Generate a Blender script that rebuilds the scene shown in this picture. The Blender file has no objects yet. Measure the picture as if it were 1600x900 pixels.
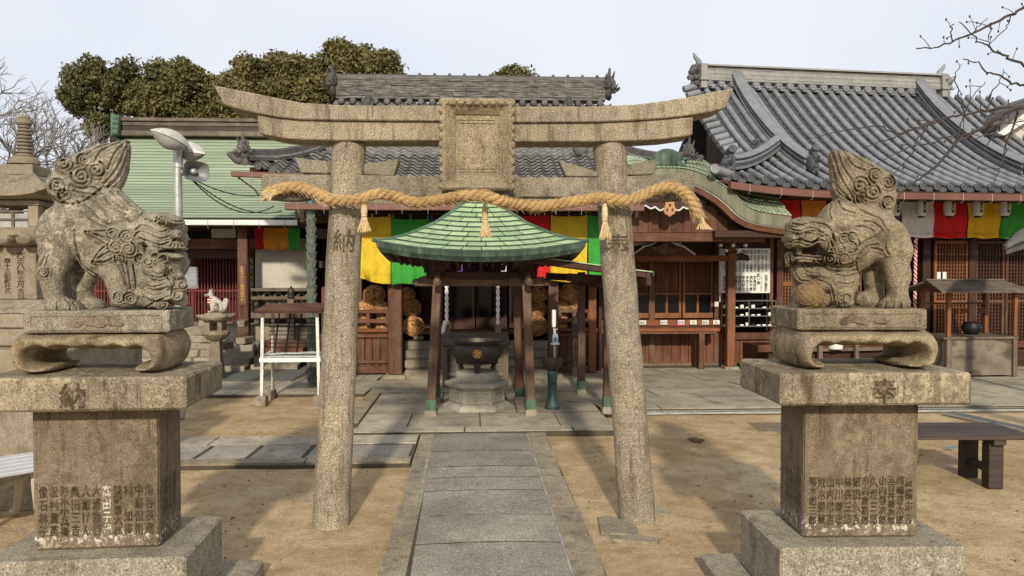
import bpy, bmesh, math, random
import numpy as np
from mathutils import Vector, Matrix, Euler
R = math.radians
S = bpy.context.scene
COL = S.collection
rnd = random.Random(7)

# ------------------------------------------------------------------ camera, world, sun, exposure
F = 1200.0                                   # focal length in photo pixels (photo 1600 x 900)
CAM = Vector((0, 0, 1.65))
YAW, PITCH = R(2.86), R(-1.48)
CROT = Euler((R(90) + PITCH, 0, -YAW), 'XYZ').to_matrix()
cd = bpy.data.cameras.new('camera')
cam = bpy.data.objects.new('camera', cd)
COL.objects.link(cam)
cam.location = CAM
cam.rotation_euler = (R(90) + PITCH, 0, -YAW)
cd.sensor_width = 36.0
cd.lens = 36.0 * F / 1600.0
cd.clip_start = 0.05
cd.clip_end = 3000
S.camera = cam
S.view_settings.view_transform = 'Standard'
S.view_settings.look = 'None'
S.view_settings.gamma = 1
S.view_settings.use_curve_mapping = False
S.view_settings.exposure = 0.06

SUN_EL = R(26.5)
SUN_AZ = R(182)
W = bpy.data.worlds.new('World')
S.world = W
W.use_nodes = True
wn, wl = W.node_tree.nodes, W.node_tree.links
bg = wn['Background']
sky = wn.new('ShaderNodeTexSky')
sky.sky_type = 'NISHITA'
sky.sun_disc = False
sky.sun_elevation = SUN_EL
sky.sun_rotation = SUN_AZ
sky.dust_density = 3.0
sky.air_density = 1.0
mixw = wn.new('ShaderNodeMixRGB')
mixw.inputs[0].default_value = 0.80                       # thin high cloud over nearly the whole sky
mixw.inputs[2].default_value = (8.6, 8.95, 9.75, 1)
tcw = wn.new('ShaderNodeTexCoord')
nzw = wn.new('ShaderNodeTexNoise')
nzw.inputs['Scale'].default_value = 1.6
nzw.inputs['Detail'].default_value = 3
rpw = wn.new('ShaderNodeMapRange')
rpw.inputs[1].default_value = 0.35
rpw.inputs[2].default_value = 0.65
rpw.inputs[3].default_value = 0.74
rpw.inputs[4].default_value = 0.97
wl.new(tcw.outputs['Generated'], nzw.inputs['Vector'])
wl.new(nzw.outputs[0], rpw.inputs[0])
wl.new(rpw.outputs[0], mixw.inputs[0])
wl.new(sky.outputs[0], mixw.inputs[1])
wl.new(mixw.outputs[0], bg.inputs['Color'])
bg.inputs['Strength'].default_value = 0.098

sd = bpy.data.lights.new('sun', 'SUN')
sd.energy = 3.9
sd.angle = R(2.4)
sd.color = (1.0, 0.90, 0.72)
sun = bpy.data.objects.new('sun', sd)
COL.objects.link(sun)
sun.location = (0, -20, 20)
_az = SUN_AZ
sdir = Vector((math.sin(_az) * math.cos(SUN_EL), math.cos(_az) * math.cos(SUN_EL), math.sin(SUN_EL)))
sun.rotation_euler = (-sdir).to_track_quat('-Z', 'Y').to_euler()


# ------------------------------------------------------------------ measuring helpers (photo pixel -> world)
def ray(px, py):
    return CROT @ Vector(((px - 800) / F, (450 - py) / F, -1))


def P(px, py, Y):                            # point on the plane y = Y (across the path)
    d = ray(px, py)
    return CAM + d * (Y / d.y)


def C(px, py, D):                            # point at depth D along the view
    return CAM + ray(px, py) * D


def G(px, py, z=0.0):                        # point on the ground
    d = ray(px, py)
    return CAM + d * ((z - CAM.z) / d.z)


# ------------------------------------------------------------------ object helpers
def wm(o):
    m = o.matrix_basis.copy()
    while o.parent:
        o = o.parent
        m = o.matrix_basis @ m
    return m


def tag(o, label=None, cat=None, group=None, kind=None):
    for k, v in (('label', label), ('category', cat), ('group', group), ('kind', kind)):
        if v:
            o[k] = v
    return o


def root(name, label, cat, loc, rz=0.0, group=None):
    o = bpy.data.objects.new(name, None)
    o.empty_display_size = 0.2
    COL.objects.link(o)
    o.location = loc
    o.rotation_euler = (0, 0, rz)
    return tag(o, label, cat, group)


class MB:
    def __init__(s):
        s.v, s.f = [], []

    def add(s, vs, fs):
        o = len(s.v)
        s.v += [tuple(v) for v in vs]
        s.f += [tuple(i + o for i in f) for f in fs]
        return s

    def hexa(s, p):                          # 8 corners: 4 below (ccw), 4 above
        return s.add(p, [(3, 2, 1, 0), (4, 5, 6, 7), (0, 1, 5, 4), (1, 2, 6, 5), (2, 3, 7, 6), (3, 0, 4, 7)])

    def box(s, c, d, rz=0.0, M=None, top=1.0):
        x, y, z = d[0] / 2, d[1] / 2, d[2] / 2
        ps = [Vector((sx * x * t, sy * y * t, zz)) for zz, t in ((-z, 1), (z, top)) for sx, sy in ((-1, -1), (1, -1), (1, 1), (-1, 1))]
        m = Matrix.Translation(c) @ (M if M is not None else Matrix.Rotation(rz, 4, 'Z'))
        return s.hexa([m @ p for p in ps])

    def bb(s, a, b):                         # box from two opposite corners
        x0, x1 = sorted((a[0], b[0])); y0, y1 = sorted((a[1], b[1])); z0, z1 = sorted((a[2], b[2]))
        return s.hexa([(x0, y0, z0), (x1, y0, z0), (x1, y1, z0), (x0, y1, z0), (x0, y0, z1), (x1, y0, z1), (x1, y1, z1), (x0, y1, z1)])

    def beam(s, a, b, w, h, up=(0, 0, 1)):   # rectangular bar between two points
        a, b = Vector(a), Vector(b)
        t = (b - a).normalized()
        u = Vector(up)
        sd_ = t.cross(u)
        if sd_.length < 1e-4:
            sd_ = t.cross(Vector((0, 1, 0)))
        sd_.normalize()
        u = sd_.cross(t).normalized()
        q = [sd_ * sx * w / 2 + u * sy * h / 2 for sx, sy in ((-1, -1), (1, -1), (1, 1), (-1, 1))]
        return s.hexa([a + k for k in q] + [b + k for k in q])

    def tube(s, pts, r, n=8, cap=True, tip=None, phase=0.0):
        pts = [Vector(p) for p in pts]
        rs = r if isinstance(r, (list, tuple)) else [r] * len(pts)
        o = len(s.v)
        up = None
        for i, p in enumerate(pts):
            t = (pts[min(i + 1, len(pts) - 1)] - pts[max(i - 1, 0)])
            t = t.normalized() if t.length > 1e-9 else Vector((0, 0, 1))
            if up is None:
                up = Vector((0, 0, 1)) if abs(t.z) < .9 else Vector((1, 0, 0))
            a = t.cross(up).normalized()
            b = a.cross(t).normalized()
            up = b
            for k in range(n):
                an = 2 * math.pi * k / n + phase
                s.v.append(tuple(p + (a * math.cos(an) + b * math.sin(an)) * rs[i]))
        for i in range(len(pts) - 1):
            for k in range(n):
                k2 = (k + 1) % n
                s.f.append((o + i * n + k, o + i * n + k2, o + (i + 1) * n + k2, o + (i + 1) * n + k))
        if cap:
            s.f.append(tuple(o + k for k in range(n))[::-1])
            e = o + (len(pts) - 1) * n
            s.f.append(tuple(e + k for k in range(n)))
        return s

    def lathe(s, prof, c=(0, 0, 0), n=24, phase=0.0, M=None, sq=None):
        o = len(s.v)
        for r, z in prof:
            for k in range(n):
                an = 2 * math.pi * (k + phase) / n
                p = Vector((r * math.cos(an), r * math.sin(an), z))
                if M is not None:
                    p = M @ p
                s.v.append((p[0] + c[0], p[1] + c[1], p[2] + c[2]))
        for i in range(len(prof) - 1):
            for k in range(n):
                k2 = (k + 1) % n
                s.f.append((o + i * n + k, o + i * n + k2, o + (i + 1) * n + k2, o + (i + 1) * n + k))
        s.f.append(tuple(o + k for k in range(n))[::-1])
        e = o + (len(prof) - 1) * n
        s.f.append(tuple(e + k for k in range(n)))
        return s

    def prism(s, poly, y0, y1):              # polygon in x,z pushed from y0 to y1
        n = len(poly)
        o = len(s.v)
        s.v += [(x, y0, z) for x, z in poly] + [(x, y1, z) for x, z in poly]
        s.f.append(tuple(o + i for i in range(n)))
        s.f.append(tuple(o + n + i for i in range(n))[::-1])
        for i in range(n):
            j = (i + 1) % n
            s.f.append((o + i, o + n + i, o + n + j, o + j))
        return s

    def prismz(s, poly, z0, z1):
        n = len(poly)
        o = len(s.v)
        s.v += [(x, y, z0) for x, y in poly] + [(x, y, z1) for x, y in poly]
        s.f.append(tuple(o + i for i in range(n))[::-1])
        s.f.append(tuple(o + n + i for i in range(n)))
        for i in range(n):
            j = (i + 1) % n
            s.f.append((o + i, o + j, o + n + j, o + n + i))
        return s

    def strip(s, rows, closed=False):        # rows of equal length -> quad sheet
        o = len(s.v)
        n = len(rows[0])
        for r_ in rows:
            s.v += [tuple(p) for p in r_]
        for i in range(len(rows) - 1):
            for k in range(n - (0 if closed else 1)):
                k2 = (k + 1) % n
                s.f.append((o + i * n + k, o + i * n + k2, o + (i + 1) * n + k2, o + (i + 1) * n + k))
        return s

    def thick(s, rows, t):                   # a sheet with thickness along t (vector)
        t = Vector(t)
        n, m = len(rows), len(rows[0])
        s.strip(rows)
        s.strip([[Vector(p) + t for p in r_][::-1] for r_ in rows])
        edge = [rows[0][k] for k in range(m)] + [rows[i][m - 1] for i in range(1, n)] + [rows[n - 1][k] for k in range(m - 2, -1, -1)] + [rows[i][0] for i in range(n - 2, 0, -1)]
        s.strip([[Vector(p) + t for p in edge], edge], closed=True)
        return s

    def ball(s, c, r, n=10, m=7, sc=(1, 1, 1), fn=None):
        o = len(s.v)
        for i in range(m + 1):
            th = math.pi * i / m
            for k in range(n):
                ph = 2 * math.pi * k / n
                d = Vector((math.sin(th) * math.cos(ph), math.sin(th) * math.sin(ph), math.cos(th)))
                q = r * (fn(d) if fn else 1)
                s.v.append((c[0] + d.x * q * sc[0], c[1] + d.y * q * sc[1], c[2] + d.z * q * sc[2]))
        for i in range(m):
            for k in range(n):
                k2 = (k + 1) % n
                s.f.append((o + i * n + k, o + (i + 1) * n + k, o + (i + 1) * n + k2, o + i * n + k2))
        return s

    def mesh(s, name, mat, smooth=False, bevel=0.0, seg=1, M=None, angle=38):
        me = bpy.data.meshes.new(name)
        vs = s.v if M is None else [tuple(M @ Vector(v)) for v in s.v]
        me.from_pydata(vs, [], s.f)
        if bevel or True:
            bm = bmesh.new()
            bm.from_mesh(me)
            bmesh.ops.remove_doubles(bm, verts=bm.verts, dist=1e-6)
            if len(bm.faces) < 400000:
                bmesh.ops.recalc_face_normals(bm, faces=bm.faces)
            if bevel:
                es = [e for e in bm.edges if len(e.link_faces) == 2 and e.calc_face_angle(0) > R(30)]
                bmesh.ops.bevel(bm, geom=es, offset=bevel, segments=seg, profile=0.5, affect='EDGES', clamp_overlap=True)
            bm.to_mesh(me)
            bm.free()
        me.materials.append(mat)
        if smooth:
            me.polygons.foreach_set('use_smooth', [True] * len(me.polygons))
            me.set_sharp_from_angle(angle=R(angle))
        return me


def O(name, mb, mat, parent=None, smooth=False, bevel=0.0, seg=1, local=False, label=None, cat=None, group=None, kind=None, at=None, angle=38):
    """one mesh object; vertices come in world coordinates unless local is set"""
    M = None
    loc = (0, 0, 0)
    if parent is not None:
        if not local:
            M = wm(parent).inverted()
    elif not local:
        v = np.array(mb.v)
        lo, hi = v.min(0), v.max(0)
        loc = at or ((lo[0] + hi[0]) / 2, (lo[1] + hi[1]) / 2, lo[2])
        M = Matrix.Translation(loc).inverted()
    me = mb.mesh(name, mat, smooth, bevel, seg, M, angle)
    o = bpy.data.objects.new(name, me)
    COL.objects.link(o)
    if parent is not None:
        o.parent = parent
    o.location = loc
    return tag(o, label, cat, group, kind)


def I(name, me, parent=None, M=None, label=None, cat=None, group=None, world=False):
    """an object that shares a mesh; M is its matrix in the parent's frame (or in the world)"""
    o = bpy.data.objects.new(name, me)
    COL.objects.link(o)
    if parent is not None:
        o.parent = parent
    if M is not None:
        if world and parent is not None:
            M = wm(parent).inverted() @ M
        o.matrix_basis = M
    return tag(o, label, cat, group)


def T(x, y, z):
    return Matrix.Translation((x, y, z))


def copy_tree(o, parent=None):
    c = o.copy()
    COL.objects.link(c)
    c.parent = parent
    for ch in [k for k in bpy.data.objects if k.parent == o]:
        copy_tree(ch, c)
    return c


def spline(pts, n=8):                        # Catmull-Rom through points of any dimension
    pts = [tuple(p) for p in pts]
    q = [pts[0]] + pts + [pts[-1]]
    out = []
    for i in range(1, len(q) - 2):
        p0, p1, p2, p3 = q[i - 1:i + 3]
        for k in range(n):
            t = k / n
            out.append(tuple(.5 * (2 * b + (c - a) * t + (2 * a - 5 * b + 4 * c - d) * t * t + (-a + 3 * b - 3 * c + d) * t ** 3) for a, b, c, d in zip(p0, p1, p2, p3)))
    out.append(pts[-1])
    return out


def interp(x, xs, ys):
    return float(np.interp(x, xs, ys))


_tc = {}


def text_mb(txt, size, depth=0.004, line=1.0, res=1, bold=0.0):
    """lettering as a solid mesh in the x,z plane facing -y, centred on its own box"""
    key = (txt, size, depth, line, res, bold)
    if key not in _tc:
        c = bpy.data.curves.new('lettering', 'FONT')
        c.body = txt
        c.size = size
        c.extrude = depth / 2
        c.resolution_u = res
        c.align_x = 'CENTER'
        c.space_line = line
        c.offset = bold
        o = bpy.data.objects.new('lettering', c)
        COL.objects.link(o)
        dg = bpy.context.evaluated_depsgraph_get()
        m = o.evaluated_get(dg).to_mesh()
        vs = np.array([v.co for v in m.vertices])
        fs = [tuple(p.vertices) for p in m.polygons]
        mid = (vs.min(0) + vs.max(0)) / 2
        vs = vs - mid
        _tc[key] = ([(v[0], -v[2], v[1]) for v in vs], fs)
        bpy.data.objects.remove(o)
        bpy.data.curves.remove(c)
    b = MB()
    b.add(*_tc[key])
    return b


def put(dst, src, M):
    dst.add([tuple(M @ Vector(v)) for v in src.v], src.f)
    return dst


# ------------------------------------------------------------------ materials (all procedural)
class NT:
    def __init__(s, name, rough=0.85, metal=0.0, spec=0.3):
        s.m = bpy.data.materials.new(name)
        s.m.use_nodes = True
        s.n, s.l = s.m.node_tree.nodes, s.m.node_tree.links
        s.b = s.n['Principled BSDF']
        s.b.inputs['Roughness'].default_value = rough
        s.b.inputs['Metallic'].default_value = metal
        s.b.inputs['Specular IOR Level'].default_value = spec
        s.geo = s.n.new('ShaderNodeNewGeometry')
        s.obi = s.n.new('ShaderNodeObjectInfo')
        s.pos = s.geo.outputs['Position']

    def vec(s, scale=(1, 1, 1), rand=0.0, src=None, rot=None):
        mp = s.n.new('ShaderNodeMapping')
        mp.inputs['Scale'].default_value = scale
        if rot:
            mp.inputs['Rotation'].default_value = rot
        s.l.new(src or s.pos, mp.inputs[0])
        if rand:
            mu = s.n.new('ShaderNodeMath'); mu.operation = 'MULTIPLY'; mu.inputs[1].default_value = rand
            s.l.new(s.obi.outputs['Random'], mu.inputs[0])
            va = s.n.new('ShaderNodeVectorMath'); va.operation = 'ADD'
            s.l.new(mp.outputs[0], va.inputs[0]); s.l.new(mu.outputs[0], va.inputs[1])
            return va.outputs[0]
        return mp.outputs[0]

    def noise(s, scale, detail=4, rough=.55, vec=None, dist=0.0):
        t = s.n.new('ShaderNodeTexNoise')
        t.inputs['Scale'].default_value = scale
        t.inputs['Detail'].default_value = detail
        t.inputs['Roughness'].default_value = rough
        t.inputs['Distortion'].default_value = dist
        s.l.new(vec or s.pos, t.inputs['Vector'])
        return t.outputs[0]

    def voro(s, scale, vec=None, feature='F1', out=0):
        t = s.n.new('ShaderNodeTexVoronoi')
        t.feature = feature
        t.inputs['Scale'].default_value = scale
        s.l.new(vec or s.pos, t.inputs['Vector'])
        return t.outputs[out]

    def ramp(s, fac, stops, interp='LINEAR'):
        r_ = s.n.new('ShaderNodeValToRGB')
        r_.color_ramp.interpolation = interp
        e = r_.color_ramp.elements
        while len(e) < len(stops):
            e.new(.5)
        for k, (p, c) in enumerate(stops):
            e[k].position = p
            e[k].color = (c, c, c, 1) if isinstance(c, (int, float)) else tuple(c) + (1,)
        s.l.new(fac, r_.inputs[0])
        return r_.outputs[0]

    def mix(s, fac, a, b, mode='MIX'):
        x = s.n.new('ShaderNodeMixRGB')
        x.blend_type = mode
        for i, v in ((0, fac), (1, a), (2, b)):
            if isinstance(v, (int, float)):
                x.inputs[i].default_value = v if i == 0 else (v, v, v, 1)
            elif isinstance(v, tuple):
                x.inputs[i].default_value = v + (1,)
            else:
                s.l.new(v, x.inputs[i])
        return x.outputs[0]

    def math(s, op, a, b=0.0):
        x = s.n.new('ShaderNodeMath')
        x.operation = op
        for i, v in ((0, a), (1, b)):
            if isinstance(v, (int, float)):
                x.inputs[i].default_value = v
            else:
                s.l.new(v, x.inputs[i])
        return x.outputs[0]

    def sep(s, i):
        x = s.n.new('ShaderNodeSeparateXYZ')
        s.l.new(s.pos, x.inputs[0])
        return x.outputs[i]

    def color(s, c):
        if isinstance(c, tuple):
            s.b.inputs['Base Color'].default_value = c + (1,)
        else:
            s.l.new(c, s.b.inputs['Base Color'])
        return s

    def bump(s, h, strength=.4, dist=.01):
        b = s.n.new('ShaderNodeBump')
        b.inputs['Strength'].default_value = strength
        b.inputs['Distance'].default_value = dist
        s.l.new(h, b.inputs['Height'])
        s.l.new(b.outputs[0], s.b.inputs['Normal'])
        return s

    def rand(s, lo, hi):
        return s.math('ADD', s.math('MULTIPLY', s.obi.outputs['Random'], hi - lo), lo)


def mul(c, k):
    return tuple(x * k for x in c)


def granite(name, base, grain=170, dark=.45, light=1.5, stain=(.05, .035, .022), stain_amt=.55, stretch=.35, lichen=None, lich_amt=.4, bump=.5, rough=.9, rand=.0, mid=9.0, drip=0.0):
    t = NT(name, rough, spec=.2)
    g = t.noise(grain, 2, .6)
    c = t.ramp(g, [(.30, mul(base, dark)), (.44, mul(base, .9)), (.56, mul(base, 1.08)), (.70, mul(base, light))])
    big = t.noise(1.7, 5, .6)
    c = t.mix(1.0, c, t.ramp(big, [(.3, .72), (.7, 1.22)]), 'MULTIPLY')
    md = t.noise(mid, 6, .65)
    c = t.mix(t.ramp(md, [(.5, 0.0), (.72, stain_amt)]), c, mul(base, .38))
    st = t.noise(7, 6, .7, t.vec((1, 1, stretch)), .4)
    c = t.mix(t.ramp(st, [(.52, 0.0), (.68, stain_amt)]), c, stain)
    if lichen:
        lc = t.noise(22, 5, .75)
        lb = t.noise(2.3, 2, .5)
        f = t.math('MULTIPLY', t.ramp(lc, [(.5, 0.0), (.6, 1.0)]), t.ramp(lb, [(.42, 0.0), (.62, lich_amt)]))
        c = t.mix(f, c, lichen)
    if rand:
        c = t.mix(1.0, c, t.ramp(t.obi.outputs['Random'], [(0, 1 - rand), (1, 1 + rand)]), 'MULTIPLY')
    if drip:
        dr = t.noise(26, 4, .7, t.vec((1, 1, .10)))
        c = t.mix(t.ramp(dr, [(.56, 0.0), (.66, drip)]), c, stain)
    t.color(c)
    t.bump(t.math('ADD', t.math('MULTIPLY', g, .5), md), bump, .008)
    return t.m


def wood(name, c1, c2, axis='Z', rough=.7, grain=38, bump=.25, wear=None, rand=.15, spec=.3):
    t = NT(name, rough, spec=spec)
    sc = {'X': (.05, 1, 1), 'Y': (1, .05, 1), 'Z': (1, 1, .05)}[axis]
    v = t.vec(sc, 3.0)
    g = t.noise(grain, 5, .65, v, .6)
    c = t.ramp(g, [(.3, c1), (.7, c2)])
    b = t.noise(2.2, 4, .6)
    c = t.mix(1.0, c, t.ramp(b, [(.3, .7), (.7, 1.25)]), 'MULTIPLY')
    if wear:
        w = t.noise(5, 6, .7, t.vec((1, 1, .4)))
        c = t.mix(t.ramp(w, [(.45, 0.0), (.68, .8)]), c, wear)
    if rand:
        c = t.mix(1.0, c, t.ramp(t.obi.outputs['Random'], [(0, 1 - rand), (1, 1 + rand)]), 'MULTIPLY')
    t.color(c)
    t.bump(g, bump, .004)
    return t.m


def plain(name, c, rough=.6, metal=0.0, var=.25, scale=8, bump=0.0, spec=.4, rand=0.0, bscale=None):
    t = NT(name, rough, metal, spec)
    b = t.noise(scale, 5, .6)
    k = t.mix(1.0, c, t.ramp(b, [(.3, 1 - var), (.7, 1 + var)]), 'MULTIPLY')
    if rand:
        k = t.mix(1.0, k, t.ramp(t.obi.outputs['Random'], [(0, 1 - rand), (1, 1 + rand)]), 'MULTIPLY')
    t.color(k)
    if bump:
        t.bump(t.noise(bscale or scale * 6, 4, .6), bump, .006)
    return t.m


def copper(name, c, dark, light, rand=.18, streak=(1, 1, .15)):
    t = NT(name, .75, 0, .3)
    n1 = t.noise(9, 6, .7, t.vec(streak, 2.0))
    k = t.ramp(n1, [(.3, dark), (.5, c), (.72, light)])
    n2 = t.noise(60, 3, .6)
    k = t.mix(t.ramp(n2, [(.55, 0.0), (.75, .4)]), k, mul(c, .6))
    k = t.mix(1.0, k, t.ramp(t.obi.outputs['Random'], [(0, 1 - rand), (1, 1 + rand)]), 'MULTIPLY')
    t.color(k)
    t.bump(n2, .15, .004)
    return t.m


def cloth(name, c, bump=.8, sheen=.0):
    t = NT(name, .8, 0, .2)
    n = t.noise(11, 6, .65, t.vec((1, 1, .7)), 1.2)
    k = t.mix(1.0, c, t.ramp(n, [(.3, .78), (.7, 1.12)]), 'MULTIPLY')
    t.color(k)
    t.bump(n, bump, .02)
    return t.m


M = {}
M['torii'] = granite('torii_granite', (.275, .235, .17), 120, .25, 2.0, (.085, .052, .038), .7, .22, bump=.6, mid=12, drip=.65)
M['torii_dark'] = granite('torii_weathered', (.20, .175, .13), 120, .3, 1.8, (.045, .035, .025), .75, .4, (.33, .31, .25), .5, .6)
M['plaque'] = granite('plaque_granite', (.255, .21, .14), 110, .35, 1.75, (.06, .04, .02), .5, .4, bump=.9, mid=30)
M['lion'] = granite('lion_granite', (.215, .19, .145), 150, .35, 1.9, (.05, .038, .025), .6, .6, (.44, .40, .32), .75, .9, mid=14)
M['lion_brown'] = granite('lion_granite_brown', (.20, .165, .11), 150, .35, 1.9, (.04, .03, .018), .6, .6, (.38, .33, .24), .7, .9, mid=14)
M['ball'] = granite('ochre_stone', (.26, .175, .085), 190, .5, 1.4, (.06, .035, .02), .6, .6)
M['stand'] = granite('stand_granite', (.25, .20, .13), 140, .4, 1.7, (.075, .04, .02), .75, .5, (.40, .33, .21), .6, .7, mid=7)
M['slab'] = granite('slab_granite', (.225, .188, .13), 130, .25, 1.85, (.06, .036, .023), .85, .3, (.43, .37, .25), .8, .5, mid=6, drip=.75)
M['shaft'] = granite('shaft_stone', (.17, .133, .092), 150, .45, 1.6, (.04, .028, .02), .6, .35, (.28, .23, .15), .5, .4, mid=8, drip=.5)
def _lime(m):
    nt = m.node_tree
    b = nt.nodes['Principled BSDF']
    src = b.inputs['Base Color'].links[0].from_socket
    geo = nt.nodes.new('ShaderNodeNewGeometry')
    sp = nt.nodes.new('ShaderNodeSeparateXYZ'); nt.links.new(geo.outputs['Position'], sp.inputs[0])
    nz = nt.nodes.new('ShaderNodeTexNoise'); nz.inputs['Scale'].default_value = 38; nz.inputs['Detail'].default_value = 5; nz.inputs['Roughness'].default_value = .7
    nt.links.new(geo.outputs['Position'], nz.inputs['Vector'])
    mr = nt.nodes.new('ShaderNodeMapRange'); mr.inputs[1].default_value = .36; mr.inputs[2].default_value = .405
    nt.links.new(sp.outputs[2], mr.inputs[0])
    mr2 = nt.nodes.new('ShaderNodeMapRange'); mr2.inputs[1].default_value = .47; mr2.inputs[2].default_value = .42
    nt.links.new(sp.outputs[2], mr2.inputs[0])
    m1 = nt.nodes.new('ShaderNodeMath'); m1.operation = 'MULTIPLY'
    nt.links.new(mr.outputs[0], m1.inputs[0]); nt.links.new(mr2.outputs[0], m1.inputs[1])
    m2 = nt.nodes.new('ShaderNodeMapRange'); m2.inputs[1].default_value = .52; m2.inputs[2].default_value = .58
    nt.links.new(nz.outputs[0], m2.inputs[0])
    m3 = nt.nodes.new('ShaderNodeMath'); m3.operation = 'MULTIPLY'
    nt.links.new(m1.outputs[0], m3.inputs[0]); nt.links.new(m2.outputs[0], m3.inputs[1])
    mx = nt.nodes.new('ShaderNodeMixRGB'); mx.inputs[2].default_value = (.50, .46, .37, 1)
    nt.links.new(m3.outputs[0], mx.inputs[0]); nt.links.new(src, mx.inputs[1])
    nt.links.new(mx.outputs[0], b.inputs['Base Color'])


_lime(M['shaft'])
M['base'] = granite('base_granite', (.275, .245, .185), 100, .3, 1.75, (.09, .07, .045), .7, .6, bump=.7, mid=20)
def _letter(name, dirt, stone, lo, hi):
    t = NT(name, .95, 0, .1)
    n = t.noise(34, 5, .7)
    t.color(t.ramp(n, [(lo, dirt), (hi, stone)]))
    t.bump(n, .6, .005)
    return t.m


M['letter'] = _letter('cut_letter_dirt', (.048, .035, .022), (.15, .115, .078), .44, .66)
M['letter_big'] = _letter('big_letter_dirt', (.065, .047, .03), (.20, .155, .105), .46, .64)
M['letter_col'] = _letter('pillar_letter_dirt', (.075, .06, .045), (.18, .15, .115), .5, .72)
M['letter_soft'] = plain('cut_letter_soft', (.10, .077, .05), .95)
M['letter_white'] = _letter('cut_letter_lime', (.52, .48, .40), (.10, .075, .05), .5, .6)
M['lantern'] = granite('lantern_stone', (.24, .20, .145), 170, .6, 1.35, (.07, .055, .04), .6, .4, (.40, .37, .30), .45, .5, mid=6)
M['burner_stone'] = granite('burner_granite', (.42, .385, .31), 130, .45, 1.5, (.1, .09, .07), .4, .5, bump=.5)
M['path'] = granite('path_stone', (.262, .243, .20), 85, .45, 1.7, (.13, .10, .065), .45, 1, bump=1.0, rand=.10, mid=26)
M['edging'] = granite('edging_stone', (.255, .22, .16), 110, .5, 1.5, (.37, .28, .165), .85, 1, bump=.6, rand=.16, mid=10)
M['plaza'] = granite('plaza_stone', (.36, .32, .245), 90, .65, 1.3, (.14, .115, .08), .6, 1, bump=.4, rand=.12, mid=4)
M['walk'] = granite('walk_stone', (.29, .265, .22), 70, .35, 1.8, (.1, .08, .06), .4, 1, bump=.8, rand=.1, mid=20)
M['step_stone'] = granite('step_stone', (.27, .235, .18), 190, .6, 1.3, (.07, .055, .04), .6, 1, bump=.4, rand=.1)
M['joint'] = plain('joint_soil', (.07, .055, .038), .95)

M['wood'] = wood('red_brown_wood', (.045, .018, .010), (.135, .052, .028), 'Z', wear=(.14, .095, .065))
M['woodx'] = wood('red_brown_wood_x', (.05, .019, .010), (.15, .056, .028), 'X', wear=(.15, .085, .055))
M['wood_dark'] = wood('dark_wood', (.028, .014, .010), (.07, .031, .02), 'Z')
M['wood_darkx'] = wood('dark_wood_x', (.028, .014, .010), (.07, .03, .019), 'X')
M['wood_orange'] = wood('orange_wood', (.13, .047, .017), (.26, .105, .042), 'Z', wear=(.12, .06, .035))
M['wood_orangex'] = wood('orange_wood_x', (.13, .042, .016), (.25, .088, .034), 'X', wear=(.11, .05, .03))
M['wood_grey'] = wood('grey_wood', (.075, .060, .046), (.19, .155, .12), 'X', wear=(.055, .045, .036))
M['wood_greyz'] = wood('grey_wood_z', (.085, .055, .036), (.20, .14, .10), 'Z', wear=(.15, .125, .10))
M['wood_post'] = wood('post_wood', (.065, .035, .022), (.16, .088, .055), 'Z', wear=(.17, .13, .095))
M['wood_bench'] = wood('bench_wood', (.028, .021, .018), (.075, .056, .046), 'X')
M['lattice'] = wood('lattice_wood', (.10, .038, .017), (.19, .078, .034), 'Z', rand=.05)
M['lattice_dark'] = wood('lattice_wood_dark', (.045, .02, .012), (.09, .042, .025), 'Z', rand=.05)
M['red_bar'] = plain('red_lacquer', (.12, .013, .012), .55, var=.35)
M['dado'] = wood('dado_wood', (.065, .022, .011), (.19, .07, .03), 'Z', wear=(.16, .10, .07))
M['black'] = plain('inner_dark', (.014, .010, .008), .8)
M['glass'] = plain('dark_glass', (.006, .0065, .007), .08, spec=.22, var=0)
M['gutter'] = plain('brown_gutter', (.135, .058, .042), .5, var=.2, scale=3)
M['gutter_white'] = plain('white_gutter', (.62, .64, .62), .5, var=.15, scale=3)
M['plaster'] = plain('plaster', (.46, .43, .37), .9, var=.15, scale=2.5, bump=.1)
M['white'] = plain('white_paint', (.74, .73, .70), .6, var=.06)
M['white_rust'] = plain('white_steel', (.62, .60, .55), .55, var=.25, scale=18)
M['paper'] = plain('board_white', (.66, .67, .64), .55, var=.05)
M['ink'] = plain('ink', (.03, .03, .03), .8)
M['tile'] = plain('grey_tile', (.165, .158, .148), .55, var=.3, scale=7, bump=.12, rand=.28, spec=.35)
M['tile_dark'] = plain('old_grey_tile', (.075, .07, .066), .6, var=.35, scale=9, bump=.2, rand=.25)
M['tile_new'] = plain('silver_grey_tile', (.175, .184, .20), .42, var=.16, scale=6, bump=.06, rand=.12, spec=.5)
M['tile_new_pale'] = plain('pale_ridge_tile', (.235, .235, .225), .6, var=.15, scale=5, rand=.14)
M['tile_new_dark'] = plain('flat_tile_dark', (.062, .066, .073), .5, var=.2, scale=6, rand=.1)
M['copper'] = copper('verdigris', (.30, .40, .225), (.20, .30, .165), (.40, .49, .30), .14)
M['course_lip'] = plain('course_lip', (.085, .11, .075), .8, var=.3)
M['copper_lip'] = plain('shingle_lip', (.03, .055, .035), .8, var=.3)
M['copper_shoe'] = copper('shoe_verdigris', (.07, .12, .08), (.035, .065, .045), (.11, .18, .12), .05)
M['copper_light'] = copper('pale_verdigris', (.27, .325, .225), (.20, .245, .17), (.345, .39, .28), .12, (.12, 1, 1))
M['copper_dark'] = copper('dark_verdigris', (.055, .085, .065), (.02, .035, .03), (.14, .23, .17), .1, (1, 1, .1))
M['copper_edge'] = copper('grey_copper', (.17, .165, .12), (.10, .10, .075), (.22, .235, .165), .05)
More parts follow.
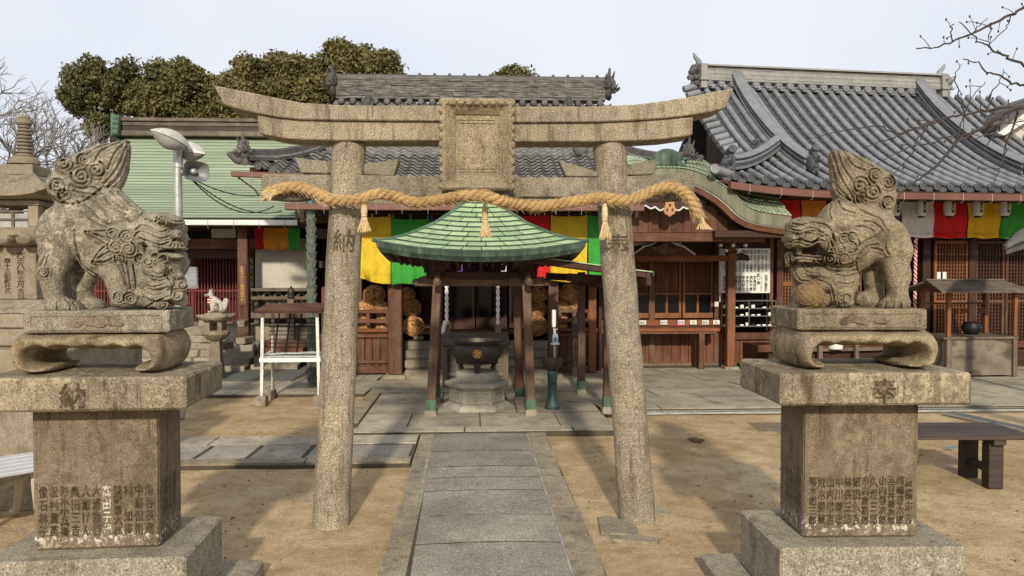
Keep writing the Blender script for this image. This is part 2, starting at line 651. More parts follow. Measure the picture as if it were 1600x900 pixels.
M['bronze'] = plain('dark_bronze', (.062, .052, .043), .5, .6, var=.3, scale=12, bump=.1)
M['bronze_green'] = plain('green_bronze', (.05, .085, .085), .5, .35, var=.35, scale=14, bump=.1)
M['iron'] = plain('black_iron', (.02, .02, .021), .5, .5)
M['gold'] = plain('gold', (.55, .34, .10), .35, .9, var=.3, scale=40)
M['lamp_grey'] = plain('lamp_grey', (.46, .45, .41), .5, .1, var=.2, scale=14)
M['silver'] = plain('aluminium', (.60, .62, .65), .42, .35, var=.08)
M['steel'] = plain('galvanised_steel', (.40, .40, .38), .45, .5, var=.2, scale=10)
M['beige'] = plain('beige_paint', (.40, .35, .26), .55, var=.15)
M['grate'] = plain('drain_grate', (.14, .15, .15), .5, .4)
M['tile_edge_shade'] = plain('tile_lip_shade', (.035, .032, .03), .8, var=.4)
M['foliage_litter'] = plain('dry_leaf', (.12, .075, .035), .8)

M['c_yellow'] = cloth('yellow_cloth', (.64, .45, .03))
M['c_green'] = cloth('green_cloth', (.045, .31, .045))
M['c_purple'] = cloth('purple_cloth', (.12, .045, .27))
M['c_white'] = cloth('white_cloth', (.68, .66, .66))
M['c_red'] = cloth('red_cloth', (.55, .018, .02))
M['c_orange'] = cloth('orange_cloth', (.62, .24, .03))
M['c_amber'] = cloth('amber_cloth', (.66, .40, .015))
M['rope_white'] = plain('white_rope', (.76, .73, .66), .85, var=.15)
M['rope_red'] = plain('red_rope', (.55, .04, .05), .8)


def _straw():
    t = NT('straw', .8, 0, .25)
    n = t.noise(240, 3, .6)
    b = t.noise(6, 4, .6)
    c = t.ramp(n, [(.28, (.18, .105, .038)), (.5, (.42, .28, .115)), (.72, (.60, .43, .22))])
    c = t.mix(1.0, c, t.ramp(b, [(.3, .75), (.7, 1.2)]), 'MULTIPLY')
    t.color(c)
    t.bump(n, .6, .006)
    return t.m


M['straw'] = _straw()


def _ridgemat():
    t = NT('stacked_ridge_tile', .65, 0, .3)
    n = t.noise(3.2, 3, .6, t.vec((1.6, .2, 14)))
    c = t.ramp(n, [(.32, (.035, .033, .031)), (.5, (.085, .08, .075)), (.68, (.20, .19, .175))])
    t.color(c)
    t.bump(n, .3, .01)
    return t.m


M['tile_ridge'] = _ridgemat()
M['straw_pale'] = plain('pale_straw', (.56, .43, .23), .8, var=.3, scale=60)
M['bale'] = plain('bale_straw', (.34, .175, .075), .9, var=.5, scale=45, bump=.8, bscale=120, rand=.25)
M['bale_strand'] = plain('bale_strand', (.50, .285, .12), .9, var=.4, scale=60, rand=.2)
M['bale_core'] = plain('bale_core', (.21, .105, .045), .95, var=.5, scale=60, bump=1, bscale=150)


def _ground():
    t = NT('packed_sand', .95, 0, .1)
    n1 = t.noise(.55, 6, .62, None, .5)
    n2 = t.noise(5, 7, .7)
    n3 = t.noise(90, 3, .7)
    c = t.ramp(n1, [(.30, (.37, .26, .14)), (.48, (.50, .375, .215)), (.68, (.60, .475, .295))])
    c = t.mix(t.ramp(n2, [(.45, 0.0), (.68, .55)]), c, (.23, .145, .075))
    c = t.mix(1.0, c, t.ramp(n3, [(.3, .6), (.5, 1.0), (.75, 1.3)]), 'MULTIPLY')
    n4 = t.noise(16, 5, .75, t.vec((.5, 1, 1)))
    c = t.mix(t.ramp(n4, [(.58, 0.0), (.72, .65)]), c, (.20, .13, .07))
    n5 = t.noise(2.1, 5, .7, None, 1.2)
    c = t.mix(t.ramp(n5, [(.5, 0.0), (.7, .45)]), c, (.27, .175, .095))
    t.color(c)
    t.bump(t.math('ADD', t.math('MULTIPLY', n3, .5), t.math('ADD', n2, t.noise(1.6, 4, .6))), .8, .04)
    return t.m


M['ground'] = _ground()


def _gravel():
    t = NT('gravel', .9, 0, .2)
    v = t.voro(42, None, 'F1', 1)
    d = t.voro(42)
    c = t.mix(1.0, (.22, .225, .20), v, 'MULTIPLY')
    c = t.mix(.5, c, (.16, .165, .15))
    t.color(c)
    t.bump(d, -1.0, .03)
    return t.m


M['gravel'] = _gravel()


def leafmat(name, a, b):
    t = NT(name, .6, 0, .35)
    n = t.noise(.9, 3, .6)
    c = t.ramp(n, [(.35, a), (.65, b)])
    n2 = t.noise(14, 2)
    c = t.mix(1.0, c, t.ramp(n2, [(.3, .6), (.7, 1.4)]), 'MULTIPLY')
    t.color(c)
    return t.m


M['leaf'] = leafmat('olive_leaf', (.080, .080, .026), (.125, .112, .036))
M['leaf_b'] = leafmat('brown_leaf', (.095, .083, .027), (.14, .115, .038))
M['leaf_g'] = leafmat('deep_leaf', (.060, .066, .024), (.10, .092, .032))
M['bark'] = plain('bark', (.10, .085, .065), .9, var=.4, scale=10, bump=.4)
M['bark_pale'] = plain('pale_bark', (.19, .175, .165), .9, var=.25, scale=10)
M['bark_grey'] = plain('grey_bark', (.17, .155, .14), .9, var=.3, scale=10)
M['bark_dark'] = plain('dark_twig', (.045, .034, .030), .8, var=.3, scale=30)


def _plywood():
    t = NT('grey_plywood', .8, 0, .2)
    w = t.n.new('ShaderNodeTexWave')
    w.wave_type = 'RINGS'
    w.inputs['Scale'].default_value = 2.2
    w.inputs['Distortion'].default_value = 9
    w.inputs['Detail'].default_value = 4
    t.l.new(t.vec((1, 1, 1.6)), w.inputs[0])
    c = t.ramp(w.outputs[0], [(.2, (.085, .068, .052)), (.8, (.20, .165, .13))])
    n = t.noise(3, 5, .6)
    c = t.mix(t.ramp(n, [(.4, 0.0), (.7, .7)]), c, (.065, .052, .04))
    t.color(c)
    return t.m


M['plywood'] = _plywood()


# ------------------------------------------------------------------ ground, paths and paving
def _gz(x, y):
    return .012 * noise_(x * .7, y * .7) + .006 * noise_(x * 2.3 + 9, y * 2.3)


from mathutils import noise as _mn


def noise_(x, y):
    return _mn.noise(Vector((x, y, 3.1)))


def _groundmesh():
    b = MB()
    xs = sorted(set([-900, -300, -100, -40, -20, -12] + [(-90 + k) * .1 for k in range(0, 181)] + [12, 20, 40, 100, 300, 900]))
    ys = sorted(set([-60, -20, -5] + [k * .1 for k in range(0, 140)] + [16, 20, 30, 60, 200, 600, 1500]))
    rows = []
    for y in ys:
        rows.append([(x, y, (_gz(x, y) - .012) if (-9 < x < 9 and -5 < y < 13.9) else -.01) for x in xs])
    b.strip(rows)
    return b


ground = O('ground', _groundmesh(), M['ground'], kind='structure', smooth=True, at=(0, 0, 0))


def structure(name, a, b, mat, rz=0.0):
    o = O(name, MB().bb(a, b), mat, kind='structure')
    return o


def parent_front(parent, y):                  # the exposed front edge of a paved court keeps its stone
    return abs(y - (min(v[1] for v in parent.bound_box) + .01)) < .12


def slab(parent, name, pts, top, mat, th=.05, bevel=.002, jit=.0018):
    dz = rnd.uniform(-jit, jit)
    n = len(pts)
    b = MB().prismz(pts, top - th + dz, top + dz)
    o = O(name, b, mat, parent, bevel=0)
    if name in ('path_slab', 'paving_slab'):                 # soil-stained joint faces
        o.data.materials.append(M['joint'])
        for p in o.data.polygons:
            if abs(p.normal.z) < .3 and p.center.y + o.location.y > -99 and not (name == 'paving_slab' and p.normal.y < -.8 and parent_front(parent, p.center.y)):
                p.material_index = 1
    return o


# main approach path
path = structure('approach_path', (-.475, 1.4, -.05), (.70, 7.512, .0285), M['joint'])
ys = [7.475, 6.76, 6.23, 5.9, 5.55, 4.98, 4.47, 3.95, 3.35, 2.7, 2.0]
xl = lambda y: -.335 - .017 * (y - 4.1)
for a, b in zip(ys[1:], ys[:-1]):
    g = .008
    j0, j1 = rnd.uniform(-.012, .012), rnd.uniform(-.012, .012)
    bow = lambda x: .030 * (1 - ((x - .09) / .43) ** 2) + .004 * math.sin(x * 31 + a * 7)
    xsb = [i / 8 for i in range(9)]
    slab(path, 'path_slab', [(xl(a) + (.51 - xl(a)) * t, a + g + bow(xl(a) + (.51 - xl(a)) * t) + .004 * math.sin(t * 23 + a)) for t in xsb] + [(xl(b) + (.51 - xl(b)) * t, b - g + bow(xl(b) + (.51 - xl(b)) * t) + .004 * math.sin(t * 19 + b * 3)) for t in xsb[::-1]], .032, M['path'])
O('mortar_joint', MB().prismz([(-.360, 2), (-.340, 2), (xl(7.5), 7.5), (xl(7.5) - .02, 7.5)], 0, .0315).prismz([(.512, 2), (.530, 2), (.528, 7.5), (.512, 7.5)], 0, .0315), plain('mortar', (.27, .25, .205), .95, var=.45, scale=12), path)
for side in (-1, 1):
    y = 7.5
    while y > 2.2:
        L_ = rnd.uniform(.55, 1.05)
        y2 = y - L_
        if side < 0:
            q = [(-.50, y2 + .006), (-.362, y2 + .006), (xl(y) - .02 if y > 7 else -.362, y - .006), (-.515, y - .006)]
        else:
            q = [(.530, y2 + .006), (.685 + rnd.uniform(-.01, .015), y2 + .006), (.70 + rnd.uniform(-.01, .015), y - .006), (.530, y - .006)]
        slab(path, 'edging_stone', q, .0325, M['edging'], jit=.002)
        y = y2

# cross walk leading away beside the stone lamp
walk = structure('side_walk', (-9, 6.40, -.05), (-.53, 7.5, .018), M['joint'])
x = -.545
k = 0
while x > -8.5:
    w = (.42, .47, .445, .43, .48)[k % 5]
    if k == 0:
        w = .92
    slab(walk, 'walk_slab', [(x - w + .022, 6.60), (x - .022, 6.60), (x - .012, 7.12 if k else 7.06), (x - w + .032, 7.12 if k else 7.06)], .028, M['walk'])
    x -= w
    k += 1
x = -.53
while x > -8.5:
    w = rnd.uniform(.7, 1.1)
    slab(walk, 'kerb_stone', [(x - w + .006, 6.42), (x - .006, 6.42), (x - .006, 6.58), (x - w + .006, 6.58)], .036, M['edging'])
    slab(walk, 'kerb_stone', [(x - w + .006, 7.14), (x - .006, 7.14), (x - .006, 7.48), (x - w + .006, 7.48)], .030, M['plaza'])
    x -= w

# paved court before the halls
court = structure('temple_court', (-1.36, 7.52, -.06), (1.42, 12.2, .0415), M['joint'])


def rows_of(parent, name, x0, x1, ylist, wlo, whi, mat, top=.045, skew=0.0):
    for ya, yb in zip(ylist[:-1], ylist[1:]):
        x = x0 - rnd.uniform(0, .3) * 0
        first = True
        while x < x1 - .05:
            w = rnd.uniform(wlo, whi) * (rnd.uniform(.5, 1) if first else 1)
            first = False
            xe = min(x + w, x1)
            if x1 - xe < .25:
                xe = x1
            g = .007
            s0, s1 = skew * (ya - ylist[0]), skew * (yb - ylist[0])
            slab(parent, name, [(x + g + s0, ya + g), (xe - g + s0, ya + g), (xe - g + s1, yb - g), (x + g + s1, yb - g)], top, mat)
            x = xe


slab(court, 'kerb_stone', [(-1.36, 8.0), (-1.2, 8.0), (-1.2, 9.9), (-1.36, 9.9)], .05, M['edging'])
rows_of(court, 'paving_slab', -1.36, 1.42, [7.52, 7.74], .8, 1.5, M['plaza'], .05)
rows_of(court, 'paving_slab', -1.18, 1.42, [7.74, 8.5, 9.15, 9.9], .7, 1.5, M['plaza'])
rows_of(court, 'paving_slab', -1.36, 1.42, [9.9, 10.7, 11.6], .9, 1.6, M['plaza'])
court2 = structure('temple_court', (1.44, 8.62, -.06), (11, 13.0, .0415), M['joint'])
rows_of(court2, 'paving_slab', 1.44, 10.4, [8.62, 8.86], .9, 1.6, M['plaza'], .05)
rows_of(court2, 'paving_slab', 1.44, 10.4, [8.86, 9.5, 10.15, 10.75, 11.4, 12.2], .75, 1.5, M['plaza'], skew=-.12)
court3 = structure('side_court', (-9, 9.95, -.06), (-1.40, 12.0, .031), M['joint'])
rows_of(court3, 'paving_slab', -3.9, -1.40, [9.95, 10.4, 11.1], .8, 1.3, M['plaza'], .035, skew=.08)
rows_of(court3, 'paving_slab', -2.58, -1.40, [11.1, 11.9], .5, .7, M['plaza'], .035, skew=.08)
O('gravel_bed', MB().bb((-6, 11.12, -.05), (-2.62, 13.4, .036)), M['gravel'], kind='stuff', label='dark grey gravel bed before the green roofed hall', cat='gravel')


# steel drain channels: frame and bars
def drain(x0, y0, x1, y1, w, label):
    r = root('drain_grate', label, 'drain grate', ((x0 + x1) / 2, (y0 + y1) / 2, 0), 0, 'drain grates')
    a, b = Vector((x0, y0, .02)), Vector((x1, y1, .02))
    t = (b - a).normalized(); nrm = Vector((-t.y, t.x, 0))
    fr = MB()
    for s_ in (-1, 1):
        fr.beam(a + nrm * s_ * w / 2, b + nrm * s_ * w / 2, .012, .022)
    O('frame', fr, M['steel'], r)
    bars = MB()
    n = int((b - a).length / .035)
    for k in range(n):
        p = a.lerp(b, (k + .5) / n)
        bars.beam(p - nrm * w * .46, p + nrm * w * .46, .008, .016)
    o = O('bars', bars, M['grate'], r)
    o['kind'] = 'stuff'
    return r


drain(1.46, 8.54, 9.8, 8.54, .10, 'long steel drain grate along the front of the paving')
drain(5.35, 8.4, 6.0, 5.6, .16, 'short steel drain grate crossing the sand beside the dark bench')

# sand margin stones at the torii foot
fs = root('footing_stone', 'cracked flat footing stone round the pillar carved 奉', 'stone', (.98, 5.0, 0))
for q in ([(.79, 4.72), (1.02, 4.66), (1.04, 4.86), (.90, 5.05), (.82, 5.02)], [(1.12, 5.1), (1.30, 5.05), (1.34, 5.22), (1.2, 5.26)], [(.80, 4.60), (1.10, 4.52), (1.14, 4.62), (1.03, 4.65), (.86, 4.68)]):
    O('broken_slab', MB().prismz(q, -.04, .002), M['edging'], fs, bevel=.004)

# litter
lb = MB()
for px, py in ((1092, 690), (1083, 688)):
    g = G(px, py)
    lb.ball((g.x, g.y, .012), .05, 8, 5, (1.2, .6, .35))
O('dead_leaf', lb, M['foliage_litter'], label='curled brown dead leaves lying on the sand by the pillar', cat='leaf', kind='stuff')
g = G(1484, 702)
O('paper_scrap', MB().prismz([(g.x - .05, g.y), (g.x + .02, g.y - .03), (g.x + .06, g.y + .01), (g.x, g.y + .03)], .012, .016), plain('teal_paper', (.05, .22, .27), .7), label='small teal scrap of paper on the sand under the dark bench', cat='litter')
tw = MB()
for k in range(1200):
    x, y = rnd.uniform(-3.2, 4.5), rnd.uniform(3.3, 8.4)
    if -.55 < x < .75 or (6.3 < y < 7.6 and x < -.5) or (y > 7.4 and -1.4 < x < 1.5):
        continue
    a = rnd.uniform(0, 6.28); l_ = rnd.uniform(.005, .022) if rnd.random() < .93 else rnd.uniform(.02, .045)
    z = _gz(x, y) - .008
    if rnd.random() < .55:
        tw.ball((x, y, z), l_ * .5, 5, 3, (1, rnd.uniform(.5, 1), .6))
    else:
        tw.beam((x - l_ * math.cos(a), y - l_ * math.sin(a), z), (x + l_ * math.cos(a), y + l_ * math.sin(a), z + .004), .003, .003)
O('sand_litter', tw, plain('litter_grit', (.23, .16, .09), .9, var=.5, scale=20), kind='stuff', label='grit and tiny twigs scattered over the sand', cat='litter')


# ------------------------------------------------------------------ torii
TY = 5.0
tor = root('torii_gate', 'weathered granite torii gate with a carved central tablet over the path', 'torii gate', (.1, TY, 0))


def column(bx, tx, by, ty, rb, rt):
    a, b = P(bx, by, TY), P(tx, ty, TY)
    a.z = -.03
    pts, rs = [], []
    for k in range(17):
        t = k / 16
        p = a.lerp(b, t)
        pts.append(p + Vector((.002 * math.sin(k * 2.1), .002 * math.cos(k * 1.7), 0)))
        rs.append(rb + (rt - rb) * t + .0015 * math.sin(k * 1.3))
    O('column', MB().tube(pts, rs, 36), M['torii'], tor, smooth=True, angle=50)
    return a, b, rb, rt


CL = column(517, 545.5, 820, 224, .119, .105)
CR = column(996, 951.5, 818, 224, .119, .106)


def beam_sections(name, sec, y0, y1, mat, topslope=.0):
    """sec: list of (top px, bottom px); front face at y0"""
    rows = []
    for (tx, ty), (bx, by) in sec:
        t, b = P(tx, ty, y0), P(bx, by, y0)
        rows.append([(b.x, y0, b.z), (t.x, y0, t.z), (t.x, (y0 + y1) / 2, t.z + topslope), (t.x, y1, t.z), (b.x, y1, b.z), (b.x, (y0 + y1) / 2, b.z)])
    b = MB().strip(rows, closed=True)
    n = len(rows[0])
    b.f.append(tuple(range(n)))
    o = (len(rows) - 1) * n
    b.f.append(tuple(o + k for k in range(n))[::-1])
    return O(name, b, mat, tor, bevel=.006, smooth=True, angle=30)


ks = [((333.5, 133.5), (349, 163.5)), ((365, 139.5), (375, 171)), ((401, 146.4), (402, 177)), ((440, 154.5), (436, 183.2)), ((470, 160.5), (470, 186.3)), ((530, 164.4), (530, 187.7)), ((690, 165.5), (690, 189)), ((801, 166.5), (801, 191)), ((932, 166.3), (932, 190.3)), ((995, 163.2), (995, 187.5)), ((1040, 157.5), (1040, 184.2)), ((1085, 150), (1082, 179.5)), ((1127, 141.2), (1112, 174)), ((1147, 137.5), (1133, 169))]
beam_sections('upper_lintel', ks, 4.85, 5.15, M['torii'], .02)
ss = [((402, 178), (404, 208)), ((436, 184.2), (440, 215.8)), ((470, 187.3), (470, 218)), ((530, 188.7), (530, 219.3)), ((690, 190), (687, 219.5)), ((801, 192), (801, 221.2)), ((932, 191.3), (932, 221)), ((995, 188.5), (995, 219.5)), ((1040, 185.2), (1040, 217)), ((1083, 181), (1082, 211))]
beam_sections('lower_lintel', ss, 4.875, 5.125, M['torii'])
nk = [((408, 272), (408, 322)), ((530, 273), (530, 305.5)), ((530.5, 273), (530.5, 305.5)), ((688, 275.5), (688, 307)), ((940, 277), (940, 308)), ((1085, 270.5), (1085, 307))]
nk = [((408, 272), (408, 310)), ((440, 272), (440, 313)), ((466, 272.5), (466, 313)), ((490, 272.5), (490, 308)), ((530, 273), (530, 306)), ((688, 275.5), (688, 307)), ((801, 277), (801, 308)), ((940, 277), (940, 308)), ((1030, 273), (1030, 314)), ((1085, 270.5), (1085, 312))]
beam_sections('tie_beam', nk, 4.935, 5.065, M['torii_dark'])
for pl in ([(460, 246), (521, 253.5), (521, 271.5), (470, 270)], [(568, 256), (624, 249), (615, 275), (568, 273)], [(873.5, 250.5), (934, 268), (934, 276.5), (885, 275.5)], [(976, 258), (1029, 247), (1022, 272.5), (976, 274)]):
    q = [P(x, y, 4.95) for x, y in pl]
    O('wedge', MB().prism([(p.x, p.z) for p in q][::-1], 4.95, 5.05), M['torii_dark'], tor, bevel=.006)

# tablet: sloping frame round a sunken panel, leaning forward at the top
a, b = P(690, 296, 4.74), P(801, 154, 4.74)
w, h = b.x - a.x, b.z - a.z
tab = Matrix.Translation(((a.x + b.x) / 2, 4.80, (a.z + b.z) / 2)) @ Matrix.Rotation(R(4), 4, 'X')
fb = MB()
W2, H2 = w / 2, h / 2
iw, ih = W2 - .085, H2 - .095
fr = [[(sx * W2, .08, sz * H2) for sx, sz in ((-1, -1), (1, -1), (1, 1), (-1, 1))], [(sx * W2, -.07, sz * H2) for sx, sz in ((-1, -1), (1, -1), (1, 1), (-1, 1))],
      [(sx * (W2 - .018), -.085, sz * (H2 - .018)) for sx, sz in ((-1, -1), (1, -1), (1, 1), (-1, 1))], [(sx * iw, -.02, sz * ih) for sx, sz in ((-1, -1), (1, -1), (1, 1), (-1, 1))], [(sx * iw, .075, sz * ih) for sx, sz in ((-1, -1), (1, -1), (1, 1), (-1, 1))]]
fb.strip([[tab @ Vector(p) for p in r_] for r_ in fr], closed=True)
fb.strip([[tab @ Vector(p) for p in fr[4]], [tab @ Vector(p) for p in fr[0]]], closed=True)
tfo = O('tablet_frame', fb, M['plaque'], tor, bevel=.004)
pn = MB()
put(pn, MB().bb((-iw - .01, -.012, -ih - .01), (iw + .01, .07, ih + .01)), tab)
pno = O('tablet_panel', pn, M['plaque'], tor)
tr = MB()
for z0, z1, x0, x1 in ((ih - .03, ih - .022, -iw + .02, iw - .02), (ih - .05, ih - .044, -iw + .02, iw - .02), (-ih + .022, -ih + .03, -iw + .02, iw - .02), (-ih + .04, -ih + .046, -iw + .02, iw - .02)):
    put(tr, MB().bb((x0, -.018, z0), (x1, -.008, z1)), tab)
for sx in (-1, 1):
    put(tr, MB().bb((sx * iw - sx * .022, -.018, -ih + .02), (sx * iw - sx * .014, -.008, ih - .02)), tab)
O('panel_bead', tr, M['plaque'], pno)
sm = MB().ball((0, 0, 0), .5, 10, 7).mesh('scallop', M['plaque'], smooth=True)
n = 11
for sx in (-1, 1):
    for k in range(n):
        z = -H2 + (k + .5) * h / n
        I('scallop', sm, tfo, wm(tfo).inverted() @ tab @ T(sx * (W2 - .002), -.055, z) @ Matrix.Diagonal((.04, .05, h / n * .98, 1)))
for k in range(9):
    I('scallop', sm, tfo, wm(tfo).inverted() @ tab @ T(-W2 + (k + .5) * w / 9, -.07, H2 - .028) @ Matrix.Diagonal((w / 9, .03, .034, 1)))


# characters cut in the two pillars, bent round the shaft
def wrap_text(ch, px, py, size, col):
    a, b, rb, rt = col
    c = P(px, py, TY - .11)
    t = (c.z - a.z) / (b.z - a.z)
    ctr = a.lerp(b, t)
    r_ = rb + (rt - rb) * t
    me = text_mb(ch, size, .006, 1, 2, .001)
    bm = bmesh.new()
    vs = [bm.verts.new(v) for v in me.v]
    for f in me.f:
        try:
            bm.faces.new([vs[i] for i in f])
        except ValueError:
            pass
    for k in range(-9, 10):
        bmesh.ops.bisect_plane(bm, geom=bm.verts[:] + bm.edges[:] + bm.faces[:], plane_co=(k * .009, 0, 0), plane_no=(1, 0, 0))
    mb = MB()
    axis = (b - a).normalized()
    off = c.x - ctr.x
    for v in bm.verts:
        an = (v.co.x + off) / r_
        z = c.z + v.co.z
        tt = (z - a.z) / (b.z - a.z)
        cc = a.lerp(b, tt)
        rr = rb + (rt - rb) * tt + .0022 + (-v.co.y) * .6
        mb.v.append((cc.x + math.sin(an) * rr, cc.y - math.cos(an) * rr, z))
    bm.verts.index_update()
    mb.f = [tuple(v.index for v in f.verts) for f in bm.faces]
    bm.free()
    O('inscription', mb, M['letter_col'], tor)


wrap_text('納', 537, 376, .155, CL)
wrap_text('奉', 967, 383, .155, CR)

# ------------------------------------------------------------------ straw rope hung across the gate
rope = root('straw_rope', 'thick twisted straw rope with tassels slung across the stone gate', 'rope', (.1, 4.72, 2.0))
cl = [(413, 303), (435, 296), (458, 292), (480, 295.5), (497, 303), (515, 311), (545, 313.5), (570, 309), (592, 302.5), (618, 307), (648, 316), (690, 312), (722, 306.5), (752, 305.5), (776, 312), (800, 317.5), (840, 322), (872, 318.5), (910, 313), (942, 308.5), (962, 312), (986, 312), (1010, 302.5), (1035, 293), (1056, 294), (1074, 305), (1086, 324), (1093, 340)]
ypl = [4.90] * 2 + [4.88] * 2 + [4.86, 4.82, 4.80, 4.79, 4.80] + [4.86] * 2 + [4.80] + [4.66] * 3 + [4.78] + [4.86] * 3 + [4.80, 4.79, 4.80] + [4.86] * 6
cpts = spline([tuple(P(x, y, Y)) for (x, y), Y in zip(cl, ypl)], 14)
cpts = [Vector(p) for p in cpts]
acc = 0.0
strands = [[], [], []]
frame_pts = []
for i, p in enumerate(cpts):
    t = (cpts[min(i + 1, len(cpts) - 1)] - cpts[max(i - 1, 0)]).normalized()
    if i:
        acc += (p - cpts[i - 1]).length
    u = t.cross(Vector((0, 1, 0))).normalized()
    v = t.cross(u).normalized()
    for k in range(3):
        an = -acc / .138 * 2 * math.pi + k * 2 * math.pi / 3
        strands[k].append(p + (u * math.cos(an) + v * math.sin(an)) * .0185)
    frame_pts.append((p, t, u, v))
for k in range(3):
    n = len(strands[k])
    rs = [.0186 * (min(1.0, .55 + i * .05)) * (1 + .07 * math.sin(i * .31 + k * 2) + .05 * math.sin(i * .97 + k)) for i in range(n)]
    O('strand', MB().tube(strands[k], rs, 9), M['straw'], rope, smooth=True)
fz = MB()
for k in range(800):
    p, t, u, v = frame_pts[rnd.randrange(len(frame_pts))]
    an = rnd.uniform(0, 6.28)
    d = u * math.cos(an) + v * math.sin(an)
    s0 = p + d * .034
    fz.tube([s0 - t * .012, s0 + d * .006 + t * .01, s0 + d * rnd.uniform(.006, .02) + t * rnd.uniform(.015, .05) + Vector((0, 0, -.008))], .0011, 3)
o = O('loose_fibre', fz, M['straw_pale'], rope)
o['kind'] = 'stuff'


def tassel(px, py0, py1, Y, lean=0.0, spread=.042, n=90):
    a, b = P(px, py0, Y), P(px + lean, py1, Y)
    L_ = (a - b).length
    m = MB()
    ax = (b - a).normalized()
    m.tube([a + ax * L_ * t for t in (0, .15, .3, .42, .47, .55)], [.010, .019, .021, .018, .014, .017], 10)
    for k in range(n):
        an = rnd.uniform(0, 6.28); q = math.sqrt(rnd.random())
        d = Vector((math.cos(an), math.sin(an), 0))
        s0 = a + ax * L_ * .36 + d * .015 * q
        m.tube([s0, a + ax * L_ * .5 + d * .014 * q, a + ax * L_ * .72 + d * spread * .62 * q, a + ax * L_ * rnd.uniform(.92, 1.02) + d * spread * q], .0026, 4)
    m.tube([a + ax * L_ * .46 + Vector((math.cos(t), math.sin(t), 0)) * .017 for t in [i * math.pi / 6 for i in range(13)]], .004, 5)
    return O('tassel', m, M['straw_pale'], rope)


tassel(569, 316, 363, 4.80)
tassel(758, 318, 371, 4.78)
tassel(945, 318, 375, 4.79)
tassel(1093, 336, 359, 4.86, 8, .05, 110)
ef = MB()
a = P(455, 293, 4.88)
for k in range(70):
    t = rnd.random()
    e = P(408 + rnd.uniform(0, 14), 306 + rnd.uniform(-6, 9), 4.87 + rnd.uniform(-.02, .02))
    m_ = P(430, 299 + rnd.uniform(-5, 5), 4.87)
    ef.tube([a + Vector((0, 0, rnd.uniform(-.02, .02))), m_, e], .003, 4)
O('frayed_end', ef, M['straw_pale'], rope)


# ------------------------------------------------------------------ carved stone: a distance field turned into one continuous surface
def poly_dist(pts, X, Z):
    d2 = np.full(X.shape, 1e12)
    ins = np.zeros(X.shape, bool)
    n = len(pts)
    for i in range(n):
        ax, az = pts[i]
        bx, bz = pts[(i + 1) % n]
        ex, ez = bx - ax, bz - az
        L = ex * ex + ez * ez + 1e-9
        t = np.clip(((X - ax) * ex + (Z - az) * ez) / L, 0, 1)
        d2 = np.minimum(d2, (X - ax - t * ex) ** 2 + (Z - az - t * ez) ** 2)
        c = ((az > Z) != (bz > Z)) & (X < (bx - ax) * (Z - az) / ((bz - az) if abs(bz - az) > 1e-9 else 1e-9) + ax)
        ins ^= c
    d = np.sqrt(d2)
    return np.where(ins, -d, d)


def closed_spline(pts, n=5):
    q = [pts[-1]] + pts + [pts[0], pts[1]]
    out = []
    for i in range(1, len(q) - 2):
        p0, p1, p2, p3 = q[i - 1:i + 3]
        for k in range(n):
            t = k / n
            out.append(tuple(.5 * (2 * b + (c - a) * t + (2 * a - 5 * b + 4 * c - d) * t * t + (-a + 3 * b - 3 * c + d) * t ** 3) for a, b, c, d in zip(p0, p1, p2, p3)))
    return out


def spiral(cx, cy, r, turns=1.9, start=0.0, sgn=1):
    out = []
    for k in range(34):
        t = k / 33
        a = start + sgn * t * turns * 2 * math.pi
        rr = r * (1 - .86 * t)
        out.append((cx + rr * math.cos(a), cy + rr * math.sin(a)))
    return out


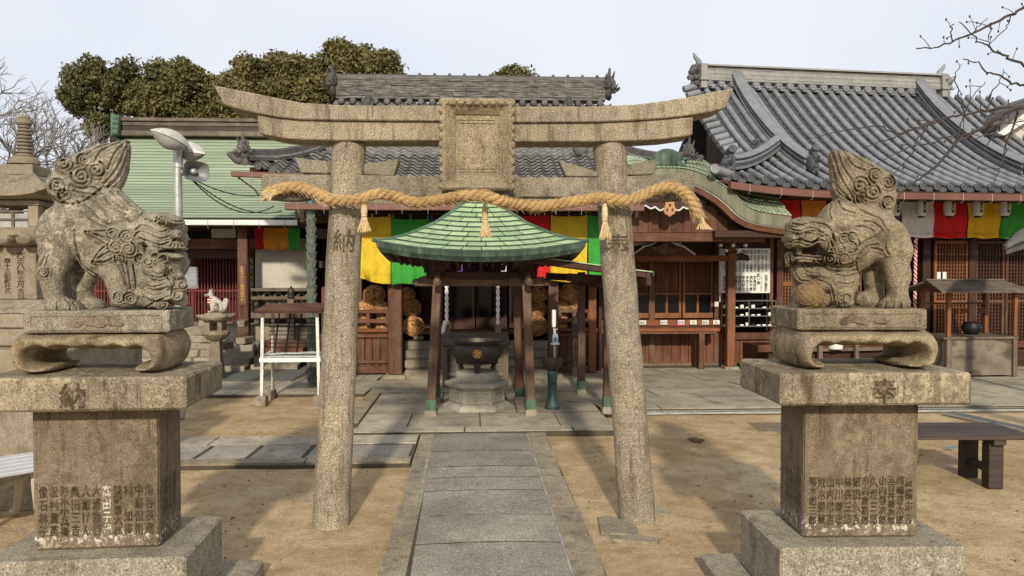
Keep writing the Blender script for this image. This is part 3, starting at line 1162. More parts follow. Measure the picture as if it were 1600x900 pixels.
def carve(bounds, h, prims, strokes, yhalf, rough=1.0, gain=1.0, k_=0.0):
    """prims and strokes in drawing units (x right, y down, depth positive away), drawn as seen from a viewer who stands k_ to the side; returns verts, quads"""
    mgn = int(abs(k_) * yhalf) + 4
    bounds = (bounds[0] - mgn, bounds[1] + mgn, bounds[2], bounds[3])
    x0, x1, zt, zb = bounds
    xs = np.arange(x0 - 4 * h, x1 + 4 * h, h, dtype=np.float32)
    zs = np.arange(zt - 4 * h, zb + 4 * h, h, dtype=np.float32)
    ys = np.arange(-yhalf - 4 * h, yhalf + 4 * h, h, dtype=np.float32)
    X, Z = np.meshgrid(xs, zs, indexing='ij')
    f = np.full((len(xs), len(ys), len(zs)), 1e3, np.float32)
    Y = ys[None, :, None]
    for p in prims:
        kind = p[0]
        if kind == 'poly':
            _, pts, y0, Tt, Rr, k = p
            pts = [(a_ + k_ * y0, b_) for a_, b_ in pts]
            d = poly_dist(closed_spline(pts, 4), X, Z).astype(np.float32)
            a = np.maximum(d + Rr, 0)[:, None, :]
            e = np.abs(Y - y0)
            g = np.sqrt(a * a + (e * (Rr / Tt)) ** 2) - Rr
            g = np.maximum(g, d[:, None, :])
        else:
            _, c, r, k = p[:4]
            c = (c[0] + k_ * c[1], c[1], c[2])
            q = np.sqrt(((X[:, None, :] - c[0]) / r[0]) ** 2 + ((Y - c[1]) / r[1]) ** 2 + ((Z[:, None, :] - c[2]) / r[2]) ** 2)
            g = (q - 1) * min(r)
        if kind == 'cut':
            hh = np.maximum(k - np.abs(f + g), 0) / k
            f = np.maximum(f, -g) + hh * hh * k * .25
        else:
            hh = np.maximum(k - np.abs(f - g), 0) / k
            f = np.minimum(f, g) - hh * hh * k * .25
    Rl = np.zeros(X.shape, np.float32)
    for st in strokes:
        if st[0] == 'dot':
            _, cx, cy, r, amp = st
            d2 = (X - cx) ** 2 + (Z - cy) ** 2
            Rl += gain * amp * np.maximum(0, 1 - d2 / (r * r))
            continue
        pts, w, amp = st
        w = w * .82
        px = np.array(pts)
        i0 = max(0, int((px[:, 0].min() - 3 * w - xs[0]) / h)); i1 = int((px[:, 0].max() + 3 * w - xs[0]) / h) + 2
        j0 = max(0, int((px[:, 1].min() - 3 * w - zs[0]) / h)); j1 = int((px[:, 1].max() + 3 * w - zs[0]) / h) + 2
        xx, zz = X[i0:i1, j0:j1], Z[i0:i1, j0:j1]
        d2 = np.full(xx.shape, 1e9)
        for (ax, az), (bx, bz) in zip(pts[:-1], pts[1:]):
            ex, ez = bx - ax, bz - az
            t = np.clip(((xx - ax) * ex + (zz - az) * ez) / (ex * ex + ez * ez + 1e-9), 0, 1)
            d2 = np.minimum(d2, (xx - ax - t * ex) ** 2 + (zz - az - t * ez) ** 2)
        Rl[i0:i1, j0:j1] += gain * amp * (np.exp(-d2 / (w * w)) - .5 * np.exp(-(np.sqrt(d2) - 2.3 * w) ** 2 / (1.3 * w * w)))
    rs = np.random.RandomState(3)
    for oct_, am in ((46, 3.2), (20, 1.8), (9, 1.2)):          # worn, uneven surface
        gx, gz = int((xs[-1] - xs[0]) / oct_) + 3, int((zs[-1] - zs[0]) / oct_) + 3
        nz = rs.rand(gx, gz) - .5
        fx, fz = (xs - xs[0]) / oct_, (zs - zs[0]) / oct_
        ix, iz = fx.astype(int), fz.astype(int)
        tx, tz = (fx - ix)[:, None], (fz - iz)[None, :]
        tx, tz = tx * tx * (3 - 2 * tx), tz * tz * (3 - 2 * tz)
        a = nz[ix][:, iz] * (1 - tx) * (1 - tz) + nz[ix + 1][:, iz] * tx * (1 - tz) + nz[ix][:, iz + 1] * (1 - tx) * tz + nz[ix + 1][:, iz + 1] * tx * tz
        Rl += am * 2 * a * rough
    Rl = np.clip(Rl, -22, 20).astype(np.float32)
    for j, yv in enumerate(ys):                                  # the relief follows the same line of sight, on both flanks
        f[:, j, :] -= np.roll(Rl, int(round(-k_ * abs(float(yv)) / h)), axis=0)
    f = np.maximum(f, (Z - zb)[:, None, :].astype(np.float32))
    # surface nets
    s = f < 0
    n0, n1, n2 = f.shape
    cnt = np.zeros((n0 - 1, n1 - 1, n2 - 1), np.int8)
    for a in (0, 1):
        for b in (0, 1):
            for c in (0, 1):
                cnt += s[a:n0 - 1 + a, b:n1 - 1 + b, c:n2 - 1 + c]
    act = (cnt > 0) & (cnt < 8)
    idx = np.full(act.shape, -1, np.int32)
    ii = np.argwhere(act)
    idx[act] = np.arange(len(ii))
    acc = np.zeros((len(ii), 3)); num = np.zeros(len(ii))
    for ax in range(3):
        oth = [k for k in range(3) if k != ax]
        for a in (0, 1):
            for b in (0, 1):
                o = np.zeros(3, int); o[oth[0]] = a; o[oth[1]] = b
                p0 = ii + o
                o2 = o.copy(); o2[ax] = 1
                p1 = ii + o2
                v0 = f[p0[:, 0], p0[:, 1], p0[:, 2]]; v1 = f[p1[:, 0], p1[:, 1], p1[:, 2]]
                m = (v0 < 0) != (v1 < 0)
                t = np.where(m, v0 / np.where(np.abs(v0 - v1) < 1e-9, 1, v0 - v1), 0)
                q = np.tile(o.astype(float), (len(ii), 1)); q[:, ax] += t
                acc += q * m[:, None]; num += m
    v = ii + acc / num[:, None]
    quads = []
    for ax in range(3):
        b_, c_ = (ax + 1) % 3, (ax + 2) % 3
        lo = [slice(1, n - 1) for n in f.shape]
        sl0 = list(lo); sl1 = list(lo)
        sl0[ax] = slice(0, f.shape[ax] - 1); sl1[ax] = slice(1, f.shape[ax])
        A, B = s[tuple(sl0)], s[tuple(sl1)]
        for flip, msk in ((False, A & ~B), (True, ~A & B)):
            e = np.argwhere(msk)
            base = e.copy()
            for k in range(3):
                if k != ax:
                    base[:, k] += 1
            def at(db, dc):
                q = base.copy(); q[:, b_] += db; q[:, c_] += dc
                return idx[q[:, 0], q[:, 1], q[:, 2]]
            Q = np.stack([at(-1, -1), at(0, -1), at(0, 0), at(-1, 0)], 1)
            quads.append(Q[:, ::-1] if flip else Q)
    quads = np.concatenate(quads)
    quads = quads[(quads >= 0).all(1)]
    pos = np.stack([xs[0] + v[:, 0] * h, ys[0] + v[:, 1] * h, zs[0] + v[:, 2] * h], 1)
    return pos, quads


def stone_mesh(name, pos, quads, mat, sc, ox, oz):
    """drawing units -> metres in the parent's frame"""
    P_ = np.stack([(pos[:, 0] - ox) * sc, pos[:, 1] * sc, (oz - pos[:, 2]) * sc], 1)
    me = bpy.data.meshes.new(name)
    me.vertices.add(len(P_)); me.vertices.foreach_set('co', P_.astype(np.float32).ravel())
    q = quads[:, ::-1]
    me.loops.add(q.size); me.loops.foreach_set('vertex_index', q.astype(np.int32).ravel())
    me.polygons.add(len(q)); me.polygons.foreach_set('loop_start', np.arange(0, q.size, 4, dtype=np.int32))
    me.update(calc_edges=True)
    me.validate()
    me.polygons.foreach_set('use_smooth', [True] * len(me.polygons))
    me.materials.append(mat)
    return me


def curls(lst, w=4.5, amp=-9, boss=12):
    w, amp, boss = w * 1.05, amp * 1.25, boss * .7
    out = []
    for k, (cx, cy, r) in enumerate(lst):
        out.append(('dot', cx, cy, r * 1.15, boss))
        out.append((spiral(cx, cy, r, 1.8, k * 1.7, 1 if k % 2 else -1), w, amp))
        out.append((spiral(cx, cy, r * 1.08, .95, k * 1.7, 1), w, amp * .8))
    return out


def lines(lst, w=5, amp=-9):
    out = []
    for p in lst:
        q = spline(p, 6)
        out.append((q, w, amp))
    return out


LA = [  # closed-mouth lion with cub, facing right
    ('poly', [(455, 28), (430, 34), (390, 38), (340, 45), (290, 62), (240, 80), (205, 95), (165, 112), (125, 130), (108, 155), (112, 180), (90, 205), (75, 240), (78, 275), (95, 305), (120, 335), (160, 350), (220, 360), (300, 345), (350, 310), (385, 270), (412, 262), (425, 235), (440, 190), (448, 140), (453, 85)], 5, 80, 60, 20),
    ('poly', [(130, 345), (240, 320), (340, 275), (395, 262), (430, 288), (470, 330), (520, 380), (545, 430), (520, 520), (400, 545), (250, 470), (180, 390)], 0, 105, 75, 25),
    ('poly', [(160, 338), (92, 362), (52, 408), (25, 460), (22, 490), (40, 545), (50, 600), (150, 615), (195, 570), (215, 490), (310, 460), (290, 370), (220, 345)], 0, 130, 100, 30),
    ('poly', [(24, 480), (44, 550), (38, 600), (20, 670), (22, 700), (40, 730), (55, 790), (72, 845), (88, 870), (215, 868), (226, 845), (205, 820), (152, 795), (145, 760), (150, 700), (180, 640), (203, 590), (197, 500), (120, 440)], -72, 62, 52, 30),
    ('poly', [(190, 600), (175, 650), (172, 690), (185, 740), (190, 800), (240, 858), (330, 852), (325, 835), (285, 800), (275, 760), (300, 700), (302, 650), (260, 590)], 80, 52, 42, 25),
    ('poly', [(195, 470), (200, 520), (215, 580), (240, 640), (280, 682), (330, 700), (420, 700), (560, 650), (560, 480), (480, 400), (330, 420), (250, 430)], 0, 122, 95, 30),
    ('poly', [(315, 680), (332, 720), (352, 770), (362, 830), (388, 846), (480, 842), (505, 780), (480, 700), (430, 640), (350, 640)], -68, 60, 46, 25),
    ('poly', [(470, 620), (450, 700), (470, 800), (500, 848), (600, 852), (640, 830), (712, 842), (718, 815), (695, 780), (702, 750), (695, 690), (700, 650), (640, 600), (560, 590)], -5, 105, 60, 25),
    ('poly', [(515, 385), (580, 381), (640, 388), (690, 413), (712, 445), (713, 470), (700, 490), (706, 520), (709, 560), (716, 590), (732, 612), (729, 650), (706, 690), (680, 697), (640, 660), (590, 630), (520, 620), (470, 560), (460, 470), (480, 420)], 0, 120, 85, 20),
    ('ell', (600, 0, 425), (105, 118, 44), 25),
    ('ell', (655, -10, 505), (60, 118, 52), 20),
    ('ell', (650, 0, 592), (64, 112, 30), 14),
    ('ell', (565, -95, 640), (60, 55, 62), 14),
    ('ell', (560, -78, 765), (80, 60, 80), 18),
    ('ell', (672, -55, 740), (42, 60, 72), 16),
    ('ell', (385, -98, 415), (44, 36, 38), 10),
    ('ell', (465, -98, 400), (38, 36, 34), 10),
    ('ell', (140, -78, 838), (78, 66, 36), 15),
    ('ell', (285, 82, 838), (48, 52, 32), 15),
    ('ell', (664, -116, 490), (28, 34, 22), 5), ('ell', (645, -112, 430), (58, 34, 15), 5), ('ell', (652, -112, 543), (54, 34, 19), 5), ('ell', (650, -108, 600), (56, 34, 17), 5), ('cut', (660, -140, 572), (64, 50, 8), 5), ('cut', (694, -128, 460), (15, 26, 11), 4), ('cut', (628, -128, 462), (15, 22, 10), 4),
    ('ell', (550, -112, 490), (66, 34, 58), 10), ('ell', (405, -116, 535), (80, 38, 82), 12), ('ell', (555, -120, 562), (34, 32, 30), 6), ('cut', (500, -150, 560), (12, 60, 44), 8),
    ('poly', [(243, 478), (290, 470), (345, 470), (335, 542), (290, 520)], -112, 22, 9, 8), ('poly', [(272, 622), (310, 572), (348, 538), (380, 600), (330, 626)], -114, 22, 9, 8),
    ('ell', (578, -138, 668), (22, 22, 17), 6), ('ell', (548, -136, 640), (20, 20, 16), 6), ('ell', (592, -134, 646), (20, 20, 16), 6), ('ell', (575, -136, 694), (34, 20, 14), 6),
    ('ell', (515, -118, 725), (34, 28, 22), 8), ('ell', (565, -130, 735), (36, 28, 22), 8), ('ell', (615, -120, 728), (32, 28, 24), 8), ('ell', (500, -115, 775), (32, 28, 26), 8), ('ell', (555, -130, 785), (40, 28, 26), 8), ('ell', (612, -118, 782), (34, 28, 26), 8), ('ell', (585, -118, 828), (42, 28, 20), 8), ('ell', (668, -90, 690), (30, 34, 22), 8), ('ell', (690, -70, 740), (26, 34, 26), 8), ('ell', (665, -85, 790), (36, 34, 28), 8), ('ell', (700, -40, 800), (22, 34, 26), 8),
    ('poly', [(372, 605), (400, 610), (440, 740), (420, 760), (385, 690)], -116, 18, 8, 8), ('poly', [(432, 620), (462, 630), (466, 745), (448, 752), (436, 690)], -118, 18, 8, 8),
]
LAS = curls([(152, 152, 42), (243, 130, 33), (230, 212, 46), (300, 183, 41), (118, 262, 40), (150, 300, 26)], 5, -11, 14) \
    + curls([(365, 495, 31), (430, 500, 33), (378, 553, 35), (440, 565, 34), (395, 602, 26), (493, 605, 22), (590, 430, 24), (50, 675, 28), (390, 790, 27), (445, 797, 31), (590, 826, 24), (525, 622, 18), (560, 600, 18), (600, 610, 17), (660, 780, 26), (690, 735, 20)], 4, -8, 10) \
    + lines([[(335, 245), (375, 200), (410, 140), (450, 40)], [(320, 225), (360, 160), (390, 95), (440, 38)], [(290, 145), (320, 95), (370, 62), (430, 36)], [(260, 108), (300, 77), (360, 52)], [(350, 260), (395, 220), (425, 160), (448, 80)],
             [(85, 300), (130, 335), (200, 345), (260, 320), (320, 270)], [(180, 255), (220, 272), (290, 268), (330, 300)], [(195, 282), (240, 297), (310, 302), (345, 335)],
             [(325, 300), (355, 345), (390, 380), (430, 400)], [(340, 290), (370, 330), (400, 360), (445, 378)], [(365, 285), (410, 330), (450, 370), (490, 385)], [(400, 285), (450, 330), (500, 375)], [(240, 310), (290, 340), (330, 380), (350, 425)], [(210, 332), (270, 380), (310, 420), (350, 448)], [(190, 347), (240, 395), (290, 440), (340, 462)]], 5.5, -10) \
    + lines([[(245, 480), (290, 478), (338, 476)], [(245, 480), (290, 515), (332, 538)], [(260, 484), (300, 498), (335, 508)], [(275, 622), (310, 570), (345, 540)], [(275, 622), (330, 622), (375, 600)], [(290, 612), (320, 592), (352, 576)],
             [(520, 420), (560, 432), (600, 408), (640, 428), (690, 430)], [(620, 470), (580, 482), (540, 460), (500, 450), (475, 470)], [(630, 500), (580, 512), (530, 490), (490, 480), (470, 500)], [(625, 530), (580, 542), (530, 525), (492, 510)], [(600, 560), (560, 552), (515, 548), (490, 535)],
             [(655, 512), (640, 535), (628, 552)], [(660, 512), (652, 540), (645, 556)], [(668, 512), (668, 540), (664, 558)], [(676, 512), (684, 535), (690, 550)],
             [(375, 610), (400, 660), (430, 740)], [(430, 620), (440, 690), (447, 750)], [(460, 640), (470, 700), (472, 752)], [(195, 472), (200, 540), (232, 640), (300, 690)], [(60, 600), (40, 640)], [(75, 595), (62, 650), (72, 705)],
             [(150, 802), (172, 830), (166, 866)], [(186, 817), (202, 842), (197, 866)], [(112, 812), (116, 862)], [(500, 722), (545, 742), (605, 728)], [(495, 752), (550, 782), (620, 760)], [(505, 790), (555, 810), (620, 790)], [(640, 660), (655, 700), (645, 740)], [(620, 700), (640, 740), (630, 790)], [(520, 840), (560, 815), (620, 812), (650, 840)]], 4.5, -8) \
    + [(spline([(585, 574), (640, 569), (706, 572)], 5), 7, -13), (spline([(590, 559), (640, 555), (702, 560)], 5), 6, 7), (spline([(595, 606), (650, 612), (702, 606)], 5), 6, -6),
       ('dot', 660, 488, 28, 14), ('dot', 672, 496, 9, -10), ('dot', 690, 458, 17, 10), ('dot', 694, 458, 8, -9), ('dot', 552, 560, 30, 9), ('dot', 545, 642, 9, -9), ('dot', 590, 650, 9, -9), ('dot', 575, 668, 15, 10),
       (spline([(545, 690), (575, 700), (606, 688)], 5), 5, -9), (spline([(530, 628), (548, 626), (560, 634)], 5), 4, 6), (spline([(578, 636), (592, 632), (606, 640)], 5), 4, 6)]

LB = [  # open-mouth lion with ball, facing left
    ('poly', [(303, 20), (370, 20), (430, 40), (490, 62), (560, 105), (612, 140), (634, 175), (634, 225), (640, 255), (626, 310), (614, 362), (585, 365), (520, 345), (440, 310), (420, 282), (340, 285), (312, 240), (304, 150)], 5, 80, 60, 20),
    ('poly', [(240, 372), (262, 335), (300, 290), (350, 277), (400, 283), (450, 310), (570, 335), (600, 420), (520, 560), (400, 520), (280, 430)], 0, 112, 80, 25),
    ('poly', [(420, 318), (520, 322), (612, 360), (662, 395), (696, 445), (714, 510), (713, 560), (700, 612), (600, 640), (540, 600), (470, 560), (430, 450)], 0, 128, 100, 30),
    ('poly', [(600, 520), (713, 520), (706, 600), (716, 650), (717, 690), (702, 740), (706, 800), (697, 842), (575, 842), (558, 826), (590, 790), (605, 750), (590, 680), (583, 620)], -72, 62, 50, 28),
    ('poly', [(500, 620), (585, 600), (592, 700), (592, 760), (595, 840), (460, 840), (448, 800), (470, 758), (500, 752), (490, 690)], 80, 52, 42, 25),
    ('ell', (510, 72, 800), (66, 56, 44), 15),
    ('poly', [(300, 420), (250, 520), (260, 640), (330, 665), (440, 655), (500, 622), (560, 560), (560, 450), (450, 380)], 0, 122, 90, 30),
    ('poly', [(230, 640), (320, 640), (436, 650), (441, 720), (416, 790), (406, 832), (332, 826), (310, 790), (288, 745), (240, 695), (195, 680), (180, 655)], -70, 60, 45, 22),
    ('poly', [(110, 610), (250, 600), (330, 650), (315, 800), (260, 842), (150, 842), (95, 838), (100, 790), (112, 700)], 15, 90, 60, 22),
    ('poly', [(74, 490), (78, 440), (92, 405), (125, 375), (180, 367), (240, 374), (300, 388), (335, 430), (335, 520), (305, 590), (245, 602), (235, 565), (272, 520), (200, 515), (130, 526), (78, 522)], 0, 120, 85, 16),
    ('ell', (170, 0, 405), (95, 116, 40), 20),
    ('ell', (130, -5, 478), (58, 114, 40), 18),
    ('poly', [(95, 560), (120, 552), (200, 560), (250, 566), (292, 556), (282, 602), (200, 612), (120, 604), (92, 590)], 0, 92, 26, 10),
    ('ell', (137, -78, 542), (15, 14, 22), 4),
    ('ell', (84, 0, 578), (15, 62, 36), 12), ('ell', (76, -40, 598), (10, 22, 26), 8), ('ell', (78, 30, 600), (10, 22, 24), 8),
    ('ell', (135, -20, 655), (38, 62, 55), 16),
    ('ell', (385, -98, 405), (72, 36, 38), 10),
    ('ell', (310, -98, 405), (45, 34, 34), 10),
    ('ell', (365, -80, 800), (52, 56, 34), 12),
    ('ell', (635, -78, 812), (72, 62, 34), 14),
    ('ell', (385, -105, 690), (48, 30, 40), 14),
    ('ell', (103, -108, 480), (28, 38, 22), 5), ('ell', (150, -114, 436), (64, 32, 15), 5), ('ell', (140, -112, 510), (64, 32, 15), 5), ('ell', (165, -106, 584), (74, 32, 15), 5), ('cut', (148, -132, 463), (22, 24, 11), 4), ('ell', (148, -122, 464), (11, 12, 9), 2), ('ell', (285, -112, 478), (50, 34, 58), 10), ('ell', (372, -116, 530), (86, 40, 80), 12), ('cut', (318, -150, 500), (9, 60, 60), 8),
    ('ell', (385, -108, 655), (52, 28, 24), 8), ('ell', (345, -92, 770), (30, 32, 30), 8), ('ell', (388, -92, 778), (30, 32, 34), 8), ('ell', (490, -100, 500), (60, 30, 26), 10), ('ell', (600, -100, 470), (70, 30, 80), 16),
    ('ell', (270, -70, 720), (50, 50, 34), 16), ('ell', (590, -85, 820), (22, 46, 22), 6), ('ell', (625, -88, 824), (22, 46, 22), 6), ('ell', (662, -84, 824), (22, 46, 22), 6),
]
LBS = curls([(450, 205, 48), (530, 150, 40), (520, 238, 45), (595, 190, 38), (455, 268, 28), (600, 290, 34)], 5, -11, 14) \
    + curls([(365, 485, 34), (412, 470, 28), (350, 540, 31), (402, 530, 31), (300, 582, 33), (370, 582, 28), (432, 502, 22), (240, 580, 20), (350, 776, 22), (386, 782, 20)], 4, -8, 10) \
    + lines([[(306, 30), (332, 120), (370, 200), (412, 262)], [(330, 25), (360, 110), (402, 172)], [(362, 25), (410, 100), (475, 128)], [(310, 100), (330, 200), (392, 272)], [(402, 32), (470, 88), (522, 108)], [(312, 180), (342, 242), (402, 280)],
             [(440, 522), (480, 490), (530, 470), (562, 440)], [(440, 562), (490, 522), (542, 510)], [(440, 642), (430, 600), (450, 560), (500, 530), (560, 540)], [(300, 300), (290, 340), (302, 382)], [(340, 285), (360, 330), (422, 350)], [(450, 330), (500, 360), (550, 380), (582, 432)], [(470, 392), (520, 400), (560, 432)], [(430, 422), (470, 420), (520, 442)], [(590, 440), (580, 520), (600, 560)]], 5.5, -10) \
    + lines([[(90, 430), (140, 442), (190, 425), (240, 440)], [(80, 520), (130, 500), (180, 516), (230, 490), (272, 495)], [(90, 500), (140, 486), (200, 500), (250, 470), (290, 470)], [(200, 440), (250, 450), (290, 480), (312, 522)], [(220, 400), (270, 410), (302, 440)], [(240, 460), (280, 490), (282, 540)], [(100, 400), (150, 410), (210, 395)],
             [(255, 620), (300, 642), (350, 646), (432, 640)], [(270, 605), (310, 625), (360, 628), (425, 618)], [(330, 602), (370, 618), (430, 598)], [(240, 692), (300, 722), (320, 792)], [(330, 664), (380, 674), (422, 662)], [(340, 704), (385, 714), (422, 702)], [(590, 802), (580, 838)], [(630, 802), (625, 840)], [(665, 812), (665, 840)], [(340, 800), (345, 826)], [(370, 800), (372, 828)], [(480, 790), (470, 835)], [(510, 790), (505, 838)], [(110, 640), (140, 690), (190, 700)], [(150, 610), (180, 650), (240, 660)], [(64, 560), (75, 600)], [(85, 550), (90, 610)]], 4.5, -8) \
    + [('dot', 105, 478, 20, 14), ('dot', 98, 486, 8, -9), ('dot', 150, 466, 22, 11), (spiral(150, 466, 20, 1), 4, -7), ('dot', 148, 466, 8, -7), (spline([(110, 566), (170, 572), (250, 580)], 5), 5, -8), (spline([(130, 600), (170, 596), (240, 604)], 5), 5, 7)]

# ---- the two pedestals: each is built in a frame of its own, x to the right, y away
PED_R = C(1220, 858, 3.53)
PED_L = C(290, 869, 3.43)
RZ_R, RZ_L = R(-1.4), R(2.4)


def frame_loc(corner, rz, dx, dy):
    p = Matrix.Rotation(rz, 3, 'Z') @ Vector((dx, dy, 0))
    return Vector((corner.x + p.x, corner.y + p.y, 0))


def stand_shape(s, D):
    """scroll-legged table block drawn in photo pixels about its middle (x) and foot (y)"""
    half = [(0, -36), (20, -34), (40, -37.5), (56, -34), (70, -37.5), (81, -31), (84, -22), (77, -14), (62, -13), (58, -5), (70, 0), (92, 0), (106, -9), (113, -32), (106, -55), (90, -62)]
    out = half + [(-x, y) for x, y in half[::-1]][:-1]
    return out


def pedestal(name, label, corner, rz, side, names_big, rows, lane, white_col=None):
    """corner: front corner of the base nearest the path; side +1 when the base lies to its right"""
    loc = frame_loc(corner, rz, side * .435, .29)
    r = root(name, label, 'pedestal', loc, rz, 'stone lion pedestals')
    L = lambda mb, nm, mat, **k: O(nm, mb, mat, r, local=True, **k)
    L(MB().bb((-.61, -.45, -.02), (.61, .44, .07)), 'ground_step', M['base'], bevel=.012)
    L(MB().bb((-.435, -.29, .07), (.435, .29, .36)), 'base_block', M['base'], bevel=.012)
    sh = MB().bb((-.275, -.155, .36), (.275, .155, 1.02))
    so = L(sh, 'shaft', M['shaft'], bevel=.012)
    for s_ in (-1, 1):
        O('corner_band', MB().bb((s_ * .272, -.158, .385), (s_ * .256, -.150, 1.0)), M['shaft'], so, local=True, bevel=.003)
    L(MB().bb((-.445, -.295, 1.02), (.445, .285, 1.17)), 'top_slab', M['slab'], bevel=.012)
    # dedication letters, one piece per column of characters
    k = 0
    for i, col in enumerate(rows):
        x = .232 - i * (.464 / (len(rows) - 1))
        big = text_mb('\n'.join(col), .043, .004, 1.0 if len(col) > 4 else 1.08, 1, .0006)
        v = np.array(big.v)
        hgt = v[:, 2].max() - v[:, 2].min()
        sc = min(1.0, .235 / hgt)
        o_ = MB()
        put(o_, big, T(x, -.1565, .415 + .125) @ Matrix.Diagonal((.92, 1, sc * (.232 / (hgt * sc)), 1)))
        O('inscription', o_, M['letter_white'] if i == white_col else M['letter'], r, local=True)
    for i, col in enumerate(lane):                                 # faint names down the flank
        o_ = MB()
        put(o_, text_mb('\n'.join(col), .04, .003, 1.05, 1, .0004), T(-side * .2765, -.115 + i * .055, .58) @ Matrix.Rotation(R(90 if side < 0 else -90), 4, 'Z'))
        O('inscription', o_, M['letter_soft'], r, local=True)
    o_ = MB()
    put(o_, text_mb(names_big, .115, .006, 1, 1, .002), T(.035 * side, -.2965, 1.09))
    O('inscription', o_, M['letter_big'], r, local=True)
    # scroll-legged block
    sc = 3.66 / 1200
    pos, q = carve((-140, 140, -70, 0), 2.2, [('poly', [(x, y) for x, y in stand_shape(1, 1)][::1], 0, 74, 12, .1)], [], 78, .22)
    me = stone_mesh('scroll_stand', pos, q, M['stand'], sc, 0, 0)
    I('scroll_stand', me, r, T(side * .01, 0, 1.168))
    return r


NL = ["角谷辰蔵", "中嶌恒朔", "林　知得", "鶴飼喜太郎", "高田子代", "大浦宗吉", "大瀬けん", "奥田三吉", "芳木小兵衛", "松村貴英", "俊石林子"]
NR = ["斎橋末吉", "岡嶋菊太郎", "五百井菊次郎", "山内善次郎", "久世三郎", "市高倉嘉郎", "細田久吉", "林長三郎", "中川畔幸", "山内常吉", "荒木勝蔵", "落木鎌三郎"]
LN = ["石工中川", "世話人中", "大正八年", "浪花講社"]
ped_l = pedestal('lion_pedestal', 'weathered granite pedestal carved with a big 納 and donor names under the lion with the cub', PED_L, RZ_L, -1, '納', NL, LN, 4)
ped_r = pedestal('lion_pedestal', 'weathered granite pedestal carved with a big 奉 and donor names under the lion with the ball', PED_R, RZ_R, 1, '奉', NR, LN[::-1])


def plinth(r, w, d, h, mat, side):
    pl = O('plinth', MB().bb((-w / 2, -d / 2, 0), (w / 2, d / 2, h)), mat, r, local=True, bevel=.008)
    f = MB()
    for a, b in (((-w / 2 + .03, h - .022), (w / 2 - .03, h - .014)), ((-w / 2 + .03, .014), (w / 2 - .03, .022)), ((-w / 2 + .03, .022), (-w / 2 + .038, h - .022)), ((w / 2 - .038, .022), (w / 2 - .03, h - .022))):
        f.bb((a[0], -d / 2 - .005, a[1]), (b[0], -d / 2 + .003, b[1]))
    O('panel_border', f, mat, pl, local=True)
    lf = MB()
    for k, (cx, an) in enumerate(((-.07, 20), (-.03, -25), (.035, 25), (.075, -20), (.0, 0))):
        pts = []
        for i in range(14):
            t = 2 * math.pi * i / 14
            x, z = .045 * math.cos(t), .016 * math.sin(t) * (1 + .3 * math.cos(3 * t))
            a = R(an)
            pts.append((cx + x * math.cos(a) - z * math.sin(a), h / 2 + x * math.sin(a) + z * math.cos(a)))
        lf.prism(pts, -d / 2 - .006 - .001 * k, -d / 2 + .002)
    O('leaf_carving', lf, M['shaft'], pl, local=True)
    return pl


LH = 2.4
top = 1.168 + 62 * 3.66 / 1200
# lion with the cub
pl_ = C(183, 483, 3.72)
lr = root('stone_lion', 'grey stone lion dog with closed mouth and a small cub under its chin', 'lion statue', (ped_l.location.x + .02, ped_l.location.y, top), RZ_L, 'stone guardian lions')
pos, q = carve((10, 745, 15, 862), LH, LA, LAS, 165, .8, .62, -.45)
sl = 3.72 / 1200 / 3.2125
I('body', stone_mesh('body', pos, q, M['lion'], sl, 370, 855), lr, T(.0, 0, .098))
plinth(lr, .635, .36, .10, M['lion'], -1)
# lion with the ball
lr2 = root('stone_lion', 'brown stone lion dog with open mouth and one paw over a carved ball', 'lion statue', (ped_r.location.x - .012, ped_r.location.y, top), RZ_R, 'stone guardian lions')
pos, q = carve((50, 735, 8, 842), LH, LB, LBS, 165, .8, .62, .42)
sr = 3.76 / 1200 / 3.3348
I('body', stone_mesh('body', pos, q, M['lion_brown'], sr, 385, 838), lr2, T(.0, 0, .098))
plinth(lr2, .62, .36, .10, M['lion_brown'], 1)
bl = MB().ball(((172 - 385) * sr, -60 * sr, .098 + 68 * sr), 70 * sr, 28, 18)
bo = O('carved_ball', bl, M['ball'], lr2, local=True, smooth=True)
rg = MB()
bc = Vector(((172 - 385) * sr, -60 * sr, .098 + 68 * sr))
for ax in (Vector((1, 0, .3)), Vector((.3, .2, 1)), Vector((.6, -.4, .7)), Vector((-.7, .5, .6)), Vector((.1, 1, .1)), Vector((-.5, -.6, .6))):
    ax.normalize()
    u = ax.orthogonal().normalized(); w_ = ax.cross(u)
    for off in (-.012, .012):
        rr = math.sqrt((70 * sr) ** 2 - off ** 2)
        rg.tube([bc + ax * off + (u * math.cos(t) + w_ * math.sin(t)) * rr for t in [2 * math.pi * i / 24 for i in range(25)]], .0035, 5, cap=False)
O('ball_ribs', rg, M['ball'], bo, local=True, smooth=True)


# ------------------------------------------------------------------ incense pavilion with copper roof
PC = Vector((.08, 8.80, 0))
pav = root('incense_pavilion', 'small open pavilion with a green copper shingle roof on four slim posts', 'pavilion', PC)
HALF = 1.06


def proof(x, y):
    d = max(abs(x), abs(y))
    s_ = min(abs(x), abs(y)) / max(d, 1e-6)
    z = interp(d, [0, .06, .26, .50, .745, .92, 1.06], [2.57, 2.50, 2.305, 2.125, 2.0, 1.94, 1.912])
    return z - .10 * (1 - s_ ** 2.2) * (d / HALF) ** 1.6


def face_pt(k, d, t):                        # face k (0 front), distance d from the axis, t -1..1 along
    x, y = t * d, -d
    z = proof(x, y)
    a = k * math.pi / 2
    return Vector((PC.x + x * math.cos(a) - y * math.sin(a), PC.y + x * math.sin(a) + y * math.cos(a), z))


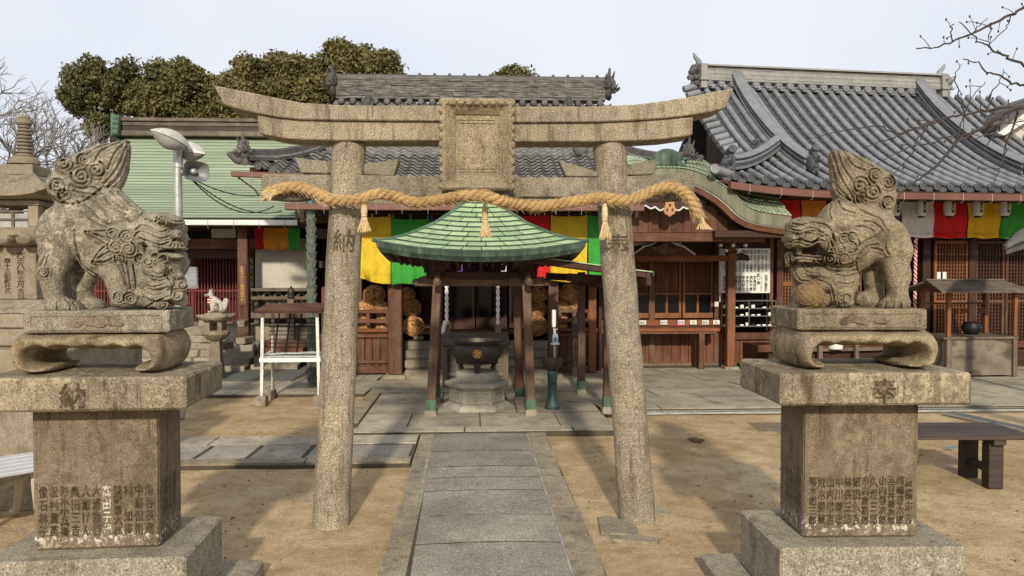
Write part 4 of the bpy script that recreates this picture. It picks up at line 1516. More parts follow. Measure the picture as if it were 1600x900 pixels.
NR_ = 12
_dd = np.linspace(HALF, .07, 200)
_py = np.array([(proof(0, -d) - 1.65) / (PC.y - d) for d in _dd])      # equal courses as they show from the path
ds = [float(np.interp(v, _py, _dd)) for v in np.linspace(_py[0], _py[-1], NR_ + 1)]
ds[0], ds[-1] = HALF, .07
bk = MB()
for k in range(4):
    for i in range(NR_):
        d0, d1 = ds[i], ds[i + 1]
        n = max(2, round(2 * d0 / .205))
        off = .5 if i % 2 else 0
        ts = [-1] + [-1 + 2 * (j + 1 - off * .5 - .0) / n for j in range(n - (0 if off else 1))] + [1]
        ts = sorted(set(min(1, max(-1, t)) for t in ts))
        for t0, t1 in zip(ts[:-1], ts[1:]):
            if t1 - t0 < .02:
                continue
            mb = bk if k == 2 else MB()
            e = .005 / d0
            tm = (t0 + t1) / 2
            q = [face_pt(k, d0, t0 + e), face_pt(k, d0, tm), face_pt(k, d0, t1 - e), face_pt(k, d1, t1 - e), face_pt(k, d1, tm), face_pt(k, d1, t0 + e)]
            lift = [.019, .019, .019, .002, .002, .002]
            up = [p + Vector((0, 0, l_)) for p, l_ in zip(q, lift)]
            dn = [p + Vector((0, 0, l_ - .020)) for p, l_ in zip(q, lift)]
            mb.add(dn + up, [(5, 4, 3, 2, 1, 0), (6, 7, 8, 9, 10, 11)] + [(a, (a + 1) % 6, 6 + (a + 1) % 6, 6 + a) for a in range(6)])
            if k != 2:
                so_ = O('copper_shingle', mb, M['copper'], pav)
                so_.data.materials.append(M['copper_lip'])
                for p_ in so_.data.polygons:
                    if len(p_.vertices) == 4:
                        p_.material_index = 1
o = O('rear_shingles', bk, M['copper'], pav)
o['kind'] = 'stuff'
for k in range(4):                           # hips and eaves
    hp = [face_pt(k, d, 1) + Vector((0, 0, .02)) for d in np.linspace(.05, HALF - .02, 12)]
    d_ = (hp[-1] - hp[-2]).normalized()
    hp.append(hp[-1] + d_ * .06 + Vector((0, 0, .018)))
    O('hip_ridge', MB().tube([p - Vector((0, 0, .012)) for p in hp], [.020] * 12 + [.024], 8), M['copper_shoe'], pav, smooth=True)
    tt = np.linspace(-1, 1, 13)
    outer = [face_pt(k, HALF + .004, t) for t in tt]
    rows = []
    for p in outer:
        inw = (Vector((PC.x, PC.y, 0)) - Vector((p.x, p.y, 0))).normalized()
        rows.append([p + Vector((0, 0, .024)), p + Vector((0, 0, -.045)) + inw * .02, p + Vector((0, 0, -.098)) + inw * .075, p + Vector((0, 0, -.095)) + inw * .16, p + inw * .12 + Vector((0, 0, .0))])
    O('eave_fascia', MB().strip(rows, closed=True), M['copper_dark'], pav, smooth=True, angle=25)
    inner = [face_pt(k, HALF - .15, t) + Vector((0, 0, -.10)) for t in tt]
    inner2 = [face_pt(k, .46, t) * 1 for t in tt]
    for p in inner2:
        p.z = 1.70
    O('soffit', MB().strip([inner, inner2]), M['wood_dark'], pav)
rm = MB().box((0, 0, 0), (.035, .62, .042)).mesh('rafter', M['wood_dark'])
rcm = MB().box((0, 0, 0), (.032, .012, .036)).mesh('rafter_cap', M['wood_grey'])
for k in range(4):
    for j in range(15):
        t = -.93 + 1.86 * j / 14
        p = face_pt(k, HALF - .13, t)
        a = k * math.pi / 2
        mm = T(p.x, p.y, p.z - .125) @ Matrix.Rotation(a, 4, 'Z') @ Matrix.Rotation(R(-9), 4, 'X') @ T(0, .30, 0)
        I('rafter', rm, pav, mm, world=True)
        I('rafter_cap', rcm, pav, mm @ T(0, -.318, 0), world=True)
O('finial', MB().lathe([(.09, 2.50), (.10, 2.56), (.06, 2.60), (.05, 2.64), (.085, 2.69), (.07, 2.75), (.02, 2.80)], (PC.x, PC.y, 0), 16), M['copper'], pav, smooth=True)


def post(px, py, tx, ty, Y, w, mat=None, shoe=True):
    a, b = G(px, py), P(tx, ty, Y)
    a = Vector((a.x, Y, 0)); b.y = Y + (.02 if Y < 8.8 else -.02)
    O('stone_foot', MB().box((a.x, a.y, .075), (w + .045, w + .045, .07), top=.82), M['step_stone'], pav, bevel=.006)
    base = a + Vector((0, 0, .10))
    O('post', MB().beam(base, Vector((b.x, b.y, b.z)), w, w, (0, 1, 0)), mat or M['wood_post'], pav, bevel=.008)
    t = .12 / (b.z - .1)
    O('post_shoe', MB().beam(base, base.lerp(b, t), w + .014, w + .014, (0, 1, 0)), M['copper_dark'] if Y > 8.8 else M['copper_shoe'], pav, bevel=.003)
    return b


tops = [post(673, 655, 683.5, 436, 8.36, .094), post(830, 655, 822, 436, 8.36, .094), post(680.5, 635, 686, 441, 9.22, .09, M['wood']), post(813, 634, 807, 441, 9.22, .10, M['wood'])]
for a, b in ((0, 1), (2, 3), (0, 2), (1, 3)):
    A, B = tops[a].copy(), tops[b].copy()
    d_ = (B - A).normalized() * .20
    zc = 1.505
    A.z = B.z = zc if a + b in (1, 5) else zc + .012
    O('tie_beam', MB().beam(A - d_, B + d_, .05, .10), M['wood_post'], pav, bevel=.006)
    A.z = B.z = 1.575
    O('plate_beam', MB().beam(A - d_ * .6, B + d_ * .6, .08, .07), M['wood_dark'], pav, bevel=.005)
    for e, s_ in ((A - d_, -1), (B + d_, 1)):
        dd = d_.normalized() * s_
        nb = MB().tube([e + Vector((0, 0, -.085)), e + dd * .03 + Vector((0, 0, -.08)), e + dd * .07 + Vector((0, 0, -.065))], [.042, .045, .015], 8)
        O('beam_nose', nb, M['wood_post'], pav, smooth=True)
for p in tops:
    O('bracket_block', MB().box((p.x, p.y, 1.545), (.13, .13, .05), top=1.25).box((p.x, p.y, 1.64), (.16, .16, .07), top=1.2), M['wood_dark'], pav, bevel=.004)
    O('peg_cap', MB().box((p.x, p.y - .066, 1.50), (.03, .03, .05)), M['bronze'], pav)
for xa, xb in ((-.62, -.26), (-.20, .22), (.28, .62)):
    O('frieze_board', MB().bb((PC.x + xa, 8.395, 1.60), (PC.x + xb, 8.42, 1.745)), M['wood_dark'], pav)
kf = []                                       # curved strut above the tie beam
for i in range(25):
    t = -1 + 2 * i / 24
    kf.append((t * .30, .0 + .10 * (1 - abs(t) ** 1.4) + .012 * math.cos(t * 14)))
kb = MB().prism([(PC.x + x, 1.53 + z) for x, z in kf] + [(PC.x + .30, 1.525), (PC.x - .30, 1.525)], 8.33, 8.38)
O('frog_leg_strut', kb, M['wood_dark'], pav)

# ------------------------------------------------------------------ burner on its stone pedestal
bx, by = P(745.5, 600, 8.86).x, 8.86
sp_ = root('burner_pedestal', 'hexagonal carved granite pedestal under the bronze incense bowl', 'pedestal', (bx, by, .04))
ph = .0
def hexlathe(prof, n=6, ph=0.0):
    return MB().lathe(prof, (bx, by, .04), n, ph)
O('foot', hexlathe([(.405, .0), (.405, .03), (.385, .05), (.335, .075)]), M['burner_stone'], sp_, bevel=.004)
O('body', hexlathe([(.325, .073), (.318, .23)]), M['burner_stone'], sp_, bevel=.008)
for k in range(6):
    an = math.pi * (2 * k + 1) / 6
    r_ = .324 * math.cos(math.pi / 6) + .001
    m4 = T(bx, by, .04) @ Matrix.Rotation(an + math.pi / 2, 4, 'Z')
    w, h = .115, .055
    pts = []
    for (cx, cz, a0) in ((w - .02, h - .02, 0), (-w + .02, h - .02, 90), (-w + .02, -h + .02, 180), (w - .02, -h + .02, 270)):
        for j in range(4):
            a = R(a0 + 30 * j)
            pts.append((cx + .02 * math.cos(a), .152 + cz + .02 * math.sin(a)))
    ring = MB()
    ring.tube([Vector((x, -r_, z)) for x, z in pts + pts[:1]], .009, 6, cap=False)
    q = MB(); put(q, ring, m4)
    O('panel_frame', q, M['burner_stone'], sp_, smooth=True)
    rs_ = MB()
    for j in range(9):
        rs_.ball((rnd.uniform(-.08, .08), -r_ - .001, .152 + rnd.uniform(-.03, .03)), rnd.uniform(.012, .022), 6, 4, (1.4, .35, .8))
    q = MB(); put(q, rs_, m4)
    O('relief', q, M['burner_stone'], sp_, smooth=True)
O('cornice', hexlathe([(.325, .23), (.335, .25), (.375, .268), (.38, .30), (.36, .315), (.30, .318)]), M['burner_stone'], sp_, bevel=.003)
O('drum', MB().lathe([(.245, .318), (.25, .33), (.25, .41), (.24, .425), (.2, .428)], (bx, by, .04), 28), M['burner_stone'], sp_, smooth=True)

bw = root('incense_bowl', 'round dark bronze incense bowl with a gold crest and lion feet', 'incense burner', (bx, by, .468))
prof = [(.09, .075), (.18, .085), (.245, .125), (.278, .18), (.283, .235), (.272, .285), (.255, .312), (.262, .322), (.285, .328), (.29, .345), (.278, .355), (.245, .352), (.23, .30), (.15, .27)]
O('bowl', MB().lathe(prof, (bx, by, .468), 40), M['bronze'], bw, smooth=True)
O('ash', MB().lathe([(.235, .775), (.16, .785), (.05, .79)], (bx, by, 0), 24), plain('ash', (.36, .35, .33), .95), bw, smooth=True)
for k in range(3):
    a = -math.pi / 2 + k * 2 * math.pi / 3
    x, y = bx + .19 * math.cos(a), by + .19 * math.sin(a)
    f = MB().tube([(x, y, .58), (x + .03 * math.cos(a), y + .03 * math.sin(a), .55), (x + .035 * math.cos(a), y + .035 * math.sin(a), .51), (x + .02 * math.cos(a), y + .02 * math.sin(a), .472)], [.05, .044, .026, .036], 10)
    ft = O('foot', f, M['bronze'], bw, smooth=True)
    hd = MB().ball((x + .062 * math.cos(a), y + .062 * math.sin(a), .558), .028, 8, 6).ball((x + .08 * math.cos(a), y + .08 * math.sin(a), .545), .016, 7, 5)
    for s_ in (-1, 1):
        hd.ball((x + .06 * math.cos(a) - s_ * .02 * math.sin(a), y + .06 * math.sin(a) + s_ * .02 * math.cos(a), .582), .009, 6, 4)
    O('mask', hd, M['bronze'], ft, smooth=True)
cr = MB()
yc = by - .287
for (ox, oz, r_) in [(0, 0, .014)] + [(.026 * math.cos(R(18 + 72 * k)), .026 * math.sin(R(18 + 72 * k)), .014) for k in range(5)]:
    cr.lathe([(r_, 0), (r_, .008), (r_ * .5, .012)], (bx + ox, yc + .004, .468 + .222 + oz), 12, M=Matrix.Rotation(R(90), 4, 'X'))
cr.tube([(bx + .046 * math.cos(t), yc, .69 + .046 * math.sin(t)) for t in [i * math.pi / 12 for i in range(25)]], .005, 6, cap=False)
O('crest', cr, M['gold'], bw)

# ------------------------------------------------------------------ dark candle stand, hand gel, thermometer tube
g = G(863, 645)
cs = root('candle_stand', 'dark metal bowl on a slim blue green baluster post beside the pavilion', 'candle stand', (g.x, g.y, .05))
O('pillar', MB().lathe([(.085, 0), (.088, .03), (.075, .05), (.068, .07), (.058, .10), (.05, .2), (.055, .32), (.062, .40), (.05, .44)], (g.x, g.y, .05), 20), M['bronze_green'], cs, smooth=True)
O('bowl', MB().lathe([(.05, .43), (.075, .45), (.105, .50), (.118, .56), (.12, .585), (.108, .588), (.10, .55), (.05, .52)], (g.x, g.y, .05), 24), M['bronze'], cs, smooth=True)
gel = root('gel_stand', 'white hand gel bottle on a slim steel pole standing in the dark bowl', 'hand gel stand', (g.x + .03, g.y, .6))
zz = .57
O('pole', MB().tube([(g.x + .03, g.y, zz), (g.x + .03, g.y, zz + .22)], .009, 8), M['steel'], gel)
O('tray', MB().box((g.x + .03, g.y, zz + .22), (.10, .09, .014)), M['white'], gel, bevel=.003)
bt = O('bottle', MB().lathe([(.034, zz + .228), (.035, zz + .30), (.03, zz + .325), (.012, zz + .34), (.012, zz + .36)], (g.x + .03, g.y - .01, 0), 14), plain('pale_plastic', (.50, .62, .74), .3, var=.05), gel, smooth=True)
O('bottle_label', MB().box((g.x + .03, g.y - .046, zz + .27), (.034, .004, .045)), plain('blue_label', (.09, .2, .5), .5), bt)
O('pump', MB().tube([(g.x + .03, g.y - .01, zz + .36), (g.x + .03, g.y - .01, zz + .385), (g.x + .055, g.y - .01, zz + .387)], .006, 6), M['white'], bt)
O('candle_tube', MB().lathe([(.022, zz + .41), (.024, zz + .42), (.024, zz + .595), (.018, zz + .605)], (g.x + .02, g.y + .03, 0), 12).tube([(g.x + .02, g.y + .03, zz), (g.x + .02, g.y + .03, zz + .42)], .006, 6), M['white'], gel, smooth=True)

# low shelter to the right of the pavilion: single slope roof on two posts
sh = root('low_shelter', 'low dark wooden shelter with a thin copper edged roof behind the pillar carved 奉', 'shelter', (1.35, 8.9, 0))
for px, py, Y in ((949, 661, 8.40), (908, 629, 9.62)):
    x = P(px, py, Y).x
    O('stone_foot', MB().box((x, Y, .085), (.13, .13, .08), top=.85), M['step_stone'], sh, bevel=.006)
    O('post', MB().bb((x - .045, Y - .045, .12), (x + .045, Y + .045, 1.60)), M['wood_post'], sh, bevel=.006)
    O('post_shoe', MB().bb((x - .052, Y - .052, .115), (x + .052, Y + .052, .235)), M['copper_shoe'], sh, bevel=.003)
    O('cross_beam', MB().beam((x - .45, Y, 1.55), (x + .48, Y, 1.50), .06, .09), M['wood_dark'], sh, bevel=.004)
O('long_beam', MB().beam((1.42, 8.15, 1.48), (1.30, 9.9, 1.48), .07, .09), M['wood_dark'], sh, bevel=.004)
rows = []
for x, z in ((.55, 1.755), (.95, 1.715), (1.4, 1.655), (1.86, 1.598)):
    rows.append([(x, 8.0, z), (x, 10.05, z + .02)])
O('roof_boards', MB().thick(rows, (0, 0, -.05)), M['wood_dark'], sh)
O('roof_copper', MB().thick([[Vector(p) + Vector((.015, (-.012, .012)[k], .007)) for k, p in enumerate(r_)] for r_ in rows], (0, 0, .012)), M['copper'], sh)
O('eave_edge', MB().beam((1.885, 7.98, 1.594), (1.885, 10.07, 1.612), .02, .05), M['copper_dark'], sh)


# ------------------------------------------------------------------ cloth banners
def banner(px0, px1, pyt, pyb, Y, mat, label, group, folds=3, bulge=.05, hem=True, tabs=True, nm='banner', drop=0.0, bottoms=None):
    a, b = P(px0, pyt, Y), P(px1, pyt, Y)
    zb = P((px0 + px1) / 2, pyb, Y).z
    r = root(nm, label, 'banner', ((a.x + b.x) / 2, Y, zb), 0, group)
    ph = rnd.uniform(0, 6)
    rows = []
    nu, nv = 18, 12
    for j in range(nv + 1):
        v = j / nv
        row = []
        for i in range(nu + 1):
            u = i / nu
            x = a.x + (b.x - a.x) * (u + .012 * math.sin(ph + v * 5))
            zt = a.z + (b.z - a.z) * u - .012 * math.sin(u * math.pi)
            zbb = zb + (bottoms[0] * (1 - u) + bottoms[1] * u if bottoms else 0) + .012 * math.sin(u * 7 + ph)
            y = Y + bulge * v * math.sin(u * folds * 2 * math.pi + ph + v * 1.4) * .45 + .02 * v * math.sin(v * 6 + ph) + .008 * v * math.sin(u * 19 + v * 7 + ph)
            row.append((x, y, zt + (zbb - zt) * v))
        rows.append(row)
    O('cloth', MB().thick(rows, (0, .004, 0)), mat, r, smooth=True, angle=80)
    if hem:
        i0 = nv - 2
        O('hem', MB().thick([[(p[0], p[1] - .010, p[2]) for p in rows[i0]], [(p[0], p[1] - .012, p[2] + .006) for p in rows[nv]]], (0, .004, 0)), mat, r, smooth=True, angle=80)
    if tabs:
        for u in (.04, .5, .96):
            x = a.x + (b.x - a.x) * u
            O('tab', MB().bb((x - .012, Y - .004, a.z - .02), (x + .012, Y + .006, a.z + .06)), mat, r)
    return r


# ------------------------------------------------------------------ centre hall
def lumps(m, c, sx, s_, seed=5):
    c = Vector(c)
    m.ball(c, .12 * s_, 12, 9, (.7, .9, 1.2))
    rr = random.Random(seed)
    for k in range(26):
        d = Vector((sx * rr.gauss(.4, .6), rr.gauss(-.5, .6), rr.gauss(.1, .9))).normalized()
        p = c + Vector((d.x * .10, d.y * .11, d.z * .15)) * s_
        m.ball(p, rr.uniform(.02, .05) * s_, 7, 5)
        if k % 3 == 0:
            m.tube([p, p + d * .05 * s_, p + d * .09 * s_ + Vector((0, 0, .04 * s_))], [.024 * s_, .018 * s_, .006 * s_], 6)
    return m


hall = root('main_hall', 'old wooden temple hall with a weathered grey tile roof behind the pavilion', 'temple hall', (.1, 12.6, 0))
EY, RY = 10.9, 13.9
ZE, ZR = 2.87, 4.62


def hz(t):                                    # t 0 at the eave, 1 at the ridge
    return ZE + (ZR - ZE) * (t - .10 * math.sin(math.pi * t))


HX0, HX1 = P(378, 250, EY).x, P(1078, 250, EY).x


def up_(x):                                   # eave lifts toward the corners
    e = max(0, (HX0 + 1.5 - x) / 1.5, (x - HX1 + 1.5) / 1.5)
    return .27 * e ** 2


def hroof(x, t):
    return Vector((x, EY + (RY - EY) * t, hz(t) + up_(x) * (1 - t) ** 1.5))


# s-shaped tiles
tw, ts = .19, .165
b = MB()
cross = [(-.5 + i / 8, .027 * math.sin(2 * math.pi * (i / 8) + .6)) for i in range(9)]
rows = [[(u * tw * 1.06, -.03, z + .032) for u, z in cross], [(u * tw * 1.06, ts + .03, z - .004) for u, z in cross]]
b.thick(rows, (0, 0, -.022))
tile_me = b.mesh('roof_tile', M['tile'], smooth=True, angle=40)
tile_me.materials.append(M['tile_edge_shade'])  # dark front edges paint in the shadow line under each tile row, plus dirt
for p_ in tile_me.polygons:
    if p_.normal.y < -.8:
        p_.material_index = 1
SL = math.hypot(RY - EY, ZR - ZE)
ncol = int((HX1 - HX0) / tw)
nrow = int(SL / ts)
rest = MB()
for j in range(nrow):
    t0, t1 = j / nrow, (j + 1) / nrow
    for i in range(ncol):
        x = HX0 + (i + .5) * tw
        hipx = min(x - HX0, HX1 - x)
        if hipx < (RY - EY) * t0 * .62 and t0 < .62:
            continue
        if t0 > .55 and not (P(522, 160, RY).x < x < P(950, 160, RY).x):
            continue
        p, q = hroof(x, t0), hroof(x, t1)
        p2 = hroof(x + .05, t0)
        m4 = T(*p) @ Matrix.Rotation(math.atan2(q.z - p.z, q.y - p.y), 4, 'X') @ Matrix.Rotation(-math.atan2(p2.z - p.z, .05) * (1 - t0), 4, 'Y') @ T(rnd.uniform(-.003, .003), 0, rnd.uniform(-.002, .003))
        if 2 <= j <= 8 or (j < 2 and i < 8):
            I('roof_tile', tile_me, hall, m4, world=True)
        else:
            put(rest, b, m4)
o = O('far_roof_tiles', rest, M['tile'], hall, smooth=True, angle=40)
o['kind'] = 'stuff'
dk = []
for t in np.linspace(0, 1, 8):
    dk.append([hroof(x, t) + Vector((0, .02, -.05)) for x in np.linspace(HX0 + .1 + 1.6 * min(t, .62), HX1 - .1 - 1.6 * min(t, .62), 14)])
O('roof_deck', MB().thick(dk, (0, .02, -.09)), M['wood_dark'], hall)
disc = MB().lathe([(.052, 0), (.052, .03), (.042, .034), (.040, .026), (.012, .026), (.010, .032)], n=14, M=Matrix.Rotation(R(90), 4, 'X')).mesh('eave_disc', M['tile_dark'], smooth=True)
for i in range(ncol):
    x = HX0 + (i + .25) * tw
    p = hroof(x, 0)
    I('eave_disc', disc, hall, T(p.x, p.y - .035, p.z + .0), world=True)


def ridge_pile(parent, pts, w, hts, mats, taper=.82, cap=.05, capmat=None, name='ridge_course', crisp=.012):
    """stacked courses of thin tiles swept along a line"""
    pts = [Vector(p) for p in pts]
    z = 0.0
    for k, hgt in enumerate(hts):
        ww = w * (1 - (1 - taper) * k / max(1, len(hts) - 1)) + (crisp if k % 2 else 0)
        rows = []
        for i, p in enumerate(pts):
            t = (pts[min(i + 1, len(pts) - 1)] - pts[max(i - 1, 0)])
            sd_ = Vector((-t.y, t.x, 0)).normalized() * ww / 2
            z0, z1 = Vector((0, 0, z + .002)), Vector((0, 0, z + hgt - .003))
            rows.append([p + sd_ + z0, p - sd_ + z0, p - sd_ + z1, p + sd_ + z1])
        mb = MB().strip(rows, closed=True)
        n0 = len(rows) * 4
        mb.f.append((0, 1, 2, 3)); mb.f.append((n0 - 1, n0 - 2, n0 - 3, n0 - 4))
        O(name, mb, mats[k % len(mats)], parent)
        z += hgt
    if cap:
        O('ridge_cap', MB().tube([p + Vector((0, 0, z)) for p in pts], cap, 10), capmat or mats[0], parent, smooth=True)
    return z


rx0, rx1 = P(527, 150, RY).x, P(944, 150, RY).x
ridge_y = RY
RIDGE_L = [(x, RY, ZR - .12) for x in np.linspace(rx0, rx1, 8)]
# big ridge: round tile row below, then thin courses (each course of separate tiles, joined)
for i in range(24):
    x = rx0 + .1 + (rx1 - rx0 - .2) * i / 23
    O('ridge_disc', MB().lathe([(.06, 0), (.062, .06), (.05, .09), (.02, .10)], (x, RY - .12, ZR - .03), 10, M=Matrix.Rotation(R(90), 4, 'X')), M['tile_dark'], hall, smooth=True)
z = ZR + .03
for k in range(8):
    mb = MB()
    x = rx0 + (0 if k % 2 else -.0)
    ww = .30 - .012 * k + (.02 if k % 2 else 0)
    while x < rx1 - .02:
        l_ = rnd.uniform(.16, .3)
        x2 = min(rx1, x + l_)
        mb.bb((x + .002, RY - ww / 2 + rnd.uniform(-.014, .010), z), (x2 - .003, RY + ww / 2, z + .043 + rnd.uniform(-.004, .004)))
        x = x2
    o = O('ridge_course', mb, M['tile_ridge'], hall)
    o['kind'] = 'stuff'
    z += .047
O('ridge_cap', MB().tube([(x, RY, z + .01) for x in np.linspace(rx0 - .03, rx1 + .03, 6)], .07, 10), M['tile_dark'], hall, smooth=True)
for i in range(18):
    x = rx0 + (rx1 - rx0) * (i + .5) / 18
    O('cap_knob', MB().box((x, RY, z + .08), (.05, .10, .05)), M['tile_dark'], hall, bevel=.01)
for sx, x in ((-1, rx0), (1, rx1)):             # end ornaments
    om = lumps(MB(), (x + sx * .05, RY - .02, z - .12), sx, 1.3)
    O('ridge_ornament', om, M['tile_dark'], hall, smooth=True)
for px in (574, 890):                           # descending ridges
    x = P(px, 165, RY - .3).x
    pts = [hroof(x, t) + Vector((0, 0, .02)) for t in np.linspace(.98, .42, 8)]
    ridge_pile(hall, pts, .17, [.05, .045, .045], [M['tile_dark'], M['tile']], cap=.055)
    e = pts[-1]
    om = MB().ball((e.x, e.y - .03, e.z + .09), .12, 9, 7, (1, .5, 1.1)).ball((e.x, e.y - .06, e.z + .19), .05, 8, 6)
    O('ridge_ornament', om, M['tile_dark'], hall, smooth=True)
for side in (-1, 1):                            # corner hips
    cx = HX0 if side < 0 else HX1
    pts = []
    for t in np.linspace(.62, .02, 9):
        x = cx - side * (RY - EY) * t * .62
        pts.append(hroof(x, t) + Vector((0, 0, .01)))
    ridge_pile(hall, pts, .16, [.045, .04, .04], [M['tile_dark'], M['tile']], cap=.05)
    e = pts[-1]
    om = MB()
    lumps(om, (e.x, e.y - .03, e.z + .12), side, .95)
    om.tube([(e.x, e.y, e.z - .02), (e.x + side * .12, e.y - .05, e.z + .0), (e.x + side * .22, e.y - .08, e.z + .10)], [.05, .05, .035], 8)
    O('corner_ornament', om, M['tile_dark'], hall, smooth=True)
# pediment gable above the lower roof is hidden by the torii; its walls close the ends
for x, sx in ((rx0 + .12, -1), (rx1 - .12, 1)):
    O('gable_wall', MB().prism([(12.6, 3.65), (13.9, 4.5), (15.2, 3.65)], 0, .05) if False else MB().hexa([(x, 12.5, 3.6), (x + .05, 12.5, 3.6), (x + .05, 15.3, 3.6), (x, 15.3, 3.6), (x, 13.7, 4.5), (x + .05, 13.7, 4.5), (x + .05, 14.1, 4.5), (x, 14.1, 4.5)]), M['wood_dark'], hall)
bk = [[Vector((x, EY + 2 * (RY - EY) - (RY - EY) * t, hz(t) - .02)) for x in np.linspace(HX0 + 1.8 * min(t, .62), HX1 - 1.8 * min(t, .62), 6)] for t in np.linspace(0, 1, 6)]
O('rear_roof', MB().thick(bk, (0, 0, -.1)), M['tile_dark'], hall)


def gutter(parent, a, b, w, h, mat, n, name='gutter'):
    a, b = Vector(a), Vector(b)
    g_ = O(name, MB().beam(a, b, w, h), mat, parent, bevel=.008)
    for k in range(n):
        p = a.lerp(b, (k + .5) / n)
        O('gutter_hook', MB().tube([p + Vector((0, -w / 2 - .004, h / 2)), p + Vector((0, -w / 2 - .006, -h / 2 - .01)), p + Vector((0, -w / 2 + .02, -h / 2 - .05)), p + Vector((0, 0, -h / 2 - .04))], .0035, 5), M['steel'], g_)
    return g_


# front eave: gutter, boards, dark underside
FYG = 10.35
ga, gb = P(446, 323, FYG), P(1006, 325, FYG)
gutter(hall, ga, (gb.x, FYG, ga.z), .09, .085, M['gutter'], 14)
O('front_eave', MB().thick([[(ga.x + .05, FYG + .02, ga.z + .10), (gb.x - .05, FYG + .02, ga.z + .10)], [(ga.x + .05, 11.7, ga.z + .45), (gb.x - .05, 11.7, ga.z + .45)]], (0, 0, -.05)), M['copper_edge'], hall)
rm2 = MB().box((0, 0, 0), (.05, 1.5, .06)).mesh('rafter', M['wood_darkx'])
n = 34
for k in range(n):
    x = ga.x + .1 + (gb.x - ga.x - .2) * k / (n - 1)
    I('rafter', rm2, hall, T(x, 11.1, ga.z + .17) @ Matrix.Rotation(R(14), 4, 'X'), world=True)
sg = P(362, 272, 10.75)
gutter(hall, sg, (P(560, 280, 10.75).x, 10.75, sg.z - .05), .08, .075, M['gutter'], 3)
O('gutter_bracket', MB().tube([P(372, 277, 10.8), P(398, 296, 10.8), P(404, 305, 10.8)], .012, 6), M['wood_dark'], hall)

# body
X = lambda px, Y: P(px, 500, Y).x
wy = 12.6
wx0, wx1 = X(500, wy), X(925, wy)
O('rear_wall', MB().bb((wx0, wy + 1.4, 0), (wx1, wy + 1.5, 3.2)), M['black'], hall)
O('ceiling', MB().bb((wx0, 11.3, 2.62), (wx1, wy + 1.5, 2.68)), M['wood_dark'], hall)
O('side_wall', MB().bb((wx0 - .05, 11.9, 0), (wx0, wy + 1.5, 3.0)), M['wood_dark'], hall)
O('side_wall', MB().bb((wx1, 11.9, 0), (wx1 + .05, wy + 1.5, 3.0)), M['wood_dark'], hall)
O('floor', MB().bb((wx0, 12.0, 0), (wx1, wy + 1.4, .62)), M['wood_darkx'], hall)
py_ = 11.25
for px, w in ((618, .20), (864, .15)):
    x = X(px, py_)
    O('stone_foot', MB().box((x, py_, .075), (w + .14, w + .14, .06), top=.88), M['step_stone'], hall, bevel=.008)
    O('pillar', MB().bb((x - w / 2, py_ - w / 2, .105), (x + w / 2, py_ + w / 2, 2.75)), M['wood'], hall, bevel=.012)
for px, y_, w in ((925, 11.7, .12), (560, 11.9, .12), (530, 11.9, .14)):
    x = X(px, y_)
    O('pillar', MB().bb((x - w / 2, y_ - w / 2, .05), (x + w / 2, y_ + w / 2, 2.7)), M['wood_orange'] if px == 925 else M['wood'], hall, bevel=.01)
xx = X(925, 11.6)
O('name_plate', MB().bb((xx - .05, 11.62, 1.36), (xx + .06, 11.638, 1.45)), M['wood_orangex'], hall)
O('long_beam', MB().bb((wx0, 11.17, 2.30), (wx1, 11.33, 2.52)), M['wood_dark'], hall, bevel=.01)
O('long_beam', MB().bb((wx0, 11.95, 2.10), (wx1, 12.08, 2.26)), M['wood_darkx'], hall, bevel=.01)
# banner pole
O('banner_pole', MB().tube([(X(548, 11), 11.0, P(600, 333, 11).z), (X(985, 11), 11.0, P(900, 335, 11).z)], .014, 8), M['wood_dark'], hall)

# stone steps, sill, doors
for k in range(4):
    y0 = 11.18 + .24 * k
    z1 = .045 + .118 * (k + 1)
    O('stone_step', MB().bb((X(632, y0), y0, .02), (X(858, y0), 12.1, z1)) if k == 3 else MB().bb((X(632, y0), y0, .02 if k == 0 else z1 - .118), (X(858, y0), y0 + .26, z1)), M['step_stone'], hall, bevel=.012)
O('door_sill', MB().bb((X(628, 12), 12.0, .52), (X(862, 12), 12.25, .68)), M['woodx'], hall, bevel=.01)
for pa, pb in ((655, 690), (796, 842)):
    O('door_wall', MB().bb((X(pa, 12.4), 12.45, .68), (X(pb, 12.4), 12.5, 2.3)), M['wood_dark'], hall)
for px0, px1 in ((696, 742), (744, 792)):
    x0, x1 = X(px0, 12.4), X(px1, 12.4)
    d = O('sliding_door', MB().bb((x0, 12.40, .66), (x1, 12.44, .86)).bb((x0, 12.40, 1.98), (x1, 12.44, 2.06)).bb((x0, 12.4, .86), (x0 + .05, 12.44, 1.98)).bb((x1 - .05, 12.4, .86), (x1, 12.44, 1.98)), M['wood_darkx'], hall)
    O('pane', MB().bb((x0 + .05, 12.415, .86), (x1 - .05, 12.425, 1.98)), M['glass'], d)
    O('glazing_bar', MB().bb((x0 + .05, 12.405, 1.40), (x1 - .05, 12.435, 1.42)), M['wood_darkx'], d)
